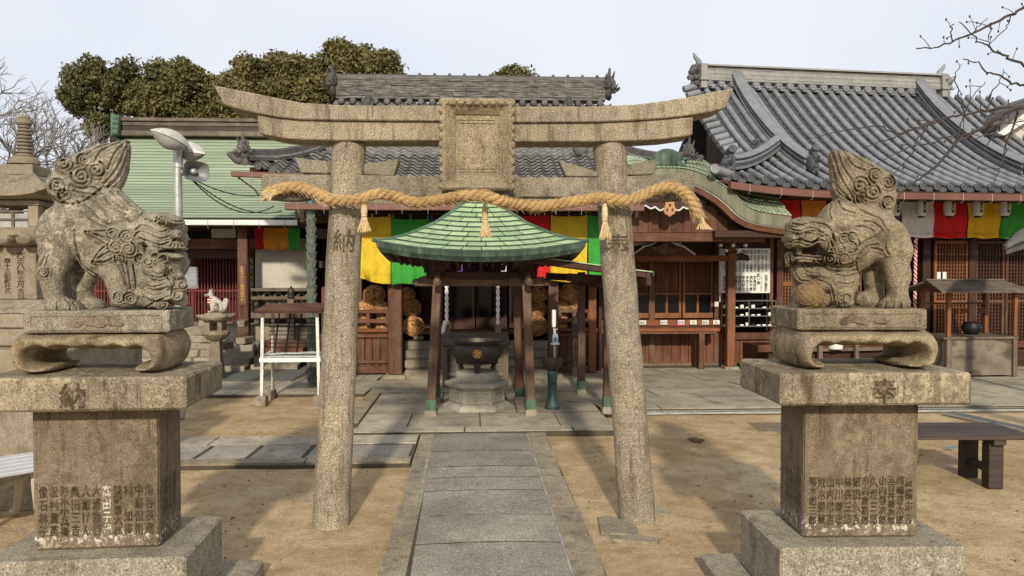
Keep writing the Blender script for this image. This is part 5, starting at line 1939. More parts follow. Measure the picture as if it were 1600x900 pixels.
# offering box
ob = root('offering_box', 'weathered wooden offering box with a slatted sloping top below the hall steps', 'offering box', (X(743, 10.5), 10.55, .045))
x0, x1 = X(692, 10.4), X(793, 10.4)
O('box_body', MB().bb((x0 + .05, 10.36, .12), (x1 - .05, 10.74, .60)), M['wood_grey'], ob, bevel=.008)
for x in (x0 + .03, x1 - .03):
    for y in (10.34, 10.74):
        O('leg', MB().bb((x - .035, y - .035, .045), (x + .035, y + .035, .60)), M['wood_greyz'], ob, bevel=.005)
O('rail', MB().bb((x0, 10.325, .56), (x1, 10.36, .62)), M['wood_grey'], ob)
O('rail', MB().bb((x0, 10.325, .20), (x1, 10.355, .25)), M['wood_grey'], ob)
O('lid', MB().thick([[(x0 - .04, 10.27, .645), (x1 + .04, 10.27, .645)], [(x0 - .03, 10.5, .665), (x1 + .03, 10.5, .665)], [(x0 - .02, 10.8, .745), (x1 + .02, 10.8, .745)]], (0, 0, -.03)), M['wood_grey'], ob)
# bell ropes
for px, nm in ((698, 'white twisted bell rope hanging nearest the straw bundles beside the green cloth'), (778, 'white twisted bell rope hanging over the plain end of the offering box')):
    x = X(px, 11.0)
    br = root('bell_rope', nm, 'bell rope', (x, 11.0, .8), 0, 'bell ropes over the offering box')
    for k in range(2):
        pts = []
        for j in range(90):
            z = 2.35 - j * (1.52 / 89)
            a = j * .62 + k * math.pi
            pts.append((x + .013 * math.cos(a), 11.0 + .013 * math.sin(a), z))
        O('strand', MB().tube(pts, .016, 6), M['rope_white'], br, smooth=True)
    O('handle', MB().box((x, 11.0, .77), (.085, .06, .16)), M['wood_greyz'], br, bevel=.012)
    if px == 698:
        O('frayed_tail', MB().tube([(x - .02, 10.97, .9), (x - .05, 10.97, .75), (x - .04, 10.96, .62)], [.03, .03, .012], 7), M['rope_white'], br, smooth=True)

# side bays: plank fronts and rails with straw bales behind
for px0, px1, tagx in ((545, 606, 0), (874, 920, 1)):
    x0, x1 = X(px0, 11.7), X(px1, 11.7)
    n = 5 if tagx == 0 else 4
    for k in range(n):
        a = x0 + (x1 - x0) * k / n; c_ = x0 + (x1 - x0) * (k + 1) / n
        O('plank', MB().bb((a + .004, 11.70, .12), (c_ - .004, 11.73, .62)), M['wood'], hall, bevel=.004)
    for z, h, m_ in ((.06, .10, 'woodx'), (.21, .05, 'woodx'), (.60, .06, 'woodx'), (.68, .055, 'wood_orangex'), (.82, .06, 'woodx'), (.97, .05, 'woodx')):
        O('rail', MB().bb((x0, 11.66, z), (x1, 11.74, z + h)), M[m_], hall, bevel=.005)
    for k in range(3):
        a = x0 + (x1 - x0) * k / 2
        O('baluster', MB().bb((a - .03, 11.665, .79), (a + .03, 11.735, 1.02)), M['wood'], hall, bevel=.005)
    O('bale_shelf', MB().bb((x0, 11.75, .66), (x1 + .1, 12.3, .70)), M['wood_darkx'], hall)

bale_pos = []


def bale(px, py, r_, Y, label):
    p = P(px, py, Y)
    rt = root('straw_bale', label, 'straw bale', (p.x, p.y, p.z - r_), rnd.uniform(0, 6), 'round straw bales stacked in the hall')
    sd_ = rnd.uniform(0, 50)
    O('bundle', MB().ball((0, 0, r_), r_ * .95, 16, 11, (1, 1, .93), lambda d: 1 + .05 * _mn.noise(d * 2.2 + Vector((sd_, 0, 0)))), M['bale_core'], rt, local=True, smooth=True)
    m = MB()
    for k in range(190):
        d = Vector((rnd.gauss(0, 1), rnd.gauss(0, 1), rnd.gauss(0, 1))).normalized()
        t = d.cross(Vector((rnd.gauss(0, .6), rnd.gauss(0, .6), rnd.gauss(0, 1)))).normalized()
        l_ = rnd.uniform(.25, .7)
        pts = []
        for a in (-l_, -l_ * .4, l_ * .4, l_):
            q = (d * math.cos(a) + t * math.sin(a)) * r_ * rnd.uniform(.97, 1.05)
            pts.append((q.x, q.y, q.z * .93 + r_))
        m.tube(pts, r_ * .042, 3)
    o = O('straw', m, M['bale_strand'], rt, local=True)
    o['kind'] = 'stuff'
    nb = MB()
    for a in (0, 1.2):
        nb.tube([(r_ * 1.0 * math.cos(t) * math.cos(a), r_ * 1.0 * math.cos(t) * math.sin(a), r_ + r_ * .95 * math.sin(t)) for t in [i * math.pi / 10 for i in range(21)]], r_ * .04, 5)
    O('binding', nb, M['bale'], rt, local=True)


for i, (px, py, r_, Y, lab) in enumerate([
    (585, 461, .165, 11.95, 'topmost straw bale under the yellow cloth near the pillar carved 納'), (572, 480, .125, 11.88, 'straw bale just under the topmost one beside the pillar carved 納'), (597, 482, .115, 11.88, 'straw bale beside the square hall post, upper tier'),
    (571, 495, .105, 11.9, 'straw bale on the middle tier close to the pillar carved 納'), (598, 495, .10, 11.9, 'straw bale on the middle tier touching the square hall post'), (571, 511, .10, 11.86, 'bottom tier straw bale close to the pillar carved 納'), (597, 511, .10, 11.86, 'bottom tier straw bale touching the square hall post'),
    (636, 461, .13, 12.2, 'uppermost straw bale between the hall post and the steps'), (643, 481, .155, 12.15, 'middle straw bale between the hall post and the steps'), (646, 510, .165, 12.05, 'lowest straw bale between the hall post and the steps'),
    (842, 460, .14, 12.2, 'uppermost straw bale behind the white candle tube'), (838, 483, .165, 12.15, 'middle straw bale behind the white candle tube'), (840, 510, .165, 12.05, 'lowest straw bale behind the white candle tube'),
    (890, 458, .165, 11.95, 'topmost straw bale above the wooden signpost'), (877, 480, .115, 11.88, 'straw bale beside the thin dark post, upper tier'), (899, 481, .12, 11.88, 'straw bale just above the wooden signpost, upper tier'), (878, 495, .10, 11.9, 'straw bale on the middle tier above the hand gel bottle'), (877, 511, .10, 11.86, 'bottom tier straw bale behind the hand gel bottle'), (902, 509, .10, 11.86, 'bottom tier straw bale hidden partly by the wooden signpost')]):
    bale(px, py, r_, Y, lab)

# sandals on the step
for k, (px, lab) in enumerate(((650, 'grey stone sandal on the sill, the one nearer the hall post'), (658, 'grey stone sandal on the sill, the one nearer the offering box'))):
    p = P(px, 535, 11.98)
    O('sandal', MB().ball((p.x, 11.98, .565), .055, 9, 6, (.8, 1.3, .75)), M['step_stone'], label=lab, cat='sandal', group='pair of sandals on the hall step', smooth=True)

# banners along the front of the hall
bs = [('c_amber', 552, 611, 338, 441, 'yellow cloth banner nearest the pillar carved 納, lit along its lower half', (.06, -.04)), ('c_green', 612, 671, 342, 446, 'green cloth banner next to the yellow one, left of the pavilion roof', (.0, .05)), ('c_purple', 672, 733, 342, 437, 'purple cloth banner mostly hidden by the pavilion roof', (0, 0)), ('c_white', 734, 796, 342, 432, 'white cloth banner hidden behind the pavilion roof', (0, .0)), ('c_red', 800, 859, 336, 439, 'red cloth banner behind the sloping edge of the pavilion roof', (.03, 0)), ('c_amber', 860, 918, 337, 440, 'yellow cloth banner between the red and green ones beyond the pavilion', (0, 0)), ('c_green', 919, 978, 337, 436, 'green cloth banner partly behind the pillar carved 奉', (0, 0))]
for m_, a, b_, yt, yb, lab, bt in bs:
    banner(a, b_, yt, yb, 11.0, M['c_yellow'] if m_ == 'c_amber' else M[m_], lab, 'five coloured banners of the main hall', bottoms=bt)

# signpost
x = X(899, 11.35)
sp2 = root('wooden_signpost', 'grey square wooden signpost with black brush characters beside the hall', 'signpost', (x, 11.35, .045))
O('post', MB().bb((x - .05, 11.30, .045), (x + .05, 11.40, .90)).add([(x - .05, 11.30, .90), (x + .05, 11.30, .90), (x + .05, 11.40, .90), (x - .05, 11.40, .90), (x, 11.35, .94)], [(0, 1, 4), (1, 2, 4), (2, 3, 4), (3, 0, 4)]), M['wood_greyz'], sp2)
q = MB(); put(q, text_mb('聖\n天\n山\n山\n頂', .135, .004, .96, 1, .002), T(x, 11.297, .50))
O('lettering', q, M['ink'], sp2)

# rain chain of bronze cups, hung from the corner of the eave
x, y_ = X(487, 10.42), 10.42
rc = root('rain_chain', 'tall dark green bronze rain chain of leaf shaped cups hanging from the eave', 'rain chain', (x, y_, .045))
cup = MB()
for k in range(8):
    a = k * math.pi / 4
    ca, sa = math.cos(a), math.sin(a)
    rows = []
    for t, r_, w in ((0, .052, .030), (.35, .060, .036), (.7, .074, .030), (.92, .088, .014), (1, .093, .003)):
        rows.append([(r_ * ca - u * w * sa, r_ * sa + u * w * ca, t * .125 - abs(u) * .004) for u in (-1, 0, 1)])
    cup.thick(rows, (-.006 * ca, -.006 * sa, 0))
cup.lathe([(.055, -.01), (.058, .06), (.05, .065)], n=12)
cme = cup.mesh('cup', plain('grey_green_bronze', (.13, .155, .125), .5, .15, var=.4, scale=14), smooth=True, angle=30)
for k in range(21):
    I('cup', cme, rc, T(0, 0, .02 + k * .112) @ Matrix.Rotation(k * .39, 4, 'Z') @ Matrix.Diagonal((.80, .80, 1.0, 1)))
O('top_funnel', MB().lathe([(.06, 2.37), (.085, 2.42), (.09, 2.5), (.075, 2.56), (.05, 2.58)], (x, y_, .0), 16), M['bronze_green'], rc, smooth=True)
O('base_stone', MB().lathe([(.30, 0), (.30, .04), (.24, .06)], (x + .05, y_ - .1, .0), 20), M['step_stone'], label='low round drip stone at the foot of the rain chain', cat='stone', smooth=True)


# ------------------------------------------------------------------ wing with the curved gable, counter and lattice windows
WY = 12.5
wing = root('amulet_hall', 'red brown wooden hall with a curved green copper gable and a counter of lattice windows', 'temple hall', (4.6, 13.4, 0))
XW = lambda px, Y=WY: P(px, 500, Y).x
ZW = lambda py, Y=WY: P(1040, py, Y).z
x0, x1 = XW(926), XW(1250)
O('rear_wall', MB().bb((x0, 14.6, 0), (x1 + 1, 14.7, 3.2)), M['black'], wing)
O('ceiling', MB().bb((x0, 11.75, 2.55), (x1 + 1, 14.6, 2.62)), M['wood_darkx'], wing)
# plank dado
n = 15
xa, xb = XW(926), XW(1131)
for k in range(n):
    a = xa + (xb - xa) * k / n
    O('plank', MB().bb((a + .003, WY, .07), (a + (xb - xa) / n - .003, WY + .03, ZW(521))), M['dado'], wing, bevel=.004)
xa2, xb2 = XW(1131), XW(1245)
for k in range(9):
    a = xa2 + (xb2 - xa2) * k / 9
    O('plank', MB().bb((a + .003, WY, .07), (a + (xb2 - xa2) / 9 - .003, WY + .03, ZW(531))), M['dado'], wing, bevel=.004)
O('base_beam', MB().bb((xa, WY - .03, .03), (xb2, WY + .06, .09)), M['wood_greyz'], wing)
O('counter', MB().bb((xa, WY - .16, ZW(514)), (xb, WY + .25, ZW(508))), M['wood_darkx'], wing, bevel=.006)
O('counter_apron', MB().bb((xa, WY - .04, ZW(521)), (xb, WY + .0, ZW(514) - .002)), M['wood_dark'], wing)
O('counter', MB().bb((xb, WY - .05, ZW(531)), (xb2, WY + .3, ZW(520))), M['woodx'], wing, bevel=.006)
O('price_shelf', MB().bb((xa, WY - .13, ZW(508) + .002), (xb - .12, WY - .06, ZW(499))), M['wood_orangex'], wing)
for k, px in enumerate((1004, 1037, 1064, 1083, 1102, 1119)):
    x = XW(px, WY - .14)
    cdo = O('price_card', MB().bb((x - .055, WY - .155, ZW(507) + .01), (x + .055, WY - .15, ZW(499.5))), M['paper'], wing)
    q = MB(); put(q, text_mb(('御札', '御守', '絵馬', '守', '御札', '札')[k], .05, .002, 1, 0), T(x, WY - .157, ZW(503.2)))
    O('lettering', q, M['ink'], cdo)
O('red_box', MB().bb((XW(1052), WY - .15, ZW(508.5)), (XW(1064), WY - .08, ZW(508.5) + .03)), M['c_red'], wing)

# windows: frame, lattice above, two panes below
WZ0, WZ1 = ZW(497), ZW(407)
edges = [926, 972, 1018, 1065.5, 1115]
for k in range(4):
    a, b = XW(edges[k]) + .012, XW(edges[k + 1]) - .012
    zt, zm, zb = WZ1, ZW(459), ZW(489)
    f = MB()
    f.bb((a, WY, WZ0), (b, WY + .04, zb)).bb((a, WY, zt - .03), (b, WY + .04, zt)).bb((a, WY, zb), (a + .04, WY + .04, zt - .03)).bb((b - .04, WY, zb), (b, WY + .04, zt - .03)).bb((a + .04, WY, zm - .015), (b - .04, WY + .04, zm + .015))
    wf = O('window', f, M['wood_orange'], wing)
    lt = MB()
    nx, nz = 11, 11
    for i in range(1, nx):
        x = a + .04 + (b - a - .08) * i / nx
        lt.bb((x - .007, WY + .008, zm + .015), (x + .007, WY + .022, zt - .03))
    for j in range(1, nz):
        z = zm + .015 + (zt - .045 - zm) * j / nz
        lt.bb((a + .04, WY + .022, z - .007), (b - .04, WY + .032, z + .007))
    o = O('lattice', lt, M['lattice'], wf); o['kind'] = 'stuff'
    mid = (a + b) / 2
    O('mullion', MB().bb((mid - .018, WY + .003, zb), (mid + .018, WY + .037, zm - .015)), M['wood_orange'], wf)
    for s0, s1 in ((a + .04, mid - .018), (mid + .018, b - .04)):
        O('pane', MB().bb((s0, WY + .016, zb), (s1, WY + .022, zm - .015)), M['glass'], wf)
    O('backing', MB().bb((a, WY + .05, zm), (b, WY + .06, zt)), M['wood_dark'], wf)
for px in (926, 1018, 1120):
    x = XW(px)
    O('wall_post', MB().bb((x - .05, WY - .03, .08), (x + .05, WY + .09, 2.5)), M['wood'], wing, bevel=.006)
O('wall_above', MB().bb((xa, WY + .04, WZ1 + .002), (xb2, WY + .08, 2.55)), M['wood_dark'], wing)
O('lamp_box', MB().bb((XW(985, 12.2), 12.15, ZW(384, 12.2)), (XW(1062, 12.2), 12.25, ZW(379, 12.2))), M['white'], wing)
# recess with notice board and showcase
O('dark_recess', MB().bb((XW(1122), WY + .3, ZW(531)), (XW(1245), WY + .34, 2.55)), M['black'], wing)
for px in (1126, 1204):
    O('board_post', MB().bb((XW(px) - .03, WY - .02, ZW(520)), (XW(px) + .03, WY + .05, 2.5)), M['wood_orange'], wing)
O('side_post', MB().bb((XW(1212), WY - .04, .08), (XW(1222), WY + .08, 2.5)), M['wood'], wing)
# lattice panel beside the statue
lt = MB()
a, b = XW(1222), XW(1345)
for i in range(27):
    x = a + (b - a) * i / 26
    lt.bb((x - .009, WY + .01, ZW(500)), (x + .009, WY + .03, ZW(395)))
for j in range(20):
    z = ZW(500) + (ZW(395) - ZW(500)) * j / 19
    lt.bb((a, WY + .03, z - .009), (b, WY + .042, z + .009))
o = O('lattice', lt, M['lattice'], wing); o['kind'] = 'stuff'
O('lattice_backing', MB().bb((a, WY + .06, .1), (b, WY + .08, 2.5)), M['wood_dark'], wing)
O('lattice_rail', MB().bb((a, WY, ZW(447)), (b, WY + .05, ZW(441))), M['wood_orangex'], wing)
O('lattice_rail', MB().bb((a, WY - .01, ZW(507)), (b, WY + .06, ZW(500))), M['wood_orangex'], wing)

nb = root('notice_board', 'white notice board covered with black columns of characters', 'notice board', (XW(1163, 12.4), 12.42, ZW(458, 12.4)))
ba, bb_ = XW(1123, 12.4), XW(1203, 12.4)
zb, zt = ZW(458, 12.4), ZW(388, 12.4)
O('board', MB().bb((ba, 12.41, zb), (bb_, 12.43, zt)), M['paper'], nb)
wb, hb = bb_ - ba, zt - zb
ln = MB()
ln.bb((ba + .05 * wb, 12.406, zb + .955 * hb), (bb_ - .06 * wb, 12.41, zb + .962 * hb)).bb((ba + .05 * wb, 12.406, zb + .89 * hb), (bb_ - .06 * wb, 12.41, zb + .897 * hb))
O('ruled_line', ln, M['ink'], nb)
cols = ["浴油の御祈祷", "", "願い事", "学業成就", "病気平癒", "身体健全", "家内安全", "商売繁盛", "開運厄除", "縁結安産", "交通安全", "所願成就"]
for i, t in enumerate(cols):
    if not t:
        q = MB(); put(q, text_mb("\n".join("お申し込みは受付へ"), .05, .002, 1, 0), T(ba + wb * .83, 12.407, zb + hb * .20) @ Matrix.Diagonal((.55, 1, .62, 1)))
        O('lettering', q, M['ink'], nb)
        continue
    x = ba + wb * (.92 - .073 * i)
    q = MB(); put(q, text_mb('\n'.join(t), .066, .002, 1.0 if len(t) < 5 else .82, 0, .001), T(x, 12.407, zb + hb * (.22 if i != 2 else .31)) @ Matrix.Diagonal((.85, 1, .95 if i else .85, 1)))
    O('lettering', q, M['ink'], nb)
for i in range(12):
    x = ba + wb * (.92 - .073 * i)
    q = MB()
    put(q, text_mb('\n'.join(rnd.choice(["正月二月三月", "午前六時開帳", "毎月一日護摩", "金参千円以上", "二七日祈願会"])), .05, .002, 1.0, 0), T(x, 12.407, zb + hb * .66) @ Matrix.Diagonal((.75, 1, .95, 1)))
    put(q, text_mb(rnd.choice("祈願受付護摩供養日時間"), .06, .002, 1, 0), T(x, 12.407, zb + hb * .925) @ Matrix.Diagonal((.8, 1, .8, 1)))
    O('lettering', q, M['ink'], nb)

sc_ = root('showcase', 'glass showcase with rows of small white amulets under the notice board', 'showcase', (XW(1170), 12.45, ZW(510)))
sx0, sx1 = XW(1128, 12.3), XW(1212, 12.3)
for k, py in enumerate((511, 495, 483, 471)):
    O('shelf', MB().bb((sx0, 12.30, ZW(py, 12.3)), (sx1, 12.62, ZW(py, 12.3) + .012)), M['grate'] if k in (0, 3) else plain('glass_shelf', (.12, .14, .135), .2), sc_)
    if k < 3:
        for j in range(9):
            x = sx0 + .06 + (sx1 - sx0 - .1) * j / 8.5
            if rnd.random() < .8:
                O('amulet', MB().bb((x - .025, 12.33, ZW(py, 12.3) + .014), (x + .03, 12.36, ZW(py, 12.3) + .014 + rnd.choice((.018, .022, .05)))), M['white'], sc_)
for x in (sx0, (sx0 + sx1) / 2, sx1):
    O('frame_post', MB().bb((x - .005, 12.295, ZW(511, 12.3)), (x + .005, 12.305, ZW(470, 12.3))), M['grate'], sc_)
O('intercom', MB().bb((XW(1116, 12.3), 12.28, ZW(478)), (XW(1122, 12.3), 12.33, ZW(471))), M['white_rust'], wing)
O('conduit', MB().tube([(XW(1119), 12.32, ZW(471)), (XW(1119), 12.32, ZW(385)), (XW(1119), 12.32, 2.4)], .012, 6), M['white_rust'], wing)

# porch post, beam and carvings
PY_ = 12.05
px_ = XW(1141, PY_)
O('stone_foot', MB().box((px_, PY_, .06), (.24, .24, .05), top=.9), M['step_stone'], wing)
O('porch_post', MB().bb((px_ - .065, PY_ - .065, .085), (px_ + .065, PY_ + .065, ZW(378, PY_))), M['wood_orange'], wing, bevel=.012)
O('porch_beam', MB().bb((XW(930, PY_), PY_ - .05, ZW(408, PY_)), (px_ + .10, PY_ + .05, ZW(399, PY_))), M['wood_orangex'], wing, bevel=.008)
O('beam_nose', MB().tube([(px_ + .08, PY_, ZW(402, PY_)), (px_ + .18, PY_, ZW(401, PY_)), (px_ + .26, PY_, ZW(403, PY_)), (px_ + .30, PY_, ZW(406, PY_))], [.05, .055, .05, .02], 8), M['wood_dark'], wing, smooth=True)
for k in range(3):
    z = ZW(394 - 8 * k, PY_)
    O('bracket_block', MB().box((px_, PY_, z), (.13 + .09 * k, .14, .05), top=1.2), M['wood_dark'], wing, bevel=.004)
    for dx in ((-.1, .1), (-.2, 0, .2), (-.26, -.09, .09, .26))[k]:
        O('bracket_end', MB().bb((px_ + dx - .022, PY_ - .11 - .02 * k, z + .0), (px_ + dx + .022, PY_ - .06, z + .045)), M['white'], wing)
# carved strut on the beam
cz = ZW(399, PY_)
cxp = XW(1036, PY_)
pts = []
for i in range(41):
    t = -1 + 2 * i / 40
    pts.append((cxp + t * .50, cz + .26 * (1 - abs(t)) ** .8 * (1 + .10 * math.sin(abs(t) * 12)) + .012))
O('frog_leg_strut', MB().prism(pts + [(cxp + .5, cz), (cxp - .5, cz)], PY_ - .03, PY_ + .03), M['woodx'], wing)
ed = MB().tube([Vector((x, PY_ - .035, z)) for x, z in pts], .014, 6)
O('strut_edge', ed, M['paper'], wing, smooth=True)
ow = MB()
for k in range(26):
    a = R(200 + 140 * k / 25)
    l_ = rnd.uniform(.17, .24)
    ow.tube([(cxp, PY_ - .06, cz + .17), (cxp + l_ * .5 * math.cos(a), PY_ - .09, cz + .17 + l_ * .45 * math.sin(a)), (cxp + l_ * math.cos(a) * 1.1, PY_ - .07, cz + .17 + l_ * .8 * math.sin(a))], [.022, .02, .006], 5)
ow.ball((cxp, PY_ - .07, cz + .17), .06, 9, 6).ball((cxp + .0, PY_ - .06, cz + .26), .06, 9, 6, (1.6, .6, .6)).ball((cxp - .09, PY_ - .06, cz + .255), .035, 8, 5).ball((cxp + .09, PY_ - .06, cz + .255), .035, 8, 5)
O('carved_bird', ow, M['wood_post'], wing, smooth=True)
O('lamp_cord', MB().tube([(cxp, PY_ - .3, cz + .3), (cxp, PY_ - .3, cz + .85)], .006, 5), M['white_rust'], wing)

# gable
GY = 10.38
crv = [(1045, 266.5), (1064, 267), (1084, 271), (1101, 278), (1117, 286.5), (1133, 297), (1148, 309.5), (1157, 318.5), (1166, 326), (1178, 332), (1193, 336), (1213, 339), (1236, 342)]
crv = spline([(p[0], 0, p[1]) for p in crv], 3)
top = [P(x, y, GY) for x, _, y in crv]
cx0 = top[0].x
allt = [Vector((2 * cx0 - p.x, p.y, p.z)) for p in top[::-1] if p.x - cx0 < .52][:-1] + top
BK = 13.9
def off(c, d, i):
    t = (c[min(i + 1, len(c) - 1)] - c[max(i - 1, 0)]).normalized()
    return c[i] + Vector((t.z, 0, -t.x)) * d
# shingled top: strips of separate plates running back
for i in range(len(allt) - 1):
    a, b = allt[i], allt[i + 1]
    for k in range(3):
        ya, yb = GY - .02 + k * .22, GY - .02 + (k + 1) * .22 + .02
        fl = .035 + .10 * min(1, abs(a.x - cx0) / .6)
        ra, rb = .035 + fl * k, .035 + fl * (k + 1)
        O('copper_shingle', MB().thick([[(a.x + .006, ya, a.z + ra + .02), (b.x - .002, ya, b.z + ra + .02)], [(a.x + .006, yb, a.z + rb), (b.x - .002, yb, b.z + rb)]], (0, 0, -.016)), M['copper_light'], wing)
def band(d0, d1, y0, y1, mat, nm, sec=None):
    s_ = sec or allt
    rows = []
    for i in range(len(s_)):
        p, q = off(s_, d0, i), off(s_, d1, i)
        rows.append([(p.x, y0, p.z), (q.x, y0 + .01, q.z), (q.x, y1, q.z), (p.x, y1, p.z)])
    mb = MB().strip(rows, closed=True)
    n_ = len(rows) * 4
    mb.f.append((0, 1, 2, 3)); mb.f.append((n_ - 1, n_ - 2, n_ - 3, n_ - 4))
    return O(nm, mb, mat, wing, smooth=True, angle=40)
band(-.028, .128, GY - .01, BK, M['copper_edge'], 'gable_edge')
band(.130, .144, GY + .02, GY + .3, M['paper'], 'white_bead')
band(.147, .218, GY + .04, GY + .11, M['woodx'], 'barge_board', [p for p in allt])
band(.150, .21, GY + .13, BK, M['wood_dark'], 'gable_soffit')
O('ridge_box', MB().bb((cx0 - .28, GY + .3, top[0].z + .05), (cx0 + .28, BK, top[0].z + .14)).bb((cx0 - .2, GY + .3, top[0].z + .14), (cx0 + .2, BK, top[0].z + .22)), M['copper'], wing, bevel=.01)
om = MB().ball((cx0, GY + .08, top[0].z + .16), .17, 12, 8, (1.2, .4, .9))
for s_ in (-1, 1):
    om.tube([(cx0 + s_ * .1, GY + .05, top[0].z + .1), (cx0 + s_ * .24, GY + .05, top[0].z + .08), (cx0 + s_ * .26, GY + .05, top[0].z + .16), (cx0 + s_ * .19, GY + .05, top[0].z + .17)], [.05, .045, .035, .02], 8)
O('ridge_ornament', om, M['copper_dark'], wing, smooth=True)
# gable boards
zg = lambda py: P(1045, py, GY + .12).z
n = 9
gx0, gx1 = P(985, 340, GY).x, P(1150, 340, GY).x
for k in range(n):
    a = gx0 + (gx1 - gx0) * k / n; b = gx0 + (gx1 - gx0) * (k + 1) / n
    zt = min(interp(a, [p.x for p in allt], [p.z for p in allt]), interp(b, [p.x for p in allt], [p.z for p in allt])) - .2
    O('gable_board', MB().bb((a + .003, GY + .30, zg(362)), (b - .003, GY + .33, max(zg(360), zt))), M['wood'], wing)
O('gable_beam', MB().bb((XW(985, GY), GY + .22, zg(377)), (XW(1196, GY + .2), GY + .42, zg(363))), M['woodx'], wing, bevel=.008)
O('eave_beam', MB().bb((XW(1120, GY), GY + .1, zg(371)), (XW(1248, GY), GY + .25, zg(360))), M['wood_darkx'], wing, bevel=.008)
# pendant carving under the crown
gz = P(1044, 318, GY - .03).z
pn_ = []
for i in range(61):
    t = -1 + 2 * i / 60
    pn_.append((cx0 + t * .37, gz - .02 - .05 * abs(math.cos(t * 9)) * (1 - .5 * abs(t)) - .05 * (1 - abs(t))))
O('gable_pendant', MB().prism(pn_[::-1] + [(cx0 - .36, gz + .10), (cx0 - .15, gz + .17), (cx0 + .15, gz + .17), (cx0 + .36, gz + .10)], GY - .03, GY + .03), M['wood_dark'], wing)
O('pendant_edge', MB().tube([Vector((x, GY - .034, z)) for x, z in pn_], .010, 5), M['paper'], wing)
hp = [(-.075, .10), (.075, .10), (.06, .02), (.085, -.06), (.07, -.11), (.03, -.13), (0, -.155), (-.03, -.13), (-.07, -.11), (-.085, -.06), (-.06, .02)]
hg = O('pendant_center', MB().prism([(cx0 + x, gz - .03 + z) for x, z in hp][::-1], GY - .07, GY - .03), plain('bare_wood', (.42, .22, .10), .7), wing, bevel=.006)
hb_ = MB().prism([(cx0 + .018 * math.cos(t), gz - .03 + .005 + .022 * math.sin(t)) for t in [i * math.pi / 5 for i in range(10)]], GY - .076, GY - .06)
for s_ in (-1, 1):
    hb_.prism([(cx0 + s_ * .035 + .014 * math.cos(t), gz - .03 - .06 + .022 * math.sin(t)) for t in [i * math.pi / 5 for i in range(10)]], GY - .076, GY - .06)
O('boar_eye', hb_, M['wood_dark'], hg)
wl_ = MB().box((XW(1159, 11.4), 11.4, ZW(371, 11.4)), (.09, .05, .05))
O('porch_lamp', wl_, M['white'], wing)

# long plank table before the counter
tb = root('plank_table', 'long narrow plank table on post legs before the amulet counter', 'table', (XW(1030, 12.2), 12.2, .045))
tx0, tx1 = XW(926, 12.1), XW(1122, 12.1)
O('tabletop', MB().bb((tx0, 12.0, ZW(517.5, 12.1)), (tx1, 12.30, ZW(512.5, 12.1))), M['wood_orangex'], tb, bevel=.006)
O('edge_board', MB().bb((tx0, 12.02, ZW(521, 12.1)), (tx1 - .05, 12.06, ZW(517.7, 12.1))), M['woodx'], tb)
for px in (946, 1093):
    x = XW(px, 12.15)
    for y in (12.05, 12.25):
        O('leg', MB().bb((x - .045, y - .04, .045), (x + .045, y + .04, ZW(518, 12.1))), M['wood'], tb, bevel=.005)
gm = XW(1215, 11.9)
O('doormat', MB().bb((gm - .55, 11.75, .05), (gm + .15, 12.2, .13)), plain('green_mat', (.10, .19, .05), .95, var=.3, scale=30), label='green mat on the paving beyond the pedestal carved 奉', cat='mat')


# ------------------------------------------------------------------ great hall on the other side
RZH = R(6)
gh = root('great_hall', 'large temple hall with a sweeping new grey tile roof and red brown gutter', 'temple hall', (3.47, 10.4, 0), RZH)
DY = 3.13
XL, XRR = -.12, 6.9
Z0, Z1 = 2.79, 4.86


def gz_(y):
    t = y / DY
    return Z0 + (Z1 - Z0) * (t - .13 * math.sin(math.pi * t) * (1 - .2 * t))


def lift(x):
    e = max(0, (1.7 - x) / 1.8)
    return .11 * e ** 2


def gr(x, y):
    return Vector((x, y, gz_(y) + lift(x) * max(0, 1 - y / 2.2) ** 1.5))


LG = lambda nm, mb, mat, **k: O(nm, mb, mat, gh, local=True, **k)
pitch = .218
KX = 1.55                                     # where the descending ridge runs
VX = .78                                      # gable verge
# flat tiles: stepped courses between the rolls
cv = .125
ny = int(DY / cv)
sh_ = MB()
xsL = list(np.arange(XL, XRR + .01, pitch))
for j in range(ny):
    ya, yb = j * DY / ny, (j + 1) * DY / ny
    for xa, xb in zip(xsL[:-1], xsL[1:]):
        xm = (xa + xb) / 2
        if xm < VX and ya > max(0, xm - XL) * .95 + .05:
            continue
        p = [gr(xa, ya), gr(xb, ya), gr(xb, yb), gr(xa, yb)]
        m0, m1 = gr(xm, ya), gr(xm, yb)
        a, b, c, d = p[0] + Vector((0, 0, .032)), p[1] + Vector((0, 0, .032)), p[2] + Vector((0, 0, .006)), p[3] + Vector((0, 0, .006))
        m0 = m0 + Vector((0, 0, .014)); m1 = m1 - Vector((0, 0, .010))
        sh_.add([a, m0, b, c, m1, d, a - Vector((0, 0, .03)), m0 - Vector((0, 0, .03)), b - Vector((0, 0, .03))], [(0, 1, 4, 5), (1, 2, 3, 4), (6, 7, 1, 0), (7, 8, 2, 1)])
o = LG('flat_tiles', sh_, M['tile_new_dark']); o['kind'] = 'stuff'
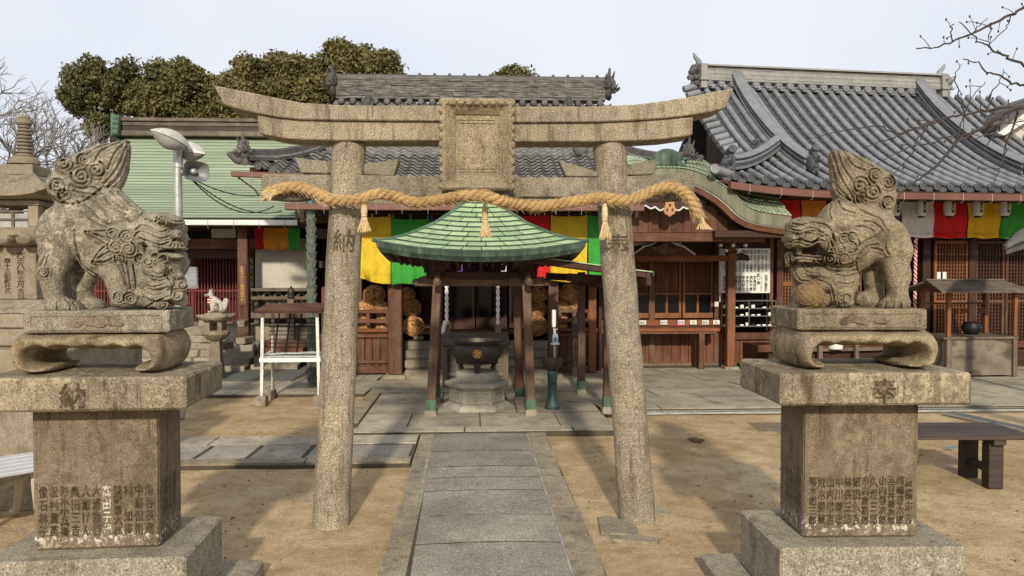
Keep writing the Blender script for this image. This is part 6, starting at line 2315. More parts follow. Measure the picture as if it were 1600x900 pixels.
# rolls of round tiles
disc2 = MB().lathe([(.058, 0), (.058, .03), (.046, .034), (.044, .024), (.018, .024), (.016, .03), (.004, .031)], n=16, M=Matrix.Rotation(R(90), 4, 'X')).mesh('eave_disc', M['tile_new_dark'], smooth=True)
pend = MB().prism([(-.07, .01), (-.07, -.028), (-.035, -.048), (0, -.053), (.035, -.048), (.07, -.028), (.07, .01)], -.012, .012).mesh('eave_tile', M['tile_new_dark'])
for i, x in enumerate(xsL):
    ytop = DY
    if x < VX:
        ytop = max(0.12, (x - XL) * .92)
    pts = [gr(x, y) + Vector((0, 0, .042)) for y in np.linspace(-.02, ytop, max(3, int(13 * ytop / DY)))]
    # one barrel-tile row; a faint lip marks each tile
    rr, pp = [], []
    L_ = sum((b - a).length for a, b in zip(pts[:-1], pts[1:]))
    n = max(2, int(L_ / .28))
    for k in range(n):
        for t, r_ in ((k / n, .050), ((k + .93) / n, .048), ((k + .96) / n, .0445)):
            yy = -.02 + (ytop + .02) * t
            pp.append(gr(x, yy) + Vector((0, 0, .042))); rr.append(r_)
    LG('barrel_tile_row', MB().tube(pp, rr, 10), M['tile_new'], smooth=True, angle=50)
    p = gr(x, -.03)
    I('eave_disc', disc2, gh, T(p.x, p.y, p.z + .04))
    if i + 1 < len(xsL):
        q = gr(x + pitch / 2, -.02)
        I('eave_tile', pend, gh, T(q.x, q.y, q.z + .01))
# verge of short barrel tiles
for k in range(14):
    y = .95 + k * .165
    p = gr(VX, y)
    LG('verge_tile', MB().tube([(VX - .20, y, p.z - .01), (VX - .04, y, p.z + .035), (VX + .03, y, p.z + .05)], .06, 10), M['tile_new'], smooth=True)
vb = [[gr(VX - .16, y) + Vector((0, 0, -.12)), gr(VX - .1, y) + Vector((0, 0, -.02))] for y in np.linspace(.9, DY, 8)]
LG('verge_board', MB().thick(vb, (.04, 0, 0)), M['wood_dark'])
LG('gable_wall', MB().hexa([(VX + .25, 1.1, 2.9), (VX + .3, 1.1, 2.9), (VX + .3, DY, 2.9), (VX + .25, DY, 2.9), (VX + .25, 1.1, 3.25), (VX + .3, 1.1, 3.25), (VX + .3, DY, 4.7), (VX + .25, DY, 4.7)]), M['wood_dark'])
LG('side_slope', MB().thick([[(XL, 0, Z0 + .12), (XL, 4.5, Z0 + .12)], [(VX + .3, 1.1, 3.3), (VX + .3, 4.5, 3.3)]], (0, 0, -.06)), M['tile_new_dark'])
bell = MB().lathe([(.0, .0), (.03, 0), (.026, .05), (.012, .08)], (VX - .2, .95, 3.0), 10).tube([(VX - .2, .95, 3.08), (VX - .2, .95, 3.22)], .005, 5).box((VX - .2, .95, 2.95), (.05, .004, .06))
LG('wind_bell', bell, M['bronze'])

# main ridge
R0, R1 = .93, 5.62
yr = DY + .02
for k in range(int((R1 - R0) / pitch)):
    x = R0 + .1 + k * pitch
    LG('ridge_disc', MB().lathe([(.072, 0), (.062, .05), (.058, .055), (.054, .045), (.02, .045), (.01, .055)], (x, yr - .13, Z1 + .06), 14, M=Matrix.Rotation(R(90), 4, 'X')), M['tile_new'], smooth=True)
LG('ridge_bed', MB().bb((R0, yr - .14, Z1 - .02), (R1, yr + .2, Z1 + .012)), M['tile_new'])
z = Z1 + .12
for k in range(6):
    mb = MB()
    x = R0 - .02
    while x < R1:
        x2 = min(R1, x + rnd.uniform(.20, .26))
        w = .15 - .008 * k + (.012 if k % 2 else 0)
        mb.bb((x + .002, yr - w + rnd.uniform(-.004, .004), z), (x2 - .002, yr + w, z + .038))
        x = x2
    o = LG('ridge_course', mb, M['tile_new_pale']); o['kind'] = 'stuff'
    z += .041
LG('ridge_cap', MB().thick([[(R0 - .08, yr - .18, z), (R1 + .05, yr - .18, z)], [(R0 - .08, yr, z + .05), (R1 + .05, yr, z + .05)], [(R0 - .08, yr + .18, z), (R1 + .05, yr + .18, z)]], (0, 0, .03)), M['tile_new_pale'])


def gargoyle(nm, c, sx, s_, mat, horn=False):
    m = MB()
    c = Vector(c)
    m.ball(c, .13 * s_, 12, 9, (.7, .9, 1.25))
    rr = random.Random(11)
    for k in range(22):
        d = Vector((sx * abs(rr.gauss(.6, .5)), rr.gauss(-.5, .6), rr.gauss(0, .9))).normalized()
        p = c + Vector((d.x * .10, d.y * .12, d.z * .16)) * s_
        m.ball(p, rr.uniform(.025, .055) * s_, 7, 5)
        if k % 9 == 4:
            m.tube([p, p + d * .05 * s_, p + d * .10 * s_ + Vector((0, 0, .05 * s_))], [.026 * s_, .02 * s_, .006 * s_], 6)
    if horn:
        m.tube([c + Vector((sx * .02, 0, .15)) * s_, c + Vector((sx * .04, 0, .27)) * s_, c + Vector((sx * .12, 0, .38)) * s_, c + Vector((sx * .15, 0, .48)) * s_], [.05 * s_, .045 * s_, .03 * s_, .01 * s_], 8)
    return LG(nm, m, mat, smooth=True)


gargoyle('ridge_ornament', (R0 - .10, yr - .02, Z1 + .22), -1, 1.15, M['tile_dark'])
gargoyle('ridge_ornament', (R1 + .10, yr - .02, Z1 + .22), 1, 1.1, M['tile_new_pale'])
for x, sx in ((R0 - .02, -1), (R1 + .0, 1)):
    LG('ridge_end', MB().bb((x - .06, yr - .20, Z1 - .03), (x + .06, yr + .2, Z1 + .40)).bb((x - .08, yr - .23, Z1 + .1), (x + .08, yr + .23, Z1 + .15)), M['tile_new_pale'], bevel=.008)
    LG('ridge_horn', MB().tube([(x, yr, Z1 + .40), (x + sx * .03, yr, Z1 + .48), (x + sx * .10, yr, Z1 + .56), (x + sx * .13, yr, Z1 + .63)], [.06, .05, .035, .012], 8), M['tile_new'], smooth=True)


def lower_ridge(pts, w, cm, big=1.0):
    ridge_local(pts, w, [.05, .045, .045, .045, .045], cm)


def ridge_local(pts, w, hts, cm):
    z = .05
    pts = [Vector(p) for p in pts]
    for k, hgt in enumerate(hts):
        ww = w - .006 * k + (.036 if k % 2 == 0 else 0)
        rows = []
        for i, p in enumerate(pts):
            t = pts[min(i + 1, len(pts) - 1)] - pts[max(i - 1, 0)]
            s_ = Vector((-t.y, t.x, 0)).normalized() * ww / 2
            a, b = Vector((0, 0, z + .003)), Vector((0, 0, z + hgt - .004))
            rows.append([p + s_ + a, p - s_ + a, p - s_ + b, p + s_ + b])
        mb = MB().strip(rows, closed=True)
        n_ = len(rows) * 4
        mb.f += [(0, 1, 2, 3), (n_ - 1, n_ - 2, n_ - 3, n_ - 4)]
        LG('ridge_course', mb, cm[k % 2], smooth=True, angle=40)
        z += hgt
    rows = []
    for i, p in enumerate(pts):
        t = pts[min(i + 1, len(pts) - 1)] - pts[max(i - 1, 0)]
        s_ = Vector((-t.y, t.x, 0)).normalized()
        rows.append([p + s_ * (w * .62 * c_) + Vector((0, 0, z + .05 * (1 - c_ * c_))) for c_ in (1, .6, 0, -.6, -1)] + [p + s_ * (-w * .62) + Vector((0, 0, z - .012)), p + s_ * (w * .62) + Vector((0, 0, z - .012))])
    mb = MB().strip(rows, closed=True)
    n_ = len(rows) * 7
    mb.f += [tuple(range(7)), tuple(range(n_ - 7, n_))[::-1]]
    LG('ridge_cap', mb, M['tile_new'], smooth=True, angle=50)
    return z


TN = [M['tile_new'], M['tile_new_dark']]
for kx in (KX, 5.15):
    pts = [gr(kx, y) + Vector((0, 0, .03 + .13 * max(0, (y - 2.3) / .8) ** 2)) for y in np.linspace(DY - .02, .55, 14)]
    ridge_local(pts, .17, [.05, .045, .045, .045], TN)
    e = pts[-1]
    gargoyle('ridge_ornament', (e.x, e.y - .05, e.z + .13), .01, .95, M['tile_new_dark'])
    LG('ornament_drum', MB().lathe([(.055, 0), (.055, .14), (.04, .145), (.03, .14)], (e.x + .02, e.y - .0, e.z + .30), 14, M=Matrix.Rotation(R(65), 4, 'X')), M['tile_new_dark'], smooth=True)
pts = [gr(x, y) + Vector((0, 0, .03 + .04 * max(0, .4 - x))) for x, y in zip(np.linspace(KX - .05, .10, 9), np.linspace(1.42, .12, 9))]
ridge_local(pts, .15, [.045, .04, .04, .04], TN)
e = pts[-1]
gargoyle('corner_ornament', (e.x - .02, e.y - .02, e.z + .10), -1, .95, M['tile_new_dark'])
LG('ornament_drum', MB().lathe([(.06, 0), (.06, .16), (.045, .165), (.03, .16)], (e.x - .02, e.y + .02, e.z + .28), 14, M=Matrix.Rotation(R(72), 4, 'X')), M['tile_new_dark'], smooth=True)
m_ = pts[3]
gargoyle('ridge_ornament', (m_.x - .1, m_.y - .02, m_.z + .25), -1, .55, M['tile_new_dark'])
LG('corner_barrel', MB().tube([gr(.1, .06) + Vector((0, 0, .04)), Vector((XL - .12, -.14, Z0 + .19))], .06, 10), M['tile_new'], smooth=True)
LG('corner_disc', MB().lathe([(.068, 0), (.068, .03), (.05, .034), (.02, .03)], (XL - .13, -.15, Z0 + .19), 14, M=Matrix.Rotation(R(78), 4, 'X') ), M['tile_new'], smooth=True)
bk_ = [[Vector((x, 2 * DY - y, gz_(y) - .02)) for x in (R0, 3, R1)] for y in np.linspace(DY, .2, 6)]
LG('rear_roof', MB().thick(bk_, (0, 0, -.08)), M['tile_new_dark'])
# eave boards, gutter
rows = [[gr(x, -.03) + Vector((0, 0, -.035)) for x in np.linspace(XL, XRR, 20)], [gr(x, 1.6) + Vector((0, 0, -.30)) for x in np.linspace(XL, XRR, 20)]]
LG('eave_soffit', MB().thick(rows, (0, 0, -.04)), M['wood_darkx'])
gp = [gr(x, -.12) + Vector((0, 0, -.075)) for x in np.linspace(XL + .1, XRR, 22)]
mb = MB()
rows = [[p + Vector((0, -.05, -.05)), p + Vector((0, .05, -.05)), p + Vector((0, .05, .04)), p + Vector((0, -.05, .04))] for p in gp]
mb.strip(rows, closed=True); n_ = len(rows) * 4
mb.f += [(0, 1, 2, 3), (n_ - 1, n_ - 2, n_ - 3, n_ - 4)]
gu = LG('gutter', mb, M['gutter'])
for k in range(14):
    p = gr(.25 + k * .46, -.12) + Vector((0, 0, -.075))
    O('gutter_hook', MB().tube([p + Vector((0, -.053, .042)), p + Vector((0, -.056, -.058)), p + Vector((0, -.02, -.09)), p + Vector((0, .02, -.08))], .004, 5), M['steel'], gu, local=True)
rm3 = MB().box((0, .75, 0), (.06, 1.5, .07)).mesh('rafter', M['wood_darkx'])
for k in range(30):
    x = XL + .1 + k * .23
    p = gr(x, .02)
    I('rafter', rm3, gh, T(p.x, p.y, p.z - .12) @ Matrix.Rotation(R(6), 4, 'X'))

# body of the hall
BY = 1.55
zf = lambda py, y=BY: P(1480, py, 10.4 + y + .6).z
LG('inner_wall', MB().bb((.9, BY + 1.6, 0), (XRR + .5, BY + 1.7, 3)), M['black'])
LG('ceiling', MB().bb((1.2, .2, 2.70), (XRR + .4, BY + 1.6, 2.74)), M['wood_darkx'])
LG('floor', MB().bb((1.2, BY - .45, 0), (XRR + .4, BY + 1.6, .42)), M['wood_darkx'])
LG('floor_edge', MB().bb((1.0, BY - .52, .36), (XRR + .4, BY - .45, .47)), M['woodx'], bevel=.008)


def lx(px, y):                                # pixel column -> local x at local depth y
    lo, hi = -2.0, 9.0
    m_ = wm(gh)
    for _ in range(40):
        mid = (lo + hi) / 2
        w = m_ @ Vector((mid, y, 1.5))
        r_ = CROT.transposed() @ (w - CAM)
        if 800 + F * r_.x / -r_.z < px:
            lo = mid
        else:
            hi = mid
    return (lo + hi) / 2


def lz(px, py, y):
    w = wm(gh) @ Vector((lx(px, y), y, 0))
    return P(px, py, w.y).z


for k, (pa, pb, mt) in enumerate(((1460, 1513, 'lattice'), (1524, 1570, 'lattice_dark'), (1572, 1640, 'lattice_dark'))):
    a, b = lx(pa, BY), lx(pb, BY)
    z0_, z1_ = lz(1490, 592, BY), lz(1490, 376, BY)
    fm = 'wood_orange' if k == 0 else 'wood'
    zm = z0_ + (z1_ - z0_) * .56
    fr = MB().bb((a, BY, z0_), (a + .045, BY + .045, z1_)).bb((b - .045, BY, z0_), (b, BY + .045, z1_)).bb((a + .045, BY, z0_), (b - .045, BY + .045, z0_ + .06)).bb((a + .045, BY, z1_ - .05), (b - .045, BY + .045, z1_)).bb((a + .045, BY, zm - .02), (b - .045, BY + .045, zm + .02))
    d = LG('lattice_door', fr, M[fm])
    lt = MB()
    nx = max(6, int((b - a) / .062))
    for i in range(1, nx):
        x = a + .045 + (b - a - .09) * i / nx
        lt.bb((x - .010, BY + .01, z0_ + .06), (x + .010, BY + .024, z1_ - .05))
    nz = int((z1_ - z0_) / .062)
    for j in range(1, nz):
        z = z0_ + .06 + (z1_ - z0_ - .11) * j / nz
        lt.bb((a + .045, BY + .024, z - .010), (b - .045, BY + .036, z + .010))
    o = O('lattice', lt, M[mt], d, local=True); o['kind'] = 'stuff'
    O('door_backing', MB().bb((a, BY + .06, z0_), (b, BY + .075, z1_)), M['wood_dark'] if k == 0 else M['black'], d, local=True)
for px in (1446, 1518):
    x = lx(px, BY)
    LG('pillar', MB().bb((x - .07, BY - .04, .3), (x + .07, BY + .10, 2.7)), M['wood_dark'], bevel=.01)
x = lx(1296, BY)
LG('pillar', MB().bb((x - .09, BY - .3, .05), (x + .09, BY - .12, 2.7)), M['wood'], bevel=.01)
LG('lintel', MB().bb((1.2, BY - .02, lz(1490, 374, BY)), (XRR + .3, BY + .12, lz(1490, 345, BY))), M['wood_darkx'])
for px, py0, py1 in ((1467, 425, 442), (1476, 425, 442)):
    xx = lx(px, BY - .02)
    LG('paper_slip', MB().bb((xx - .035, BY - .018, lz(px, py1, BY)), (xx + .035, BY - .012, lz(px, py0, BY))), M['paper'])
# silver fittings glimpsed under the opening
LG('white_pail', MB().lathe([(.11, .40), (.13, .65), (.12, .66)], (lx(1306, 1.0), 1.0, 0), 18), M['paper'], smooth=True)
for px in (1281, 1338):
    LG('stair_rail', MB().bb((lx(px, 1.0) - .03, .95, .1), (lx(px, 1.0) + .03, 1.0, .62)), M['wood_greyz'])
for z in (.18, .36, .5):
    LG('stair_tread', MB().bb((lx(1240, .9), .9 + z * .3, z), (lx(1400, .9), 1.2 + z * .3, z + .05)), M['wood_grey'])

# cloths and lanterns hung in front
def world_banner(pa, pb, yt, yb, ly, mat, label):
    a, b = lx(pa, ly), lx(pb, ly)
    zt, zb_ = lz((pa + pb) / 2, yt, ly), lz((pa + pb) / 2, yb, ly)
    w = wm(gh)
    r_ = root('banner', label, 'banner', w @ Vector(((a + b) / 2, ly, zb_)), RZH, 'five coloured banners of the great hall')
    hw = (b - a) / 2
    rows = []
    ph = rnd.uniform(0, 6)
    for j in range(11):
        v = j / 10
        rows.append([(-hw + 2 * hw * i / 16, .02 * v * math.sin(i * .9 + ph) + .012 * math.sin(v * 9), (zt - zb_) * (1 - v) + .008 * math.sin(i * .6 + ph)) for i in range(17)])
    O('cloth', MB().thick(rows, (0, .004, 0)), mat, r_, local=True, smooth=True, angle=80)
    hz_ = [[(x, y - .012 - .004 * math.sin(k * 1.1), z + .07) for k, (x, y, z) in enumerate(rows[10])], [(x, y - .016, z + .05 + .014 * abs(math.sin(k * .78 + ph))) for k, (x, y, z) in enumerate(rows[10])]]
    O('hem', MB().thick(hz_, (0, .006, 0)), mat, r_, local=True, smooth=True, angle=80)
    return r_


LYB = 1.12
for pa, pb, yt, yb, m_, lab in ((1196, 1250, 306, 352, 'c_red', 'dark red cloth banner above the showcase beyond the lion with the ball'), (1251, 1290, 306, 348, 'c_orange', 'orange cloth banner just behind the back of the lion with the ball'), (1362, 1406, 306, 369, 'c_purple', 'purple cloth banner peeping past the tail of the lion with the ball'), (1407, 1458, 307, 371, 'c_white', 'white cloth banner beside the red and white bell rope'), (1459, 1510, 307, 372, 'c_red', 'red cloth banner between the white one and the yellow one of the great hall'), (1511, 1562, 308, 372, 'c_amber', 'yellow cloth banner above the lattice doors of the great hall'), (1563, 1618, 308, 373, 'c_green', 'green cloth banner at the edge of the picture under the great hall eave')):
    world_banner(pa, pb, yt, yb, LYB, M[m_], lab)
LG('banner_rail', MB().bb((.75, LYB - .02, lz(1480, 304, LYB)), (XRR, LYB + .02, lz(1480, 300, LYB))), M['wood_darkx'])
for px, lab in ((1397, 'white paper lantern by the tail of the lion with the ball'), (1438, 'white paper lantern in front of the white banner'), (1482, 'white paper lantern in front of the red banner'), (1526, 'white paper lantern in front of the yellow banner'), (1568, 'white paper lantern before the yellow and green edge')):
    ly = .88
    x = lx(px, ly); zc = lz(px, 325, ly)
    r_ = root('paper_lantern', lab, 'lantern', wm(gh) @ Vector((x, ly, zc - .15)), RZH, 'paper lanterns under the great hall eave')
    pr = []
    for k in range(25):
        t = k / 24
        pr.append((.082 * (1 - abs(2 * t - 1) ** 5 * .45) + (.002 if k % 2 else -.001), .02 + .26 * t))
    O('shade', MB().lathe(pr, n=20), M['paper'], r_, local=True, smooth=True)
    O('rim', MB().lathe([(.05, .28), (.052, .30), (.045, .305)], n=16), M['black'], r_, local=True)
    O('rim', MB().lathe([(.045, .0), (.052, .005), (.05, .022)], n=16), M['black'], r_, local=True)
    q = MB(); put(q, text_mb('聖\n天\n尊', .062, .002, 1, 0, .001), T(0, -.084, .155))
    O('lettering', q, M['ink'], r_, local=True)
# bell rope red and white
x = lx(1430, 1.2)
wp = wm(gh) @ Vector((x, 1.2, 0))
br = root('bell_rope', 'red and white twisted bell rope hanging before the dark doorway of the great hall', 'bell rope', (wp.x, wp.y, .9))
zt, zb_ = P(1429, 371, wp.y).z, P(1431, 482, wp.y).z
for k, m_ in enumerate(('rope_white', 'rope_red', 'rope_white', 'rope_red')):
    O('strand', MB().tube([(wp.x + .015 * math.cos(j * .55 + k * math.pi / 2), wp.y + .015 * math.sin(j * .55 + k * math.pi / 2), zt + .15 - (zt + .15 - zb_) * j / 109) for j in range(110)], .0125, 6), M[m_], br, smooth=True)
tq = MB()
for k in range(30):
    a = rnd.uniform(0, 6.28)
    tq.tube([(wp.x, wp.y, zb_ + .01), (wp.x + .045 * math.cos(a), wp.y + .045 * math.sin(a), zb_ - .06)], .006, 4)
O('tassel', tq, M['rope_red'], br)

# roofed wooden box
g = G(1468, 602)
wbx = root('roofed_box', 'weathered plywood box under a small grey board roof on four thin posts', 'shelter', (4.25 + 2.5, 10.9, .045), R(4))
bx_, by_ = P(1509, 590, 11.2).x, 11.2
wbx.location = (bx_, by_, .045)
LB_ = lambda nm, mb, mat, **k: O(nm, mb, mat, wbx, local=True, **k)
hw = .56
LB_('front_panel', MB().bb((-hw + .1, -.30, .03), (hw - .02, -.275, .56)), M['plywood'])
LB_('side_panel', MB().bb((-hw, -.28, .03), (-hw + .02, .3, .56)), M['plywood'])
LB_('side_panel', MB().bb((hw - .02, -.27, .03), (hw, .3, .56)), M['plywood'])
LB_('back_panel', MB().bb((-hw + .02, .28, .03), (hw - .02, .3, .56)), M['plywood'])
LB_('front_panel', MB().bb((-hw - .0, -.31, .03), (-hw + .095, -.285, .56)), M['wood_grey'])
LB_('top_board', MB().bb((-hw - .04, -.33, .56), (hw + .03, .34, .60)), M['wood_grey'], bevel=.005)
for x in (-hw + .03, hw - .03):
    for y in (-.31, .28):
        LB_('post', MB().bb((x - .028, y - .028, .602), (x + .028, y + .028, 1.29)), M['wood_orange'])
        LB_('batten', MB().bb((x - .032, y - .025, .0), (x + .032, y + .02, .559)), M['wood_greyz'])
rows = [[(-hw - .22, -.50, 1.25), (hw + .14, -.50, 1.25)], [(-hw - .10, .0, 1.40), (hw + .02, .0, 1.40)], [(-hw - .22, .46, 1.25), (hw + .14, .46, 1.25)]]
LB_('roof', MB().thick(rows, (0, 0, .025)), M['wood_grey'])
LB_('ridge_board', MB().bb((-hw - .12, -.03, 1.424), (hw + .04, .03, 1.445)), M['wood_grey'])
LB_('gable_brace', MB().beam((-hw + .0, -.30, 1.27), (-hw + .0, .28, 1.27), .04, .05), M['wood_orange'])
LB_('pot', MB().lathe([(.08, .602), (.13, .66), (.14, .72), (.11, .78), (.12, .79)], (.12, .05, 0), 18), M['iron'], smooth=True)
for x in (-.05, .12, .42):
    LB_('votive_tag', MB().bb((x - .045, .2, .92), (x + .045, .21, .985)).bb((x - .02, .2, .985), (x + .02, .21, 1.0)), M['wood_orangex'])
LB_('tag_rail', MB().bb((-hw + .06, .20, 1.05), (hw - .06, .225, 1.08)), M['wood'])

# dark bench
p1 = G(1583, 671, .40); p0 = p1 + Vector((-1.35, .068, 0))
d_ = (p1 - p0); L_ = d_.length; an = math.atan2(d_.y, d_.x)
bn = root('wooden_bench', 'dark brown wooden bench whose legs show beside the pedestal carved 奉', 'bench', ((p0.x + p1.x) / 2, (p0.y + p1.y) / 2, 0), an)
LN_ = lambda nm, mb, mat, **k: O(nm, mb, mat, bn, local=True, **k)
for k in range(4):
    y = -.19 + k * .127
    LN_('seat_plank', MB().bb((-L_ / 2, y - .06, .372), (L_ / 2, y + .06, .405)), M['wood_bench'], bevel=.005)
for x in (-L_ / 2 + .25, L_ / 2 - .25):
    for y in (-.15, .16):
        LN_('leg', MB().bb((x - .055, y - .05, -.01), (x + .055, y + .05, .330)), M['wood_bench'], bevel=.006)
    LN_('stretcher', MB().bb((x - .025, -.10, .10), (x + .025, .12, .145)), M['wood_bench'])
    LN_('cross_beam', MB().bb((x - .045, -.24, .331), (x + .045, .24, .371)), M['wood_bench'])

b2 = copy_tree(bn)
b2.location = (3.44, 7.05, 0)
b2.rotation_euler = (0, 0, R(-4))
b2.scale = (.82, .82, .97)
b2['label'] = 'dark wooden bench almost wholly hidden behind the pedestal carved 奉, only its end showing'
for b_ in (bn, b2):
    b_['group'] = 'dark wooden benches'

# small roof corner by the right edge and the white gable above it
cr_ = root('gate_roof', 'small old tiled roof corner jutting in at the picture edge below the banners', 'roof', (7.2, 9.6, 0))
for k in range(5):
    Yk = 9.0 + .16 * k
    a, b = P(1572 + 4 * k, 386 - 4.5 * k, Yk), P(1650, 356 - 4 * k, Yk + .1)
    O('roof_tile', MB().tube([a, a.lerp(b, .15) + Vector((0, 0, .02)), b], .034, 10), M['tile_dark'], cr_, smooth=True)
    O('roof_tile', MB().lathe([(.038, 0), (.038, .03), (.025, .035)], tuple(a), 12, M=Matrix.Rotation(R(-90), 4, 'Y')), M['tile_dark'], cr_, smooth=True)
O('roof_base', MB().thick([[P(1572, 391, 9.0), P(1660, 364, 9.1)], [P(1588, 370, 9.7), P(1660, 340, 9.8)]], (0, 0, -.05)), M['tile_dark'], cr_)
pb_ = P(1640, 400, 9.2)
O('roof_post', MB().bb((pb_.x, 9.2, 0), (pb_.x + .12, 9.32, pb_.z + .2)), M['wood_dark'], cr_)
a = P(1600, 165, 12.8)
wg = root('white_gable_house', 'white plastered gable with a dark tiled edge at the far picture corner', 'building', (a.x + 1, 13.2, 0))
pz = lambda L: [(P(x, y, 12.8).x, P(x, y, 12.8).z) for x, y in L]
for k in range(5):
    x, y = 1551 + 13 * k, 205 - 9.5 * k
    O('roof_verge', MB().prism(pz([(x, y), (x - 1, y - 9), (x + 13, y - 18.5), (x + 14, y - 9.5)]), 12.6, 15), M['tile_dark'], wg)
O('verge_board', MB().prism(pz([(1552, 207), (1618, 160), (1640, 146), (1640, 168), (1612, 184), (1566, 212)]), 12.75, 14.8), M['white'], wg)
O('wall', MB().prism(pz([(1580, 208), (1640, 172), (1640, 420), (1602, 420), (1602, 222)]), 13.05, 14.6), M['plaster'], wg)
O('wall_beam', MB().prism(pz([(1562, 212), (1570, 210), (1640, 240), (1640, 256)]), 12.9, 13.04), M['wood_dark'], wg)


# ------------------------------------------------------------------ green roofed hall
LY = 12.6
lh = root('copper_roof_hall', 'wooden hall with a broad pale green copper roof and red barred doors', 'temple hall', (-5.4, 14.2, 0))
XLx = lambda px, Y: P(px, 400, Y).x
ez, rz_ = P(380, 341, LY).z, P(300, 214, 16.2).z
lx0, lx1 = XLx(128, LY), XLx(482, LY)
rx0_, rx1_ = XLx(190, 16.2), XLx(560, 16.2)
nst = 29
prof_l = lambda t: ez + (rz_ - ez) * (t - .08 * math.sin(math.pi * t))
for k in range(nst):
    t0, t1 = k / nst, (k + 1.12) / nst
    ya, yb = LY + 3.6 * t0, LY + 3.6 * min(1.02, t1)
    xa0 = lx0 + (rx0_ - lx0) * min(1, t0 * 1.0)
    xb0 = lx0 + (rx0_ - lx0) * min(1, t1)
    za, zb_ = prof_l(t0), prof_l(min(1, t1))
    mb = MB().thick([[(xa0, ya, za + .016), (rx1_, ya, za + .016)], [(xb0, yb, zb_ + .002), (rx1_, yb, zb_ + .002)]], (0, 0, -.016))
    co_ = O('copper_course', mb, M['copper_light'], lh)
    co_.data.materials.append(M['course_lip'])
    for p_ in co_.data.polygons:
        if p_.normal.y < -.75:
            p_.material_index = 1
hp_ = [Vector((lx0 + (rx0_ - lx0) * t, LY + 3.6 * t, prof_l(t) + .02)) for t in np.linspace(0, 1, 10)]
O('hip_ridge', MB().tube(hp_, .04, 8), M['copper_shoe'], lh, smooth=True)
O('side_roof', MB().strip([[Vector((lx0 - .0, LY, ez)), Vector((lx0, LY + 7.2, ez))], [Vector((rx0_, LY + 3.6, rz_)), Vector((rx0_, LY + 3.7, rz_))]]), M['copper_light'], lh)
O('rear_roof', MB().thick([[(rx0_, LY + 3.6, rz_), (rx1_, LY + 3.6, rz_)], [(lx0, LY + 7.2, ez), (rx1_, LY + 7.2, ez)]], (0, 0, -.05)), M['copper_light'], lh)
yR = LY + 3.6
for z0, z1, w, m_ in ((0, .10, .26, 'wood_greyz'), (.104, .20, .20, 'wood_dark'), (.204, .29, .22, 'wood_grey'), (.294, .36, .27, 'wood_grey')):
    O('ridge_box', MB().bb((rx0_ + .06, yR - w, rz_ + z0 - .02), (rx1_, yR + w, rz_ + z1 - .02)), M['wood_grey'] if m_ != 'wood_dark' else M['wood_bench'], lh, bevel=.006)
for k in range(4):
    O('ridge_end', MB().tube([(rx0_ + .02, yR - .36 + .02 * k, rz_ + .02 + .10 * k), (rx0_ + .14, yR - .36 + .02 * k, rz_ + .02 + .10 * k)], .06, 10), M['copper_shoe'], lh, smooth=True)
O('ridge_end_plate', MB().bb((rx0_ - .04, yR - .34, rz_ - .05), (rx0_ + .05, yR + .34, rz_ + .40)), M['copper_shoe'], lh, bevel=.02)
O('eave_board', MB().bb((lx0, LY + .02, ez - .10), (lx1, LY + .08, ez - .012)), M['wood_dark'], lh)
O('soffit', MB().bb((lx0, LY + .1, ez - .12), (lx1, 14.6, ez - .08)), M['wood_darkx'], lh)
gutter(lh, (lx0 + .2, LY - .06, ez - .075), (XLx(466, LY - .06), LY - .06, ez - .075), .09, .085, M['gutter_white'], 8)
O('downpipe', MB().bb((XLx(462, LY), LY - .02, ez - .02), (XLx(466, LY), LY + .03, ez + .14)), M['wood_greyz'], lh)
# body
bY = 13.6
Zl = lambda py, Y=bY: P(380, py, Y).z
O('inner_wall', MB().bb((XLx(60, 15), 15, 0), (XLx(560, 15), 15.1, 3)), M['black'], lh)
O('head_beam', MB().bb((XLx(130, bY), bY - .1, Zl(389)), (XLx(404, bY), bY + .1, Zl(373))), M['woodx'], lh, bevel=.01)
O('head_wall', MB().bb((XLx(330, bY), bY + .02, Zl(372)), (XLx(368, bY), bY + .05, Zl(352))), M['plaster'], lh)
O('head_wall', MB().bb((XLx(150, bY), bY + .06, Zl(404)), (XLx(395, bY), bY + .09, Zl(389.5))), M['wood_darkx'], lh)
O('carved_board', MB().bb((XLx(150, bY), bY + .00, Zl(404)), (XLx(374, bY), bY + .06, Zl(397))), M['wood_dark'], lh)
O('floor', MB().bb((XLx(60, bY), bY - .3, 0), (XLx(520, bY), 15, Zl(508))), M['step_stone'], lh)
dY = bY + .75
x0, x1 = XLx(150, dY + .2), XLx(374, dY + .2)
Zl = lambda py, Y=dY: P(380, py, Y).z
O('door_sill', MB().bb((x0, dY + .1, Zl(508)), (x1, dY + .24, Zl(503))), M['red_bar'], lh)
O('door_rail', MB().bb((x0, dY + .14, Zl(456)), (x1, dY + .2, Zl(453))), M['red_bar'], lh)
n = 46
for k in range(n + 1):
    x = x0 + (x1 - x0) * k / n
    w = .045 if k in (0, n) or k == 31 else .018
    O('door_bar', MB().bb((x - w / 2 * 1.2, dY + .15, Zl(503)), (x + w / 2 * 1.2, dY + .18, Zl(400))), M['red_bar'], lh)
O('door_backing', MB().bb((x0, dY + .5, Zl(508)), (x1, dY + .55, Zl(385))), plain('dark_red_inner', (.035, .008, .007), .8), lh)
Zl = lambda py, Y=bY: P(380, py, Y).z
xp = XLx(381, 13.0)
O('pillar', MB().bb((xp - .085, 12.92, .40), (xp + .085, 13.08, ez - .1)), M['wood'], lh, bevel=.012)
O('pillar_base', MB().lathe([(.16, .28), (.17, .33), (.13, .38), (.11, .43)], (xp, 13.0, 0), 18), M['step_stone'], lh, smooth=True)
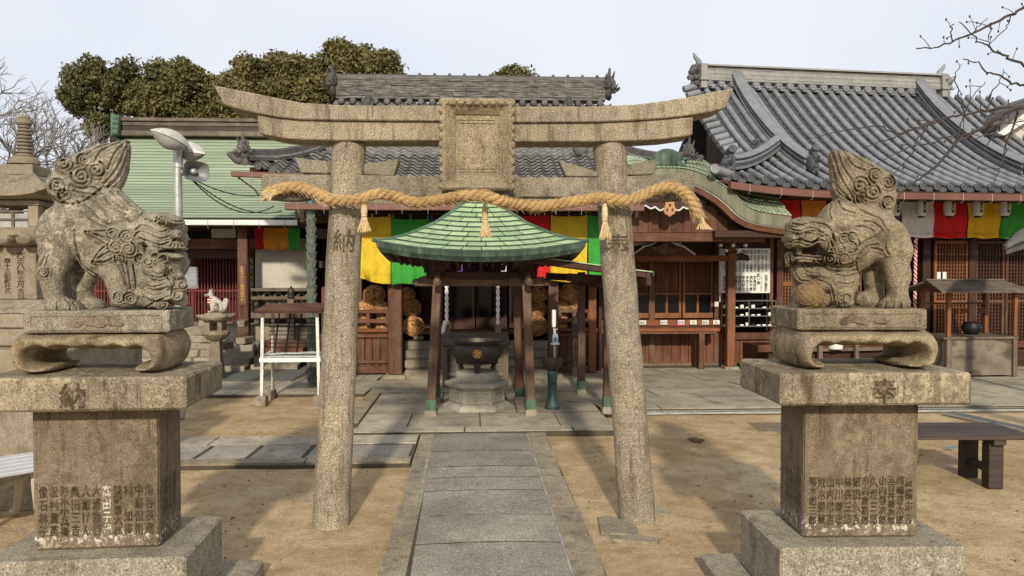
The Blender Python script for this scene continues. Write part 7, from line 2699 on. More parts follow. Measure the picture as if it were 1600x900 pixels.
sgp = O('sign_strip', MB().bb((xp - .07, 12.895, Zl(477, 13)), (xp + .07, 12.92, Zl(412, 13))), M['wood'], lh)
O('sign_border', MB().tube([(xp - .06, 12.892, Zl(475.5, 13)), (xp + .06, 12.892, Zl(475.5, 13)), (xp + .06, 12.892, Zl(413.5, 13)), (xp - .06, 12.892, Zl(413.5, 13)), (xp - .06, 12.892, Zl(475.5, 13))], .005, 4), M['gold'], sgp)
q = MB(); put(q, text_mb('\n'.join('おおさか十三佛霊場第二番'), .075, .003, .80, 0, .001), T(xp, 12.892, Zl(444.5, 13)) @ Matrix.Diagonal((.9, 1, 1, 1)))
vv = np.array(q.v); sc_z = (Zl(416, 13) - Zl(473, 13)) / (vv[:, 2].max() - vv[:, 2].min())
q2 = MB(); put(q2, q, T(0, 0, Zl(444.5, 13)) @ Matrix.Diagonal((1, 1, sc_z, 1)) @ T(0, 0, -Zl(444.5, 13)))
O('lettering', q2, M['gold'], sgp)
O('plaster_wall', MB().bb((XLx(396, bY), bY + .1, Zl(450)), (XLx(500, bY), bY + .14, Zl(372))), M['plaster'], lh)
bd = O('poem_board', MB().bb((XLx(389, bY - .2), bY - .22, Zl(503)), (XLx(396, bY - .2), bY - .19, Zl(395))), M['wood_dark'], lh)
q = MB(); put(q, text_mb('\n'.join('南無大聖歓喜天奉納講'), .08, .003, 1.0, 0), T(XLx(392.5, bY - .2), bY - .223, Zl(448)) @ Matrix.Diagonal((.9, 1, 1.25, 1)))
O('lettering', q, M['letter_white'], bd)
O('dark_wall', MB().bb((XLx(396, bY), bY + .3, .3), (XLx(520, bY), bY + .34, Zl(450))), M['black'], lh)
O('dado_beam', MB().bb((XLx(396, bY), bY + .05, Zl(453)), (XLx(500, bY), bY + .15, Zl(450))), M['wood_grey'], lh)
# veranda railing with crossed bars
ry_ = 13.0
for py, h in ((468, .05), (455, .05), (497, .09)):
    O('rail', MB().bb((XLx(392, ry_), ry_ - .03, Zl(py, ry_)), (XLx(500, ry_), ry_ + .03, Zl(py, ry_) + h)), M['wood_greyz'] if py != 455 else M['wood_grey'], lh)
for k in range(6):
    xa, xb = XLx(398 + 18 * k, ry_ + .1), XLx(416 + 18 * k, ry_ + .1)
    O('cross_bar', MB().beam((xa, ry_ + .1, Zl(474)), (xb, ry_ + .1, Zl(455)), .03, .03), M['wood_grey'], lh)
    O('cross_bar', MB().beam((xb, ry_ + .14, Zl(474)), (xa, ry_ + .14, Zl(455)), .03, .03), M['wood_grey'], lh)
xk = XLx(455, ry_)
O('newel_post', MB().bb((xk - .055, ry_ - .08, .3), (xk + .055, ry_ + .04, Zl(467, ry_))), M['wood_greyz'], lh, bevel=.006)
O('newel_cap', MB().lathe([(.055, 0), (.065, .03), (.045, .06), (.06, .10), (.055, .15), (.02, .19), (.005, .22)], (xk, ry_ - .02, Zl(467, ry_)), 14), M['bronze'], lh, smooth=True)
for k in range(4):
    O('veranda_step', MB().bb((XLx(398, 12.6), 12.3 + .2 * k, .04), (XLx(470, 12.6), 13.0, .12 + .11 * k)), M['woodx'] if k > 1 else M['step_stone'], lh, bevel=.008)
for k in range(4):                                   # stone plinth steps under the doors
    O('stone_step', MB().bb((XLx(120, 12.4), 12.2 + .28 * k, .0), (XLx(397, 12.8), 13.4, .11 + .10 * k)), M['step_stone'], lh, bevel=.012)
for px, py, s_ in ((405, 355, 0),):
    pass
for a, b, m_, lab, yb in ((398, 412, 'c_red', 'narrow red cloth banner under the white gutter', 389), (412, 450, 'c_orange', 'orange cloth banner under the white gutter', 390), (450, 469, 'c_green', 'dark green cloth banner at the end of the white gutter', 390)):
    banner(a, b, 354, yb, 13.3, M[m_], lab, 'banners of the copper roofed hall', folds=1, bulge=.03, hem=False, tabs=False, bottoms=(0, -.0))
xq = XLx(503, 13.2)
O('end_wall', MB().bb((XLx(500, 13.4), 13.4, 0), (XLx(560, 13.4), 13.5, 2.6)), M['wood_dark'], lh)
O('end_shelf', MB().bb((XLx(494, 12.6), 12.5, P(505, 418, 12.6).z), (XLx(520, 12.6), 12.75, P(505, 408, 12.6).z)), M['wood_grey'], lh)
O('end_pipe', MB().tube([(XLx(506, 12.4), 12.4, P(505, 404, 12.4).z), (XLx(506, 12.4), 12.4, P(505, 345, 12.4).z)], .035, 8), M['iron'], lh)
O('end_plate', MB().bb((XLx(503, 12.5), 12.45, P(505, 475, 12.5).z), (XLx(509, 12.5), 12.47, P(505, 448, 12.5).z)), M['wood_orangex'], lh)
# small corrugated awning
aw = root('metal_awning', 'small corrugated grey metal awning edge behind the lamp post', 'awning', (-5, 11.5, 1.3))
for k in range(10):
    x = XLx(268 + k * 3.4, 11.4)
    O('corrugation', MB().tube([(x - .15, 12.0, P(290, 424, 11.6).z + .04), (x + .10, 11.3, P(290, 448, 11.4).z)], .03, 7), M['steel'], aw, smooth=True)
O('awning_post', MB().bb((XLx(268, 11.8), 11.8, 0), (XLx(272, 11.8), 11.86, P(290, 440, 11.6).z)), M['wood_dark'], aw)

# ------------------------------------------------------------------ stone lantern behind the lion with the cub
LX, LYY = P(41, 400, 6.0).x, 6.0
zl = lambda py: P(41, py, LYY).z
k_ = 6.0 / 1200
ln = root('stone_lantern', 'tall weathered stone lantern with a ringed pagoda spire behind the lion with the cub', 'stone lantern', (LX, LYY, 0))
S4 = lambda prof, mat, nm, ph=.5, n=4, **kw: O(nm, MB().lathe([(r_ * math.sqrt(2) if n == 4 else r_, z) for r_, z in prof], (LX, LYY, 0), n, ph), mat, ln, **kw)
lm = M['lantern']
S4([(.62, -.02), (.62, zl(590))], lm, 'base', bevel=.012)
S4([(.60, zl(590) + .003), (.60, zl(534))], lm, 'base', bevel=.012)
S4([(.415, zl(533)), (.415, zl(508))], lm, 'plinth', bevel=.012)
S4([(.41, zl(507)), (.41, zl(486))], lm, 'plinth', bevel=.012)
S4([(.38, zl(485)), (.36, zl(480)), (.22, zl(469)), (.2, zl(467))], lm, 'lotus_foot')
S4([(.155, zl(467)), (.15, zl(386))], lm, 'shaft', bevel=.008)
O('lotus_table', MB().lathe([(.16, zl(386)), (.24, zl(380)), (.315, zl(370)), (.315, zl(363)), (.28, zl(360))], (LX, LYY, 0), 24), lm, ln, smooth=True)
for k in range(12):
    a = k * math.pi / 6
    O('lotus_petal', MB().ball((LX + .27 * math.cos(a), LYY + .27 * math.sin(a), zl(375)), .07, 8, 6, (1, 1, .75)), lm, ln, smooth=True)
S4([(.20, zl(360)), (.20, zl(357))], lm, 'fire_floor')
for sx in (-1, 1):
    for sy in (-1, 1):
        O('fire_post', MB().bb((LX + sx * .165 - .035, LYY + sy * .165 - .035, zl(357) + .002), (LX + sx * .165 + .035, LYY + sy * .165 + .035, zl(324))), lm, ln, bevel=.004)
O('window_grid', MB().bb((LX - .13, LYY - .155, zl(357)), (LX + .13, LYY - .15, zl(336))), plain('dusty_pane', (.36, .36, .34), .4), ln)
wgd = MB()
for k in range(3):
    wgd.bb((LX - .13 + .12 * k, LYY - .168, zl(357)), (LX - .11 + .12 * k, LYY - .157, zl(333)))
for z in (zl(346), zl(334)):
    wgd.bb((LX - .13, LYY - .17, z), (LX + .13, LYY - .158, z + .012))
O('window_bars', wgd, M['wood_grey'], ln)
S4([(.21, zl(324)), (.21, zl(317))], lm, 'fire_lintel')
rows = []
for d, z in ((.335, zl(312)), (.33, zl(305)), (.25, zl(293)), (.16, zl(279)), (.12, zl(276))):
    ring = []
    for k in range(32):
        s_ = k / 8
        side, u = int(s_), (s_ % 1) * 2 - 1
        x, y = [(u, -1), (1, u), (-u, 1), (-1, -u)][side]
        ring.append((LX + x * d, LYY + y * d, z + (.055 * abs(u) ** 3 if d > .3 else .02 * abs(u) ** 3)))
    rows.append(ring)
mb = MB().strip(rows, closed=True)
mb.strip([[(p[0], p[1], p[2]) for p in rows[0]], [(LX + (p[0] - LX) * .55, LYY + (p[1] - LYY) * .55, zl(316)) for p in rows[0]]], closed=True)
mb.f.append(tuple(range(4 * 32, 5 * 32)))
O('roof', mb, lm, ln, smooth=True, angle=40)
S4([(.125, zl(276)), (.125, zl(260))], lm, 'roof_block', bevel=.006)
O('spire_base', MB().lathe([(.075, zl(260)), (.105, zl(257)), (.105, zl(252)), (.085, zl(246))], (LX, LYY, 0), 20), lm, ln, smooth=True)
pr = []
for k in range(9):
    z0 = zl(246 - 5.6 * k)
    r_ = .062 - .0022 * k
    pr += [(r_ - .014, z0), (r_, z0 + .007), (r_, z0 + .018), (r_ - .014, z0 + .025)]
O('ringed_spire', MB().lathe(pr, (LX, LYY, 0), 18), lm, ln, smooth=True)
O('spire_bud', MB().lathe([(.045, zl(196)), (.058, zl(193)), (.056, zl(188)), (.038, zl(187)), (.042, zl(184)), (.03, zl(180.5)), (.005, zl(179))], (LX, LYY, 0), 18), lm, ln, smooth=True)
for t, dx, sz in (('大正八年五月吉辰', .045, .06), ('第十三組獻社氏', -.05, .05)):
    q = MB(); put(q, text_mb('\n'.join(t), sz, .003, .95, 0, .001), T(LX + dx, LYY - .154, zl(431)) @ Matrix.Diagonal((1, 1, .80, 1)))
    O('inscription', q, M['letter'], ln)

# ------------------------------------------------------------------ lamp post with horn speaker
pxl = P(279, 400, 8.6).x; pyl = 8.6
zp = lambda py: P(280, py, pyl).z
lp = root('lamp_post', 'grey steel lamp post with two cobra lamp heads and a horn speaker', 'lamp post', (pxl, pyl, 0))
O('pole', MB().tube([(pxl, pyl, 0), (pxl, pyl, zp(300)), (pxl, pyl, zp(240))], [.05, .046, .04], 14), M['steel'], lp, smooth=True)
O('head_joint', MB().tube([(pxl + .005, pyl, zp(262)), (pxl + .01, pyl, zp(228)), (pxl - .02, pyl, zp(222))], [.05, .055, .04], 12), M['steel'], lp, smooth=True)


def lamp_head(c, dirv, s_):
    d = Vector(dirv).normalized()
    sd2 = d.cross(Vector((0, 0, 1))).normalized()
    up2 = sd2.cross(d)
    m3 = Matrix((d, sd2, up2)).transposed()
    b1 = MB()
    for t_, (w, h0, h1) in zip(np.linspace(-1, 1, 11), [(.02, .0, .02), (.05, -.03, .05), (.07, -.05, .07), (.088, -.06, .085), (.096, -.065, .092), (.098, -.065, .092), (.094, -.062, .088), (.084, -.055, .078), (.066, -.045, .06), (.045, -.03, .04), (.015, -.005, .01)]):
        pass
    top_ = MB(); low = MB()
    rt_, rl_ = [], []
    for t_, w, h1, h0 in zip(np.linspace(-1, 1, 11), [.03, .055, .075, .09, .098, .10, .096, .086, .07, .045, .008], [.03, .05, .065, .075, .08, .08, .075, .066, .05, .03, .005], [.01, .02, .035, .05, .06, .064, .06, .05, .035, .018, .002]):
        rt_.append([Vector(c) + m3 @ (Vector((t_ * .20, w * math.cos(a), h1 * 1.3 * math.sin(a))) * s_) for a in np.linspace(0, math.pi, 9)])
        rl_.append([Vector(c) + m3 @ (Vector((t_ * .19, w * .92 * math.cos(a), -h0 * 1.35 * math.sin(a) - .004)) * s_) for a in np.linspace(0, math.pi, 9)])
    top_.strip(rt_); low.strip(rl_)
    h = O('lamp_head', top_, M['lamp_grey'], lp, smooth=True)
    O('lens', low, plain('lamp_lens', (.30, .30, .285), .3, var=.3), h, smooth=True)


lamp_head(P(265, 219, pyl - .25), (-.62, -.70, .34), 1.12)
lamp_head(P(297, 238, pyl + .1), (.72, -.35, -.12), 1.12)
hc = P(299, 268, pyl - .05)
hd = Vector((.75, -.65, -.05)).normalized()
sd2 = hd.cross(Vector((0, 0, 1))).normalized(); up2 = sd2.cross(hd)
rows = []
for t_, w, h in ((-.13, .045, .045), (-.04, .06, .05), (.03, .085, .07), (.09, .14, .10), (.105, .15, .108)):
    ring = []
    for k in range(20):
        a = 2 * math.pi * k / 20
        cx, sy = math.cos(a), math.sin(a)
        e = .55
        ring.append(hc + hd * t_ + sd2 * w * math.copysign(abs(cx) ** e, cx) + up2 * h * math.copysign(abs(sy) ** e, sy))
    rows.append(ring)
for t_, f in ((.095, .92), (.03, .5), (.0, .3)):
    rows.append([hc + hd * t_ + (p - hc - hd * .10) * f for p in rows[4]])
mb = MB().strip(rows, closed=True); mb.f.append(tuple(range(20))[::-1])
o_ = len(rows) * 20 - 20
mb.f.append(tuple(range(o_, o_ + 20)))
hs = O('horn_speaker', mb, plain('horn_grey', (.16, .165, .165), .5, .3, var=.15), lp, smooth=True)
O('horn_core', MB().tube([hc + hd * .0, hc + hd * .06, hc + hd * .075], [.035, .032, .015], 12), M['steel'], hs, smooth=True)
O('speaker_bracket', MB().beam((pxl, pyl, zp(268)), hc - hd * .1, .03, .03), M['steel'], lp)
O('junction_box', MB().bb((pxl - .02, pyl - .1, zp(381)), (pxl + .07, pyl - .04, zp(363))), M['silver'], lp, bevel=.008)
for k, (e, sag) in enumerate((((420, 303), .10), ((440, 330), .16), ((428, 322), .22))):
    a, b = Vector(hc - hd * .06 + Vector((0, 0, -.05))), P(e[0], e[1], 10.6)
    O('speaker_wire', MB().tube([a.lerp(b, t) + Vector((0, 0, -sag * 4 * t * (1 - t))) for t in np.linspace(0, 1, 12)], .007, 5), M['iron'], lp)

# ------------------------------------------------------------------ fox on a small stone lantern
fx, fy = P(338, 560, 11.4).x, 11.4
zf_ = lambda py: P(338, py, fy).z
kf_ = fy / 1200
sl_ = root('small_stone_lantern', 'short stone lantern with a rough flat cap carrying the white fox', 'stone lantern', (fx, fy, 0))
O('shaft', MB().lathe([(.165, .0), (.125, .2), (.095, zf_(534)), (.11, zf_(531))], (fx, fy, 0), 4, .5), lm, sl_, bevel=.006)
O('table', MB().lathe([(.11, zf_(531)), (.15, zf_(527)), (.19, zf_(522)), (.19, zf_(518)), (.16, zf_(516))], (fx, fy, 0), 12, .5), lm, sl_, bevel=.004)
for sx in (-1, 1):
    for sy in (-1, 1):
        O('fire_post', MB().box((fx + sx * .085, fy + sy * .085, (zf_(516) + zf_(502)) / 2), (.06, .06, zf_(502) - zf_(516))), lm, sl_)
rows = []
for d, z in ((.12, zf_(503)), (.205, zf_(498)), (.215, zf_(495)), (.13, zf_(490)), (.09, zf_(488))):
    ring = []
    for k in range(24):
        s_ = k / 6
        side, u = int(s_), (s_ % 1) * 2 - 1
        x, y = [(u, -1), (1, u), (-u, 1), (-1, -u)][side]
        ring.append((fx + x * d, fy + y * d, z + (.04 * abs(u) ** 3 if d > .2 else 0)))
    rows.append(ring)
mb = MB().strip(rows, closed=True)
mb.f.append(tuple(range(4 * 24, 5 * 24))); mb.f.append(tuple(range(24))[::-1])
O('cap', mb, lm, sl_, smooth=True, angle=40)
for k, (dx, dz, w) in enumerate(((-.24, 508, .22), (-.19, 518, .26), (.22, 509, .17), (.27, 536, .17), (.33, 548, .18), (-.3, 533, .3), (-.15, 545, .4))):
    O('rough_stone', MB().box((fx + dx, fy + .45, zf_(dz)), (w, .35, .10), rz=rnd.uniform(-.2, .2)), M['step_stone'], label=('squared stone level with the fox lantern cap, on its leftmost side', 'broad squared stone just beneath the topmost left one behind the fox lantern', 'squared stone level with the fox lantern cap on the pillar side', 'squared stone halfway down between the fox lantern and the wooden pillar', 'low squared stone nearest the gravel beside the fox lantern', 'long squared stone low down behind the fox lantern towards the lion', 'largest squared stone at the foot of the fox lantern shaft')[k], cat='stone', group='squared stones stacked behind the fox lantern', bevel=.012)
fox = root('fox_statue', 'white stone fox with a red and white bib sitting on the small lantern', 'fox statue', (fx - .02, fy, zf_(488)))
pos, q_ = carve((-80, 90, -10, 150), 2.2, [
    ('poly', [(-15, 60), (8, 52), (22, 62), (45, 80), (55, 110), (48, 140), (0, 150), (-38, 150), (-38, 142), (-24, 138), (-28, 100), (-30, 78)], 0, 24, 20, 6),
    ('poly', [(-62, 40), (-40, 32), (-32, 18), (-30, 2), (-24, 2), (-22, 16), (-14, 4), (-8, 6), (-8, 24), (-4, 40), (-8, 66), (-20, 86), (-32, 82), (-32, 56), (-50, 54), (-60, 48)], 0, 20, 16, 8),
    ('poly', [(42, 140), (58, 118), (50, 86), (58, 64), (72, 60), (84, 72), (84, 98), (74, 128), (60, 148), (46, 150)], 4, 16, 14, 6),
    ('ell', (28, 0, 130), (34, 28, 22), 8),
], lines([[(-50, 47), (-38, 47)]], 2.5, -3) + [('dot', -34, 36, 5, -3)], 34)
kk = kf_ / 5.0
I('body', stone_mesh('body', pos, q_, plain('white_stone', (.42, .39, .34), .9, var=.25, scale=30), kk * 1.25, 0, 150), fox, Matrix.Identity(4))
bib = MB()
rows = []
for j in range(5):
    v = j / 4
    rows.append([(-.105 + .085 * u, -.075 + .03 * abs(u - .5), .245 - .12 * v) for u in np.linspace(0, 1, 7)])
kb_ = kk * 1.25
rows = [[((-34 + 28 * u) * kb_, (-26 + 4 * (2 * u - 1) ** 2) * kb_, (150 - 60 - 34 * v) * kb_) for u in np.linspace(0, 1, 6)] for v in np.linspace(0, 1, 5)]
bo_ = O('bib', MB().thick(rows, (0, .006, 0)), M['c_red'], fox, local=True)
for v in (.22, .72):
    O('bib_stripe', MB().thick([[((-34 + 28 * u) * kb_, (-27.5 + 4 * (2 * u - 1) ** 2) * kb_, (150 - 60 - 34 * vv) * kb_) for u in np.linspace(0, 1, 6)] for vv in (v, v + .18)], (0, .002, 0)), M['white'], bo_, local=True)
O('pup', MB().ball((.05, -.06, .07), .05, 8, 6, (1, .8, 1.1)).ball((.05, -.08, .125), .03, 8, 6), lm, fox, local=True, smooth=True)

# ------------------------------------------------------------------ white framed stand
ds0 = G(406, 634); ds1 = G(503, 627)
st = root('display_stand', 'white painted steel frame stand with a shallow roof and dark wire shelf', 'display stand', ((ds0.x + ds1.x) / 2, 9.6, 0), R(2))
w_ = (ds1.x - ds0.x) / 2
LS = lambda nm, mb, mat, **k: O(nm, mb, mat, st, local=True, **k)
zt = 1.12
zs = lambda py: P(450, py, 9.4).z
for sx in (-1, 1):
    LS('leg', MB().beam((sx * w_, -.22, .10), (sx * (w_ - .02), -.22, zs(487)), .035, .035), M['white_rust'])
    LS('leg', MB().beam((sx * (w_ - .02), .28, .05), (sx * (w_ - .03), .28, zs(487)), .035, .035), M['beige'])
    LS('foot_block', MB().bb((sx * w_ - .06, -.30, -.01), (sx * w_ + .06, -.13, .11)), M['step_stone'], bevel=.006)
    LS('foot_block', MB().bb((sx * w_ - .05, .20, -.01), (sx * w_ + .05, .36, .10)), M['step_stone'], bevel=.006)
    LS('side_rail', MB().beam((sx * w_, -.22, zs(560)), (sx * w_, .28, zs(557)), .03, .04), M['white_rust'])
LS('front_rail', MB().bb((-w_ - .02, -.245, zs(565)), (w_ + .02, -.20, zs(559))), M['white'])
LS('tray', MB().bb((-w_, -.2, zs(558)), (w_, .28, zs(557) + .0)), M['silver'])
for k in range(7):
    x = -w_ + .06 + k * 2 * w_ / 7.4
    LS('paper_slip', MB().box((x, -.02 + .02 * (k % 3), zs(556) + .006 + .002 * k), (.13, .16, .003), rz=rnd.uniform(-.3, .3)), M['paper'])
LS('roof', MB().thick([[(-w_ - .05, -.34, zs(487)), (w_ + .06, -.34, zs(487))], [(-w_ - .05, .36, zs(481)), (w_ + .06, .36, zs(481))]], (0, 0, .03)), M['woodx'])
LS('roof_trim', MB().bb((-w_ - .05, -.355, zs(488.5)), (w_ + .06, -.341, zs(484))), M['wood_dark'])
for k in range(8):
    LS('wire_shelf', MB().tube([(-w_ + .03, .05, zs(500 + k * 6.5)), (w_ - .03, .05, zs(500 + k * 6.5))], .006, 5), M['iron'])
for k in range(3):
    x = -w_ * .75 + k * w_ * .4
    LS('shelf_upright', MB().beam((x, .06, zs(560)), (x + .06, .12, zs(490)), .015, .015), M['iron'])

# ------------------------------------------------------------------ slatted benches
def slat_bench(a, b, wdt, z, label, nm='slatted_bench'):
    a, b = Vector(a), Vector(b)
    d = b - a; L_ = d.length
    r_ = root(nm, label, 'bench', ((a.x + b.x) / 2, (a.y + b.y) / 2, 0), math.atan2(d.y, d.x), 'silver slatted benches')
    for k in range(5):
        y = (k + .5) * wdt / 5
        O('slat', MB().bb((-L_ / 2, y - wdt / 11.2, z - .025), (L_ / 2, y + wdt / 11.2, z)), M['silver'], r_, local=True, bevel=.005)
    for x in (-L_ / 2 + .2, L_ / 2 - .2):
        fr_ = MB()
        for s_ in (-1, 1):
            y0 = wdt / 2 + s_ * wdt * .30
            q = spline([(x, y0, z - .03), (x, y0 + s_ * .01, z - .12), (x, y0 + s_ * .06, z - .26), (x, y0 + s_ * .12, z - .38), (x, y0 + s_ * .18, .02), (x, y0 + s_ * .2, .015)], 5)
            O('leg', MB().tube(q, .022, 8), M['beige'], r_, local=True, smooth=True)
        O('seat_bearer', MB().bb((x - .02, .02, z - .055), (x + .02, wdt - .02, z - .026)), M['beige'], r_, local=True)
    q = spline([(-L_ / 2 + .2, wdt / 2, z - .10), (-L_ / 2 + .5, wdt / 2, z - .19), (-L_ / 4 + .25, wdt / 2, z - .22), (L_ / 4 - .25, wdt / 2, z - .22), (L_ / 2 - .5, wdt / 2, z - .19), (L_ / 2 - .2, wdt / 2, z - .10)], 6)
    O('curved_stretcher', MB().tube(q, .018, 7), M['beige'], r_, local=True, smooth=True)
    return r_


a, b = G(-160, 768, .42), G(88, 724, .42)
slat_bench((a.x, a.y, 0), (b.x + .1, b.y + .03, 0), .52, .42, 'silver slatted bench close behind the pedestal carved 納')
a, b = G(-180, 655, .42), G(60, 648, .42)
slat_bench((a.x, a.y, 0), (b.x, b.y + .0, 0), .5, .42, 'silver slatted bench further back, mostly hidden by the slab of the pedestal carved 納')


# ------------------------------------------------------------------ trees
leaf_v = [(-.5, 0, 0), (0, -.22, .04), (.5, 0, 0), (0, .22, .04)]


def leaf_cloud(clumps, per, size, jit=1.0):
    """clumps: (centre, radius); many small leaves over each"""
    v, f = [], []
    rs = np.random.RandomState(rnd.randrange(99999))
    for c, r_ in clumps:
        n = int(per * (r_ / .6) ** 2)
        d = rs.normal(size=(n, 3)); d /= np.linalg.norm(d, axis=1)[:, None]
        rad = r_ * (rs.rand(n) ** .35) * (1 + .45 * (rs.rand(n) ** 6))
        p = np.array(c) + d * rad[:, None] * np.array([1, 1, .82])
        ax = rs.normal(size=(n, 3)) + d * .4; ax /= np.linalg.norm(ax, axis=1)[:, None]
        nb = np.cross(ax, d * .7 + rs.normal(size=(n, 3)) * .6); nb /= np.linalg.norm(nb, axis=1)[:, None]
        s_ = size * (.7 + .6 * rs.rand(n))[:, None]
        q0, q1, q2, q3 = p - ax * s_ * .5, p - nb * s_ * .24, p + ax * s_ * .5, p + nb * s_ * .24
        o = len(v)
        st = np.stack([q0, q1, q2, q3], 1).reshape(-1, 3)
        v += st.tolist()
        f += [(o + 4 * k, o + 4 * k + 1, o + 4 * k + 2, o + 4 * k + 3) for k in range(n)]
    return v, f


def raw_mesh(name, v, f, mat, parent):
    me = bpy.data.meshes.new(name)
    iv = wm(parent).inverted()
    me.from_pydata([tuple(iv @ Vector(p)) for p in v], [], f)
    me.materials.append(mat)
    o = bpy.data.objects.new(name, me)
    COL.objects.link(o)
    o.parent = parent
    return o


def evergreen(label, lobes, Y, trunk_px, mats, limbs=(), size=.125, per=1500):
    """lobes: (px, py, radius in px) of the crown's masses"""
    k = Y / 1200
    tp = P(trunk_px, 400, Y)
    r_ = root('evergreen_tree', label, 'tree', (tp.x, Y, 0), 0, 'evergreen trees behind the halls')
    cl = []
    lob = []
    for px, py, rp in lobes:
        c = P(px, py, Y + rnd.uniform(-.5, .5)); R_ = rp * k * 1.16
        lob.append((c, R_))
        n = max(10, int(60 * (R_ / 1.0) ** 2))
        for j in range(n):
            d = Vector((rnd.gauss(0, 1), rnd.gauss(-.3, 1), rnd.gauss(.15, 1))).normalized()
            q = c + d * R_ * rnd.uniform(.35, 1.06)
            cl.append((q, rnd.choice((.12, .17, .22, .28, .34, .40))))
    rnd.shuffle(cl)
    third = len(cl) // 3
    for m_, part in ((mats[0], cl[:third * 2]), (mats[1], cl[third * 2:])):
        v, f = leaf_cloud(part, per, size)
        o = raw_mesh('crown', v, f, M[m_], r_)
    t0 = Vector((tp.x, Y, 0))
    ctr = sum((c for c, _ in lob), Vector()) / len(lob)
    fork = Vector((tp.x + (ctr.x - tp.x) * .5, Y, min(c.z for c, _ in lob) - 1.0))
    tr = O('trunk', MB().tube([t0, t0.lerp(fork, .5) + Vector((.1, 0, 0)), fork], [.28, .22, .16], 9), M['bark'], r_, smooth=True)
    for c, R_ in lob:
        m_ = fork.lerp(c, .55) + Vector((rnd.uniform(-.2, .2), rnd.uniform(-.2, .2), -.15))
        O('limb', MB().tube([fork, m_, c, c + Vector((rnd.uniform(-.3, .3), 0, R_ * .6))], [.12, .08, .045, .015], 6), M['bark_grey'], tr, smooth=True)
        for j in range(5):
            e = c + Vector((rnd.uniform(-1, 1), rnd.uniform(-1, .3), rnd.uniform(-.6, .8))).normalized() * R_ * .85
            O('twig', MB().tube([m_.lerp(c, rnd.uniform(.2, 1)), m_.lerp(e, .6), e], [.035, .025, .008], 5), M['bark_grey'], tr)
    return r_


evergreen('dark green evergreen at the end of the row with bare limbs showing under its crown', [(135, 140, 28), (168, 130, 26), (200, 140, 25), (150, 168, 30), (118, 160, 17), (160, 198, 13), (215, 150, 14)], 24, 185, ('leaf_g', 'leaf'))
evergreen('olive evergreen with a broad double crown above the copper roof ridge', [(262, 130, 28), (285, 128, 28), (310, 150, 30), (245, 165, 28), (280, 170, 30), (330, 160, 24), (230, 150, 15), (352, 165, 20), (352, 185, 20), (340, 190, 20), (310, 185, 26), (225, 180, 20)], 23, 280, ('leaf', 'leaf_b'))
evergreen('olive brown evergreen with two humps above the stone lintel tip', [(395, 112, 22), (410, 125, 24), (445, 110, 26), (460, 130, 22), (430, 150, 32), (375, 140, 20), (385, 165, 24), (470, 155, 24), (360, 175, 18)], 22.5, 425, ('leaf_b', 'leaf'))
evergreen('rounded olive brown evergreen rising behind the tile ridge of the main hall', [(540, 100, 28), (515, 108, 24), (570, 108, 26), (595, 115, 18), (500, 130, 24), (540, 135, 34), (585, 135, 26), (490, 155, 26), (605, 100, 8)], 22, 540, ('leaf_b', 'leaf'))
evergreen('small evergreen top peeping over the middle of the tile ridge', [(800, 124, 14), (788, 132, 11), (815, 130, 11), (803, 140, 18)], 22, 800, ('leaf', 'leaf_b'), size=.13)


def bare(label, base, top_h, Y, seed, spread=1.0, mat='bark_pale', depth=6, r0=.11, lean=(0, 0), grp='bare trees beyond the halls', name='bare_tree'):
    rr = random.Random(seed)
    r_ = root(name, label, 'tree', base, 0, grp)
    br = MB(); tw = MB()
    def grow(p, d, L_, r, n):
        e = p + d * L_
        m_ = p.lerp(e, .5) + Vector((rr.gauss(0, .05), rr.gauss(0, .05), rr.gauss(0, .03))) * L_
        (br if n > 2 else tw).tube([p, m_, e], [r, r * .85, r * .68], 6 if n > 3 else (4 if n > 1 else 3), cap=False)
        if n == 0:
            return
        k = 3 if n in (2, 3, 4) else 2
        for j in range(k):
            a = rr.uniform(.25, .75) * spread
            ax = Vector((rr.gauss(0, 1), rr.gauss(0, 1), rr.gauss(0, .6)))
            ax = (ax - d * ax.dot(d)).normalized()
            nd = (d * math.cos(a) + ax * math.sin(a) + Vector((lean[0], lean[1], .10))).normalized()
            grow(e if j else m_.lerp(e, .9), nd, L_ * rr.uniform(.62, .86), r * .66, n - 1)
        if n > 2:
            ax = Vector((rr.gauss(0, 1), rr.gauss(0, 1), .3)).normalized()
            grow(m_, (d * .5 + ax).normalized(), L_ * .55, r * .42, n - 2)
    b = Vector(base)
    trunk = MB().tube([b, b + Vector((.05, 0, top_h * .16)), b + Vector((0, 0, top_h * .30))], [r0 * 1.5, r0 * 1.15, r0], 9)
    O('trunk', trunk, M[mat], r_, smooth=True)
    f = b + Vector((0, 0, top_h * .29))
    for j in range(3):
        a = rr.uniform(0, 6.28)
        grow(f, Vector((math.cos(a) * .6 * spread, math.sin(a) * .4, .8)).normalized(), top_h * .20, r0 * .75, depth)
    O('branches', br, M[mat], r_, smooth=True)
    o = O('twigs', tw, M[mat], r_); o['kind'] = 'stuff'
    return r_


g = P(20, 400, 17)
bare('wide spreading bare tree behind the spire of the tall stone lantern', (g.x, 17, 0), 7.6, 17, 5, 1.15, depth=6)
g = P(30, 400, 19)
bare('bare tree with fine twigs behind the tail of the lion with the cub', (g.x, 19, 0), 6.0, 19, 9, 1.2, depth=6)
g = P(-60, 400, 15)
bare('bare tree at the picture edge beside the tall stone lantern', (g.x, 15, 0), 6.0, 15, 21, 1.2, depth=6)
g = P(622, 400, 26)
bare('slender bare tree top just beyond the tile ridge by the rounded evergreen', (g.x, 26, 0), 8.2, 26, 13, .8, depth=5, r0=.09)

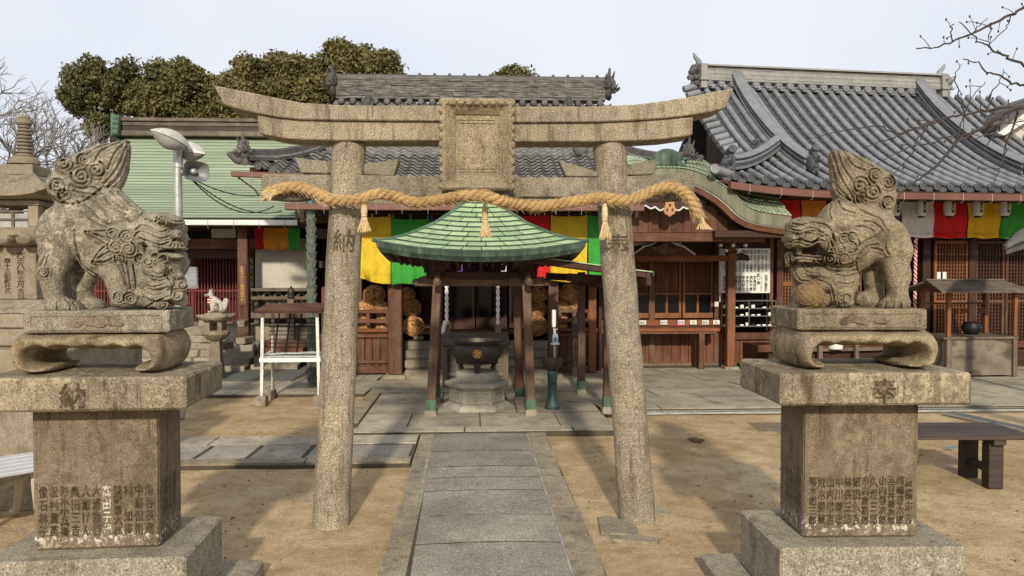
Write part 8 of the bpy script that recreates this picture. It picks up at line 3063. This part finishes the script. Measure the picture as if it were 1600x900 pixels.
# bare branches of a cherry tree reaching in overhead; its trunk stands outside the picture
ct = root('cherry_tree', 'bare dark cherry branches with buds reaching in from the picture edge', 'tree', (6.1, 4.9, 0))
O('trunk', MB().tube([(6.1, 4.9, -.05), (6.0, 4.85, 1.2), (5.6, 4.75, 2.2), (5.0, 4.6, 2.75)], [.16, .13, .10, .07], 10), M['bark'], ct, smooth=True)
BRS = [
    ([(1700, 140), (1640, 160), (1600, 167), (1574, 174), (1548, 191), (1519, 209), (1490, 227), (1468, 253), (1442, 275), (1420, 293), (1398, 310)], .017, .004),
    ([(1700, 140), (1650, 160), (1600, 167), (1567, 168), (1541, 173), (1508, 179), (1482, 183), (1453, 191), (1420, 205), (1385, 218), (1345, 230)], .011, .003),
    ([(1690, -40), (1640, -15), (1600, 11), (1578, 24), (1548, 38), (1523, 51), (1490, 64), (1460, 75), (1431, 75)], .012, .004),
    ([(1700, 150), (1650, 125), (1600, 104), (1578, 90), (1559, 82), (1541, 71.5), (1523, 59), (1501, 33)], .011, .003),
    ([(1700, 165), (1650, 150), (1600, 134), (1578, 128), (1559, 117), (1537, 110), (1523, 97), (1501, 92)], .010, .003),
    ([(1482, 183), (1440, 200), (1400, 208), (1370, 197), (1320, 203), (1290, 211), (1265, 217)], .006, .002),
    ([(1519, 209), (1480, 214), (1452, 225), (1420, 230), (1380, 250), (1345, 268)], .006, .002),
    ([(1590, 170), (1580, 210), (1568, 245), (1560, 270), (1545, 300)], .007, .002),
    ([(1508, 178), (1498, 150), (1494, 120), (1503, 100)], .005, .002),
    ([(1490, 227), (1500, 200), (1505, 180), (1522, 150), (1540, 128)], .005, .002),
    ([(1541, 173), (1548, 150), (1560, 130), (1570, 108)], .005, .002),
    ([(1453, 191), (1430, 225), (1424, 240), (1410, 258), (1400, 270)], .005, .002),
    ([(1574, 174), (1556, 205), (1540, 230), (1530, 240)], .005, .002),
    ([(1548, 38), (1545, 60), (1543, 75)], .004, .002), ([(1490, 64), (1485, 50), (1488, 38)], .005, .003),
    ([(1523, 51), (1530, 40), (1543, 30)], .004, .002), ([(1578, 24), (1572, 45), (1555, 58), (1545, 72)], .004, .002),
    ([(1600, 190), (1560, 195), (1530, 215), (1510, 212)], .005, .002),
]
bd = MB()
for bi, (pts, ra, rb) in enumerate(BRS):
    Yb = 4.6 + .07 * (bi % 5)
    w = [P(x, y, 4.6 if bi > 4 and bi not in (7,) else Yb) for x, y in pts]
    w = [Vector(p) for p in spline([tuple(p) for p in w], 4)]
    w = [p + Vector((rnd.gauss(0, .004), rnd.gauss(0, .01), rnd.gauss(0, .004))) for p in w]
    n = len(w)
    O('branch', MB().tube(w, [ra + (rb - ra) * k / (n - 1) for k in range(n)], 6), M['bark_dark'], ct, smooth=True)
    for k in range(2, n, 3):
        if rnd.random() < .62:
            d = Vector((rnd.uniform(-1, .35), rnd.uniform(-.5, .5), rnd.uniform(-.6, .9))).normalized()
            l_ = rnd.uniform(.02, .12)
            e = w[k] + d * l_
            bd.tube([w[k], w[k] + d * l_ * .5 + Vector((0, 0, .006)), e], [.0028, .0022, .0018], 4)
            bd.ball(e, .006, 5, 4, (1, 1, 1.5))
o = O('bud_twigs', bd, M['bark_dark'], ct); o['kind'] = 'stuff'

# low hills of roofs far off behind the lantern keep the horizon closed
O('distant_hedge', MB().bb((-60, 40, 0), (-9, 42, 3.2)), M['leaf_g'], kind='stuff', label='distant dark hedge line beyond the temple yard', cat='hedge') if False else None
for i, (px, w, h, Y, m_) in enumerate(((-70, 5, 2.6, 30, 'plaster'), (22, 4.2, 2.2, 34, 'white'), (80, 5, 2.9, 38, 'plaster'))):
    c = P(px, 400, Y)
    bh = root('distant_house', ('low pale house beyond the yard at the picture edge', 'low white house glimpsed left of the stone lantern shaft', 'low pale house hidden behind the stone lantern and the lion with the cub')[i], 'house', (c.x, Y, 0), 0, 'houses beyond the temple yard')
    O('wall', MB().bb((c.x - w / 2, Y, 0), (c.x + w / 2, Y + 4, h)), M[m_], bh)
    O('roof', MB().thick([[(c.x - w / 2 - .3, Y - .4, h), (c.x + w / 2 + .3, Y - .4, h)], [(c.x - w / 2 - .3, Y + 2, h + 1), (c.x + w / 2 + .3, Y + 2, h + 1)], [(c.x - w / 2 - .3, Y + 4.4, h), (c.x + w / 2 + .3, Y + 4.4, h)]], (0, 0, -.1)), M['tile_new'], bh)
    for k in range(2):
        x = c.x - w / 4 + k * w / 2
        wf_ = O('window', MB().bb((x - .5, Y - .03, .9), (x + .5, Y, 1.8)), M['steel'], bh)
        O('pane', MB().bb((x - .45, Y - .04, .95), (x + .45, Y - .031, 1.75)), M['glass'], wf_)
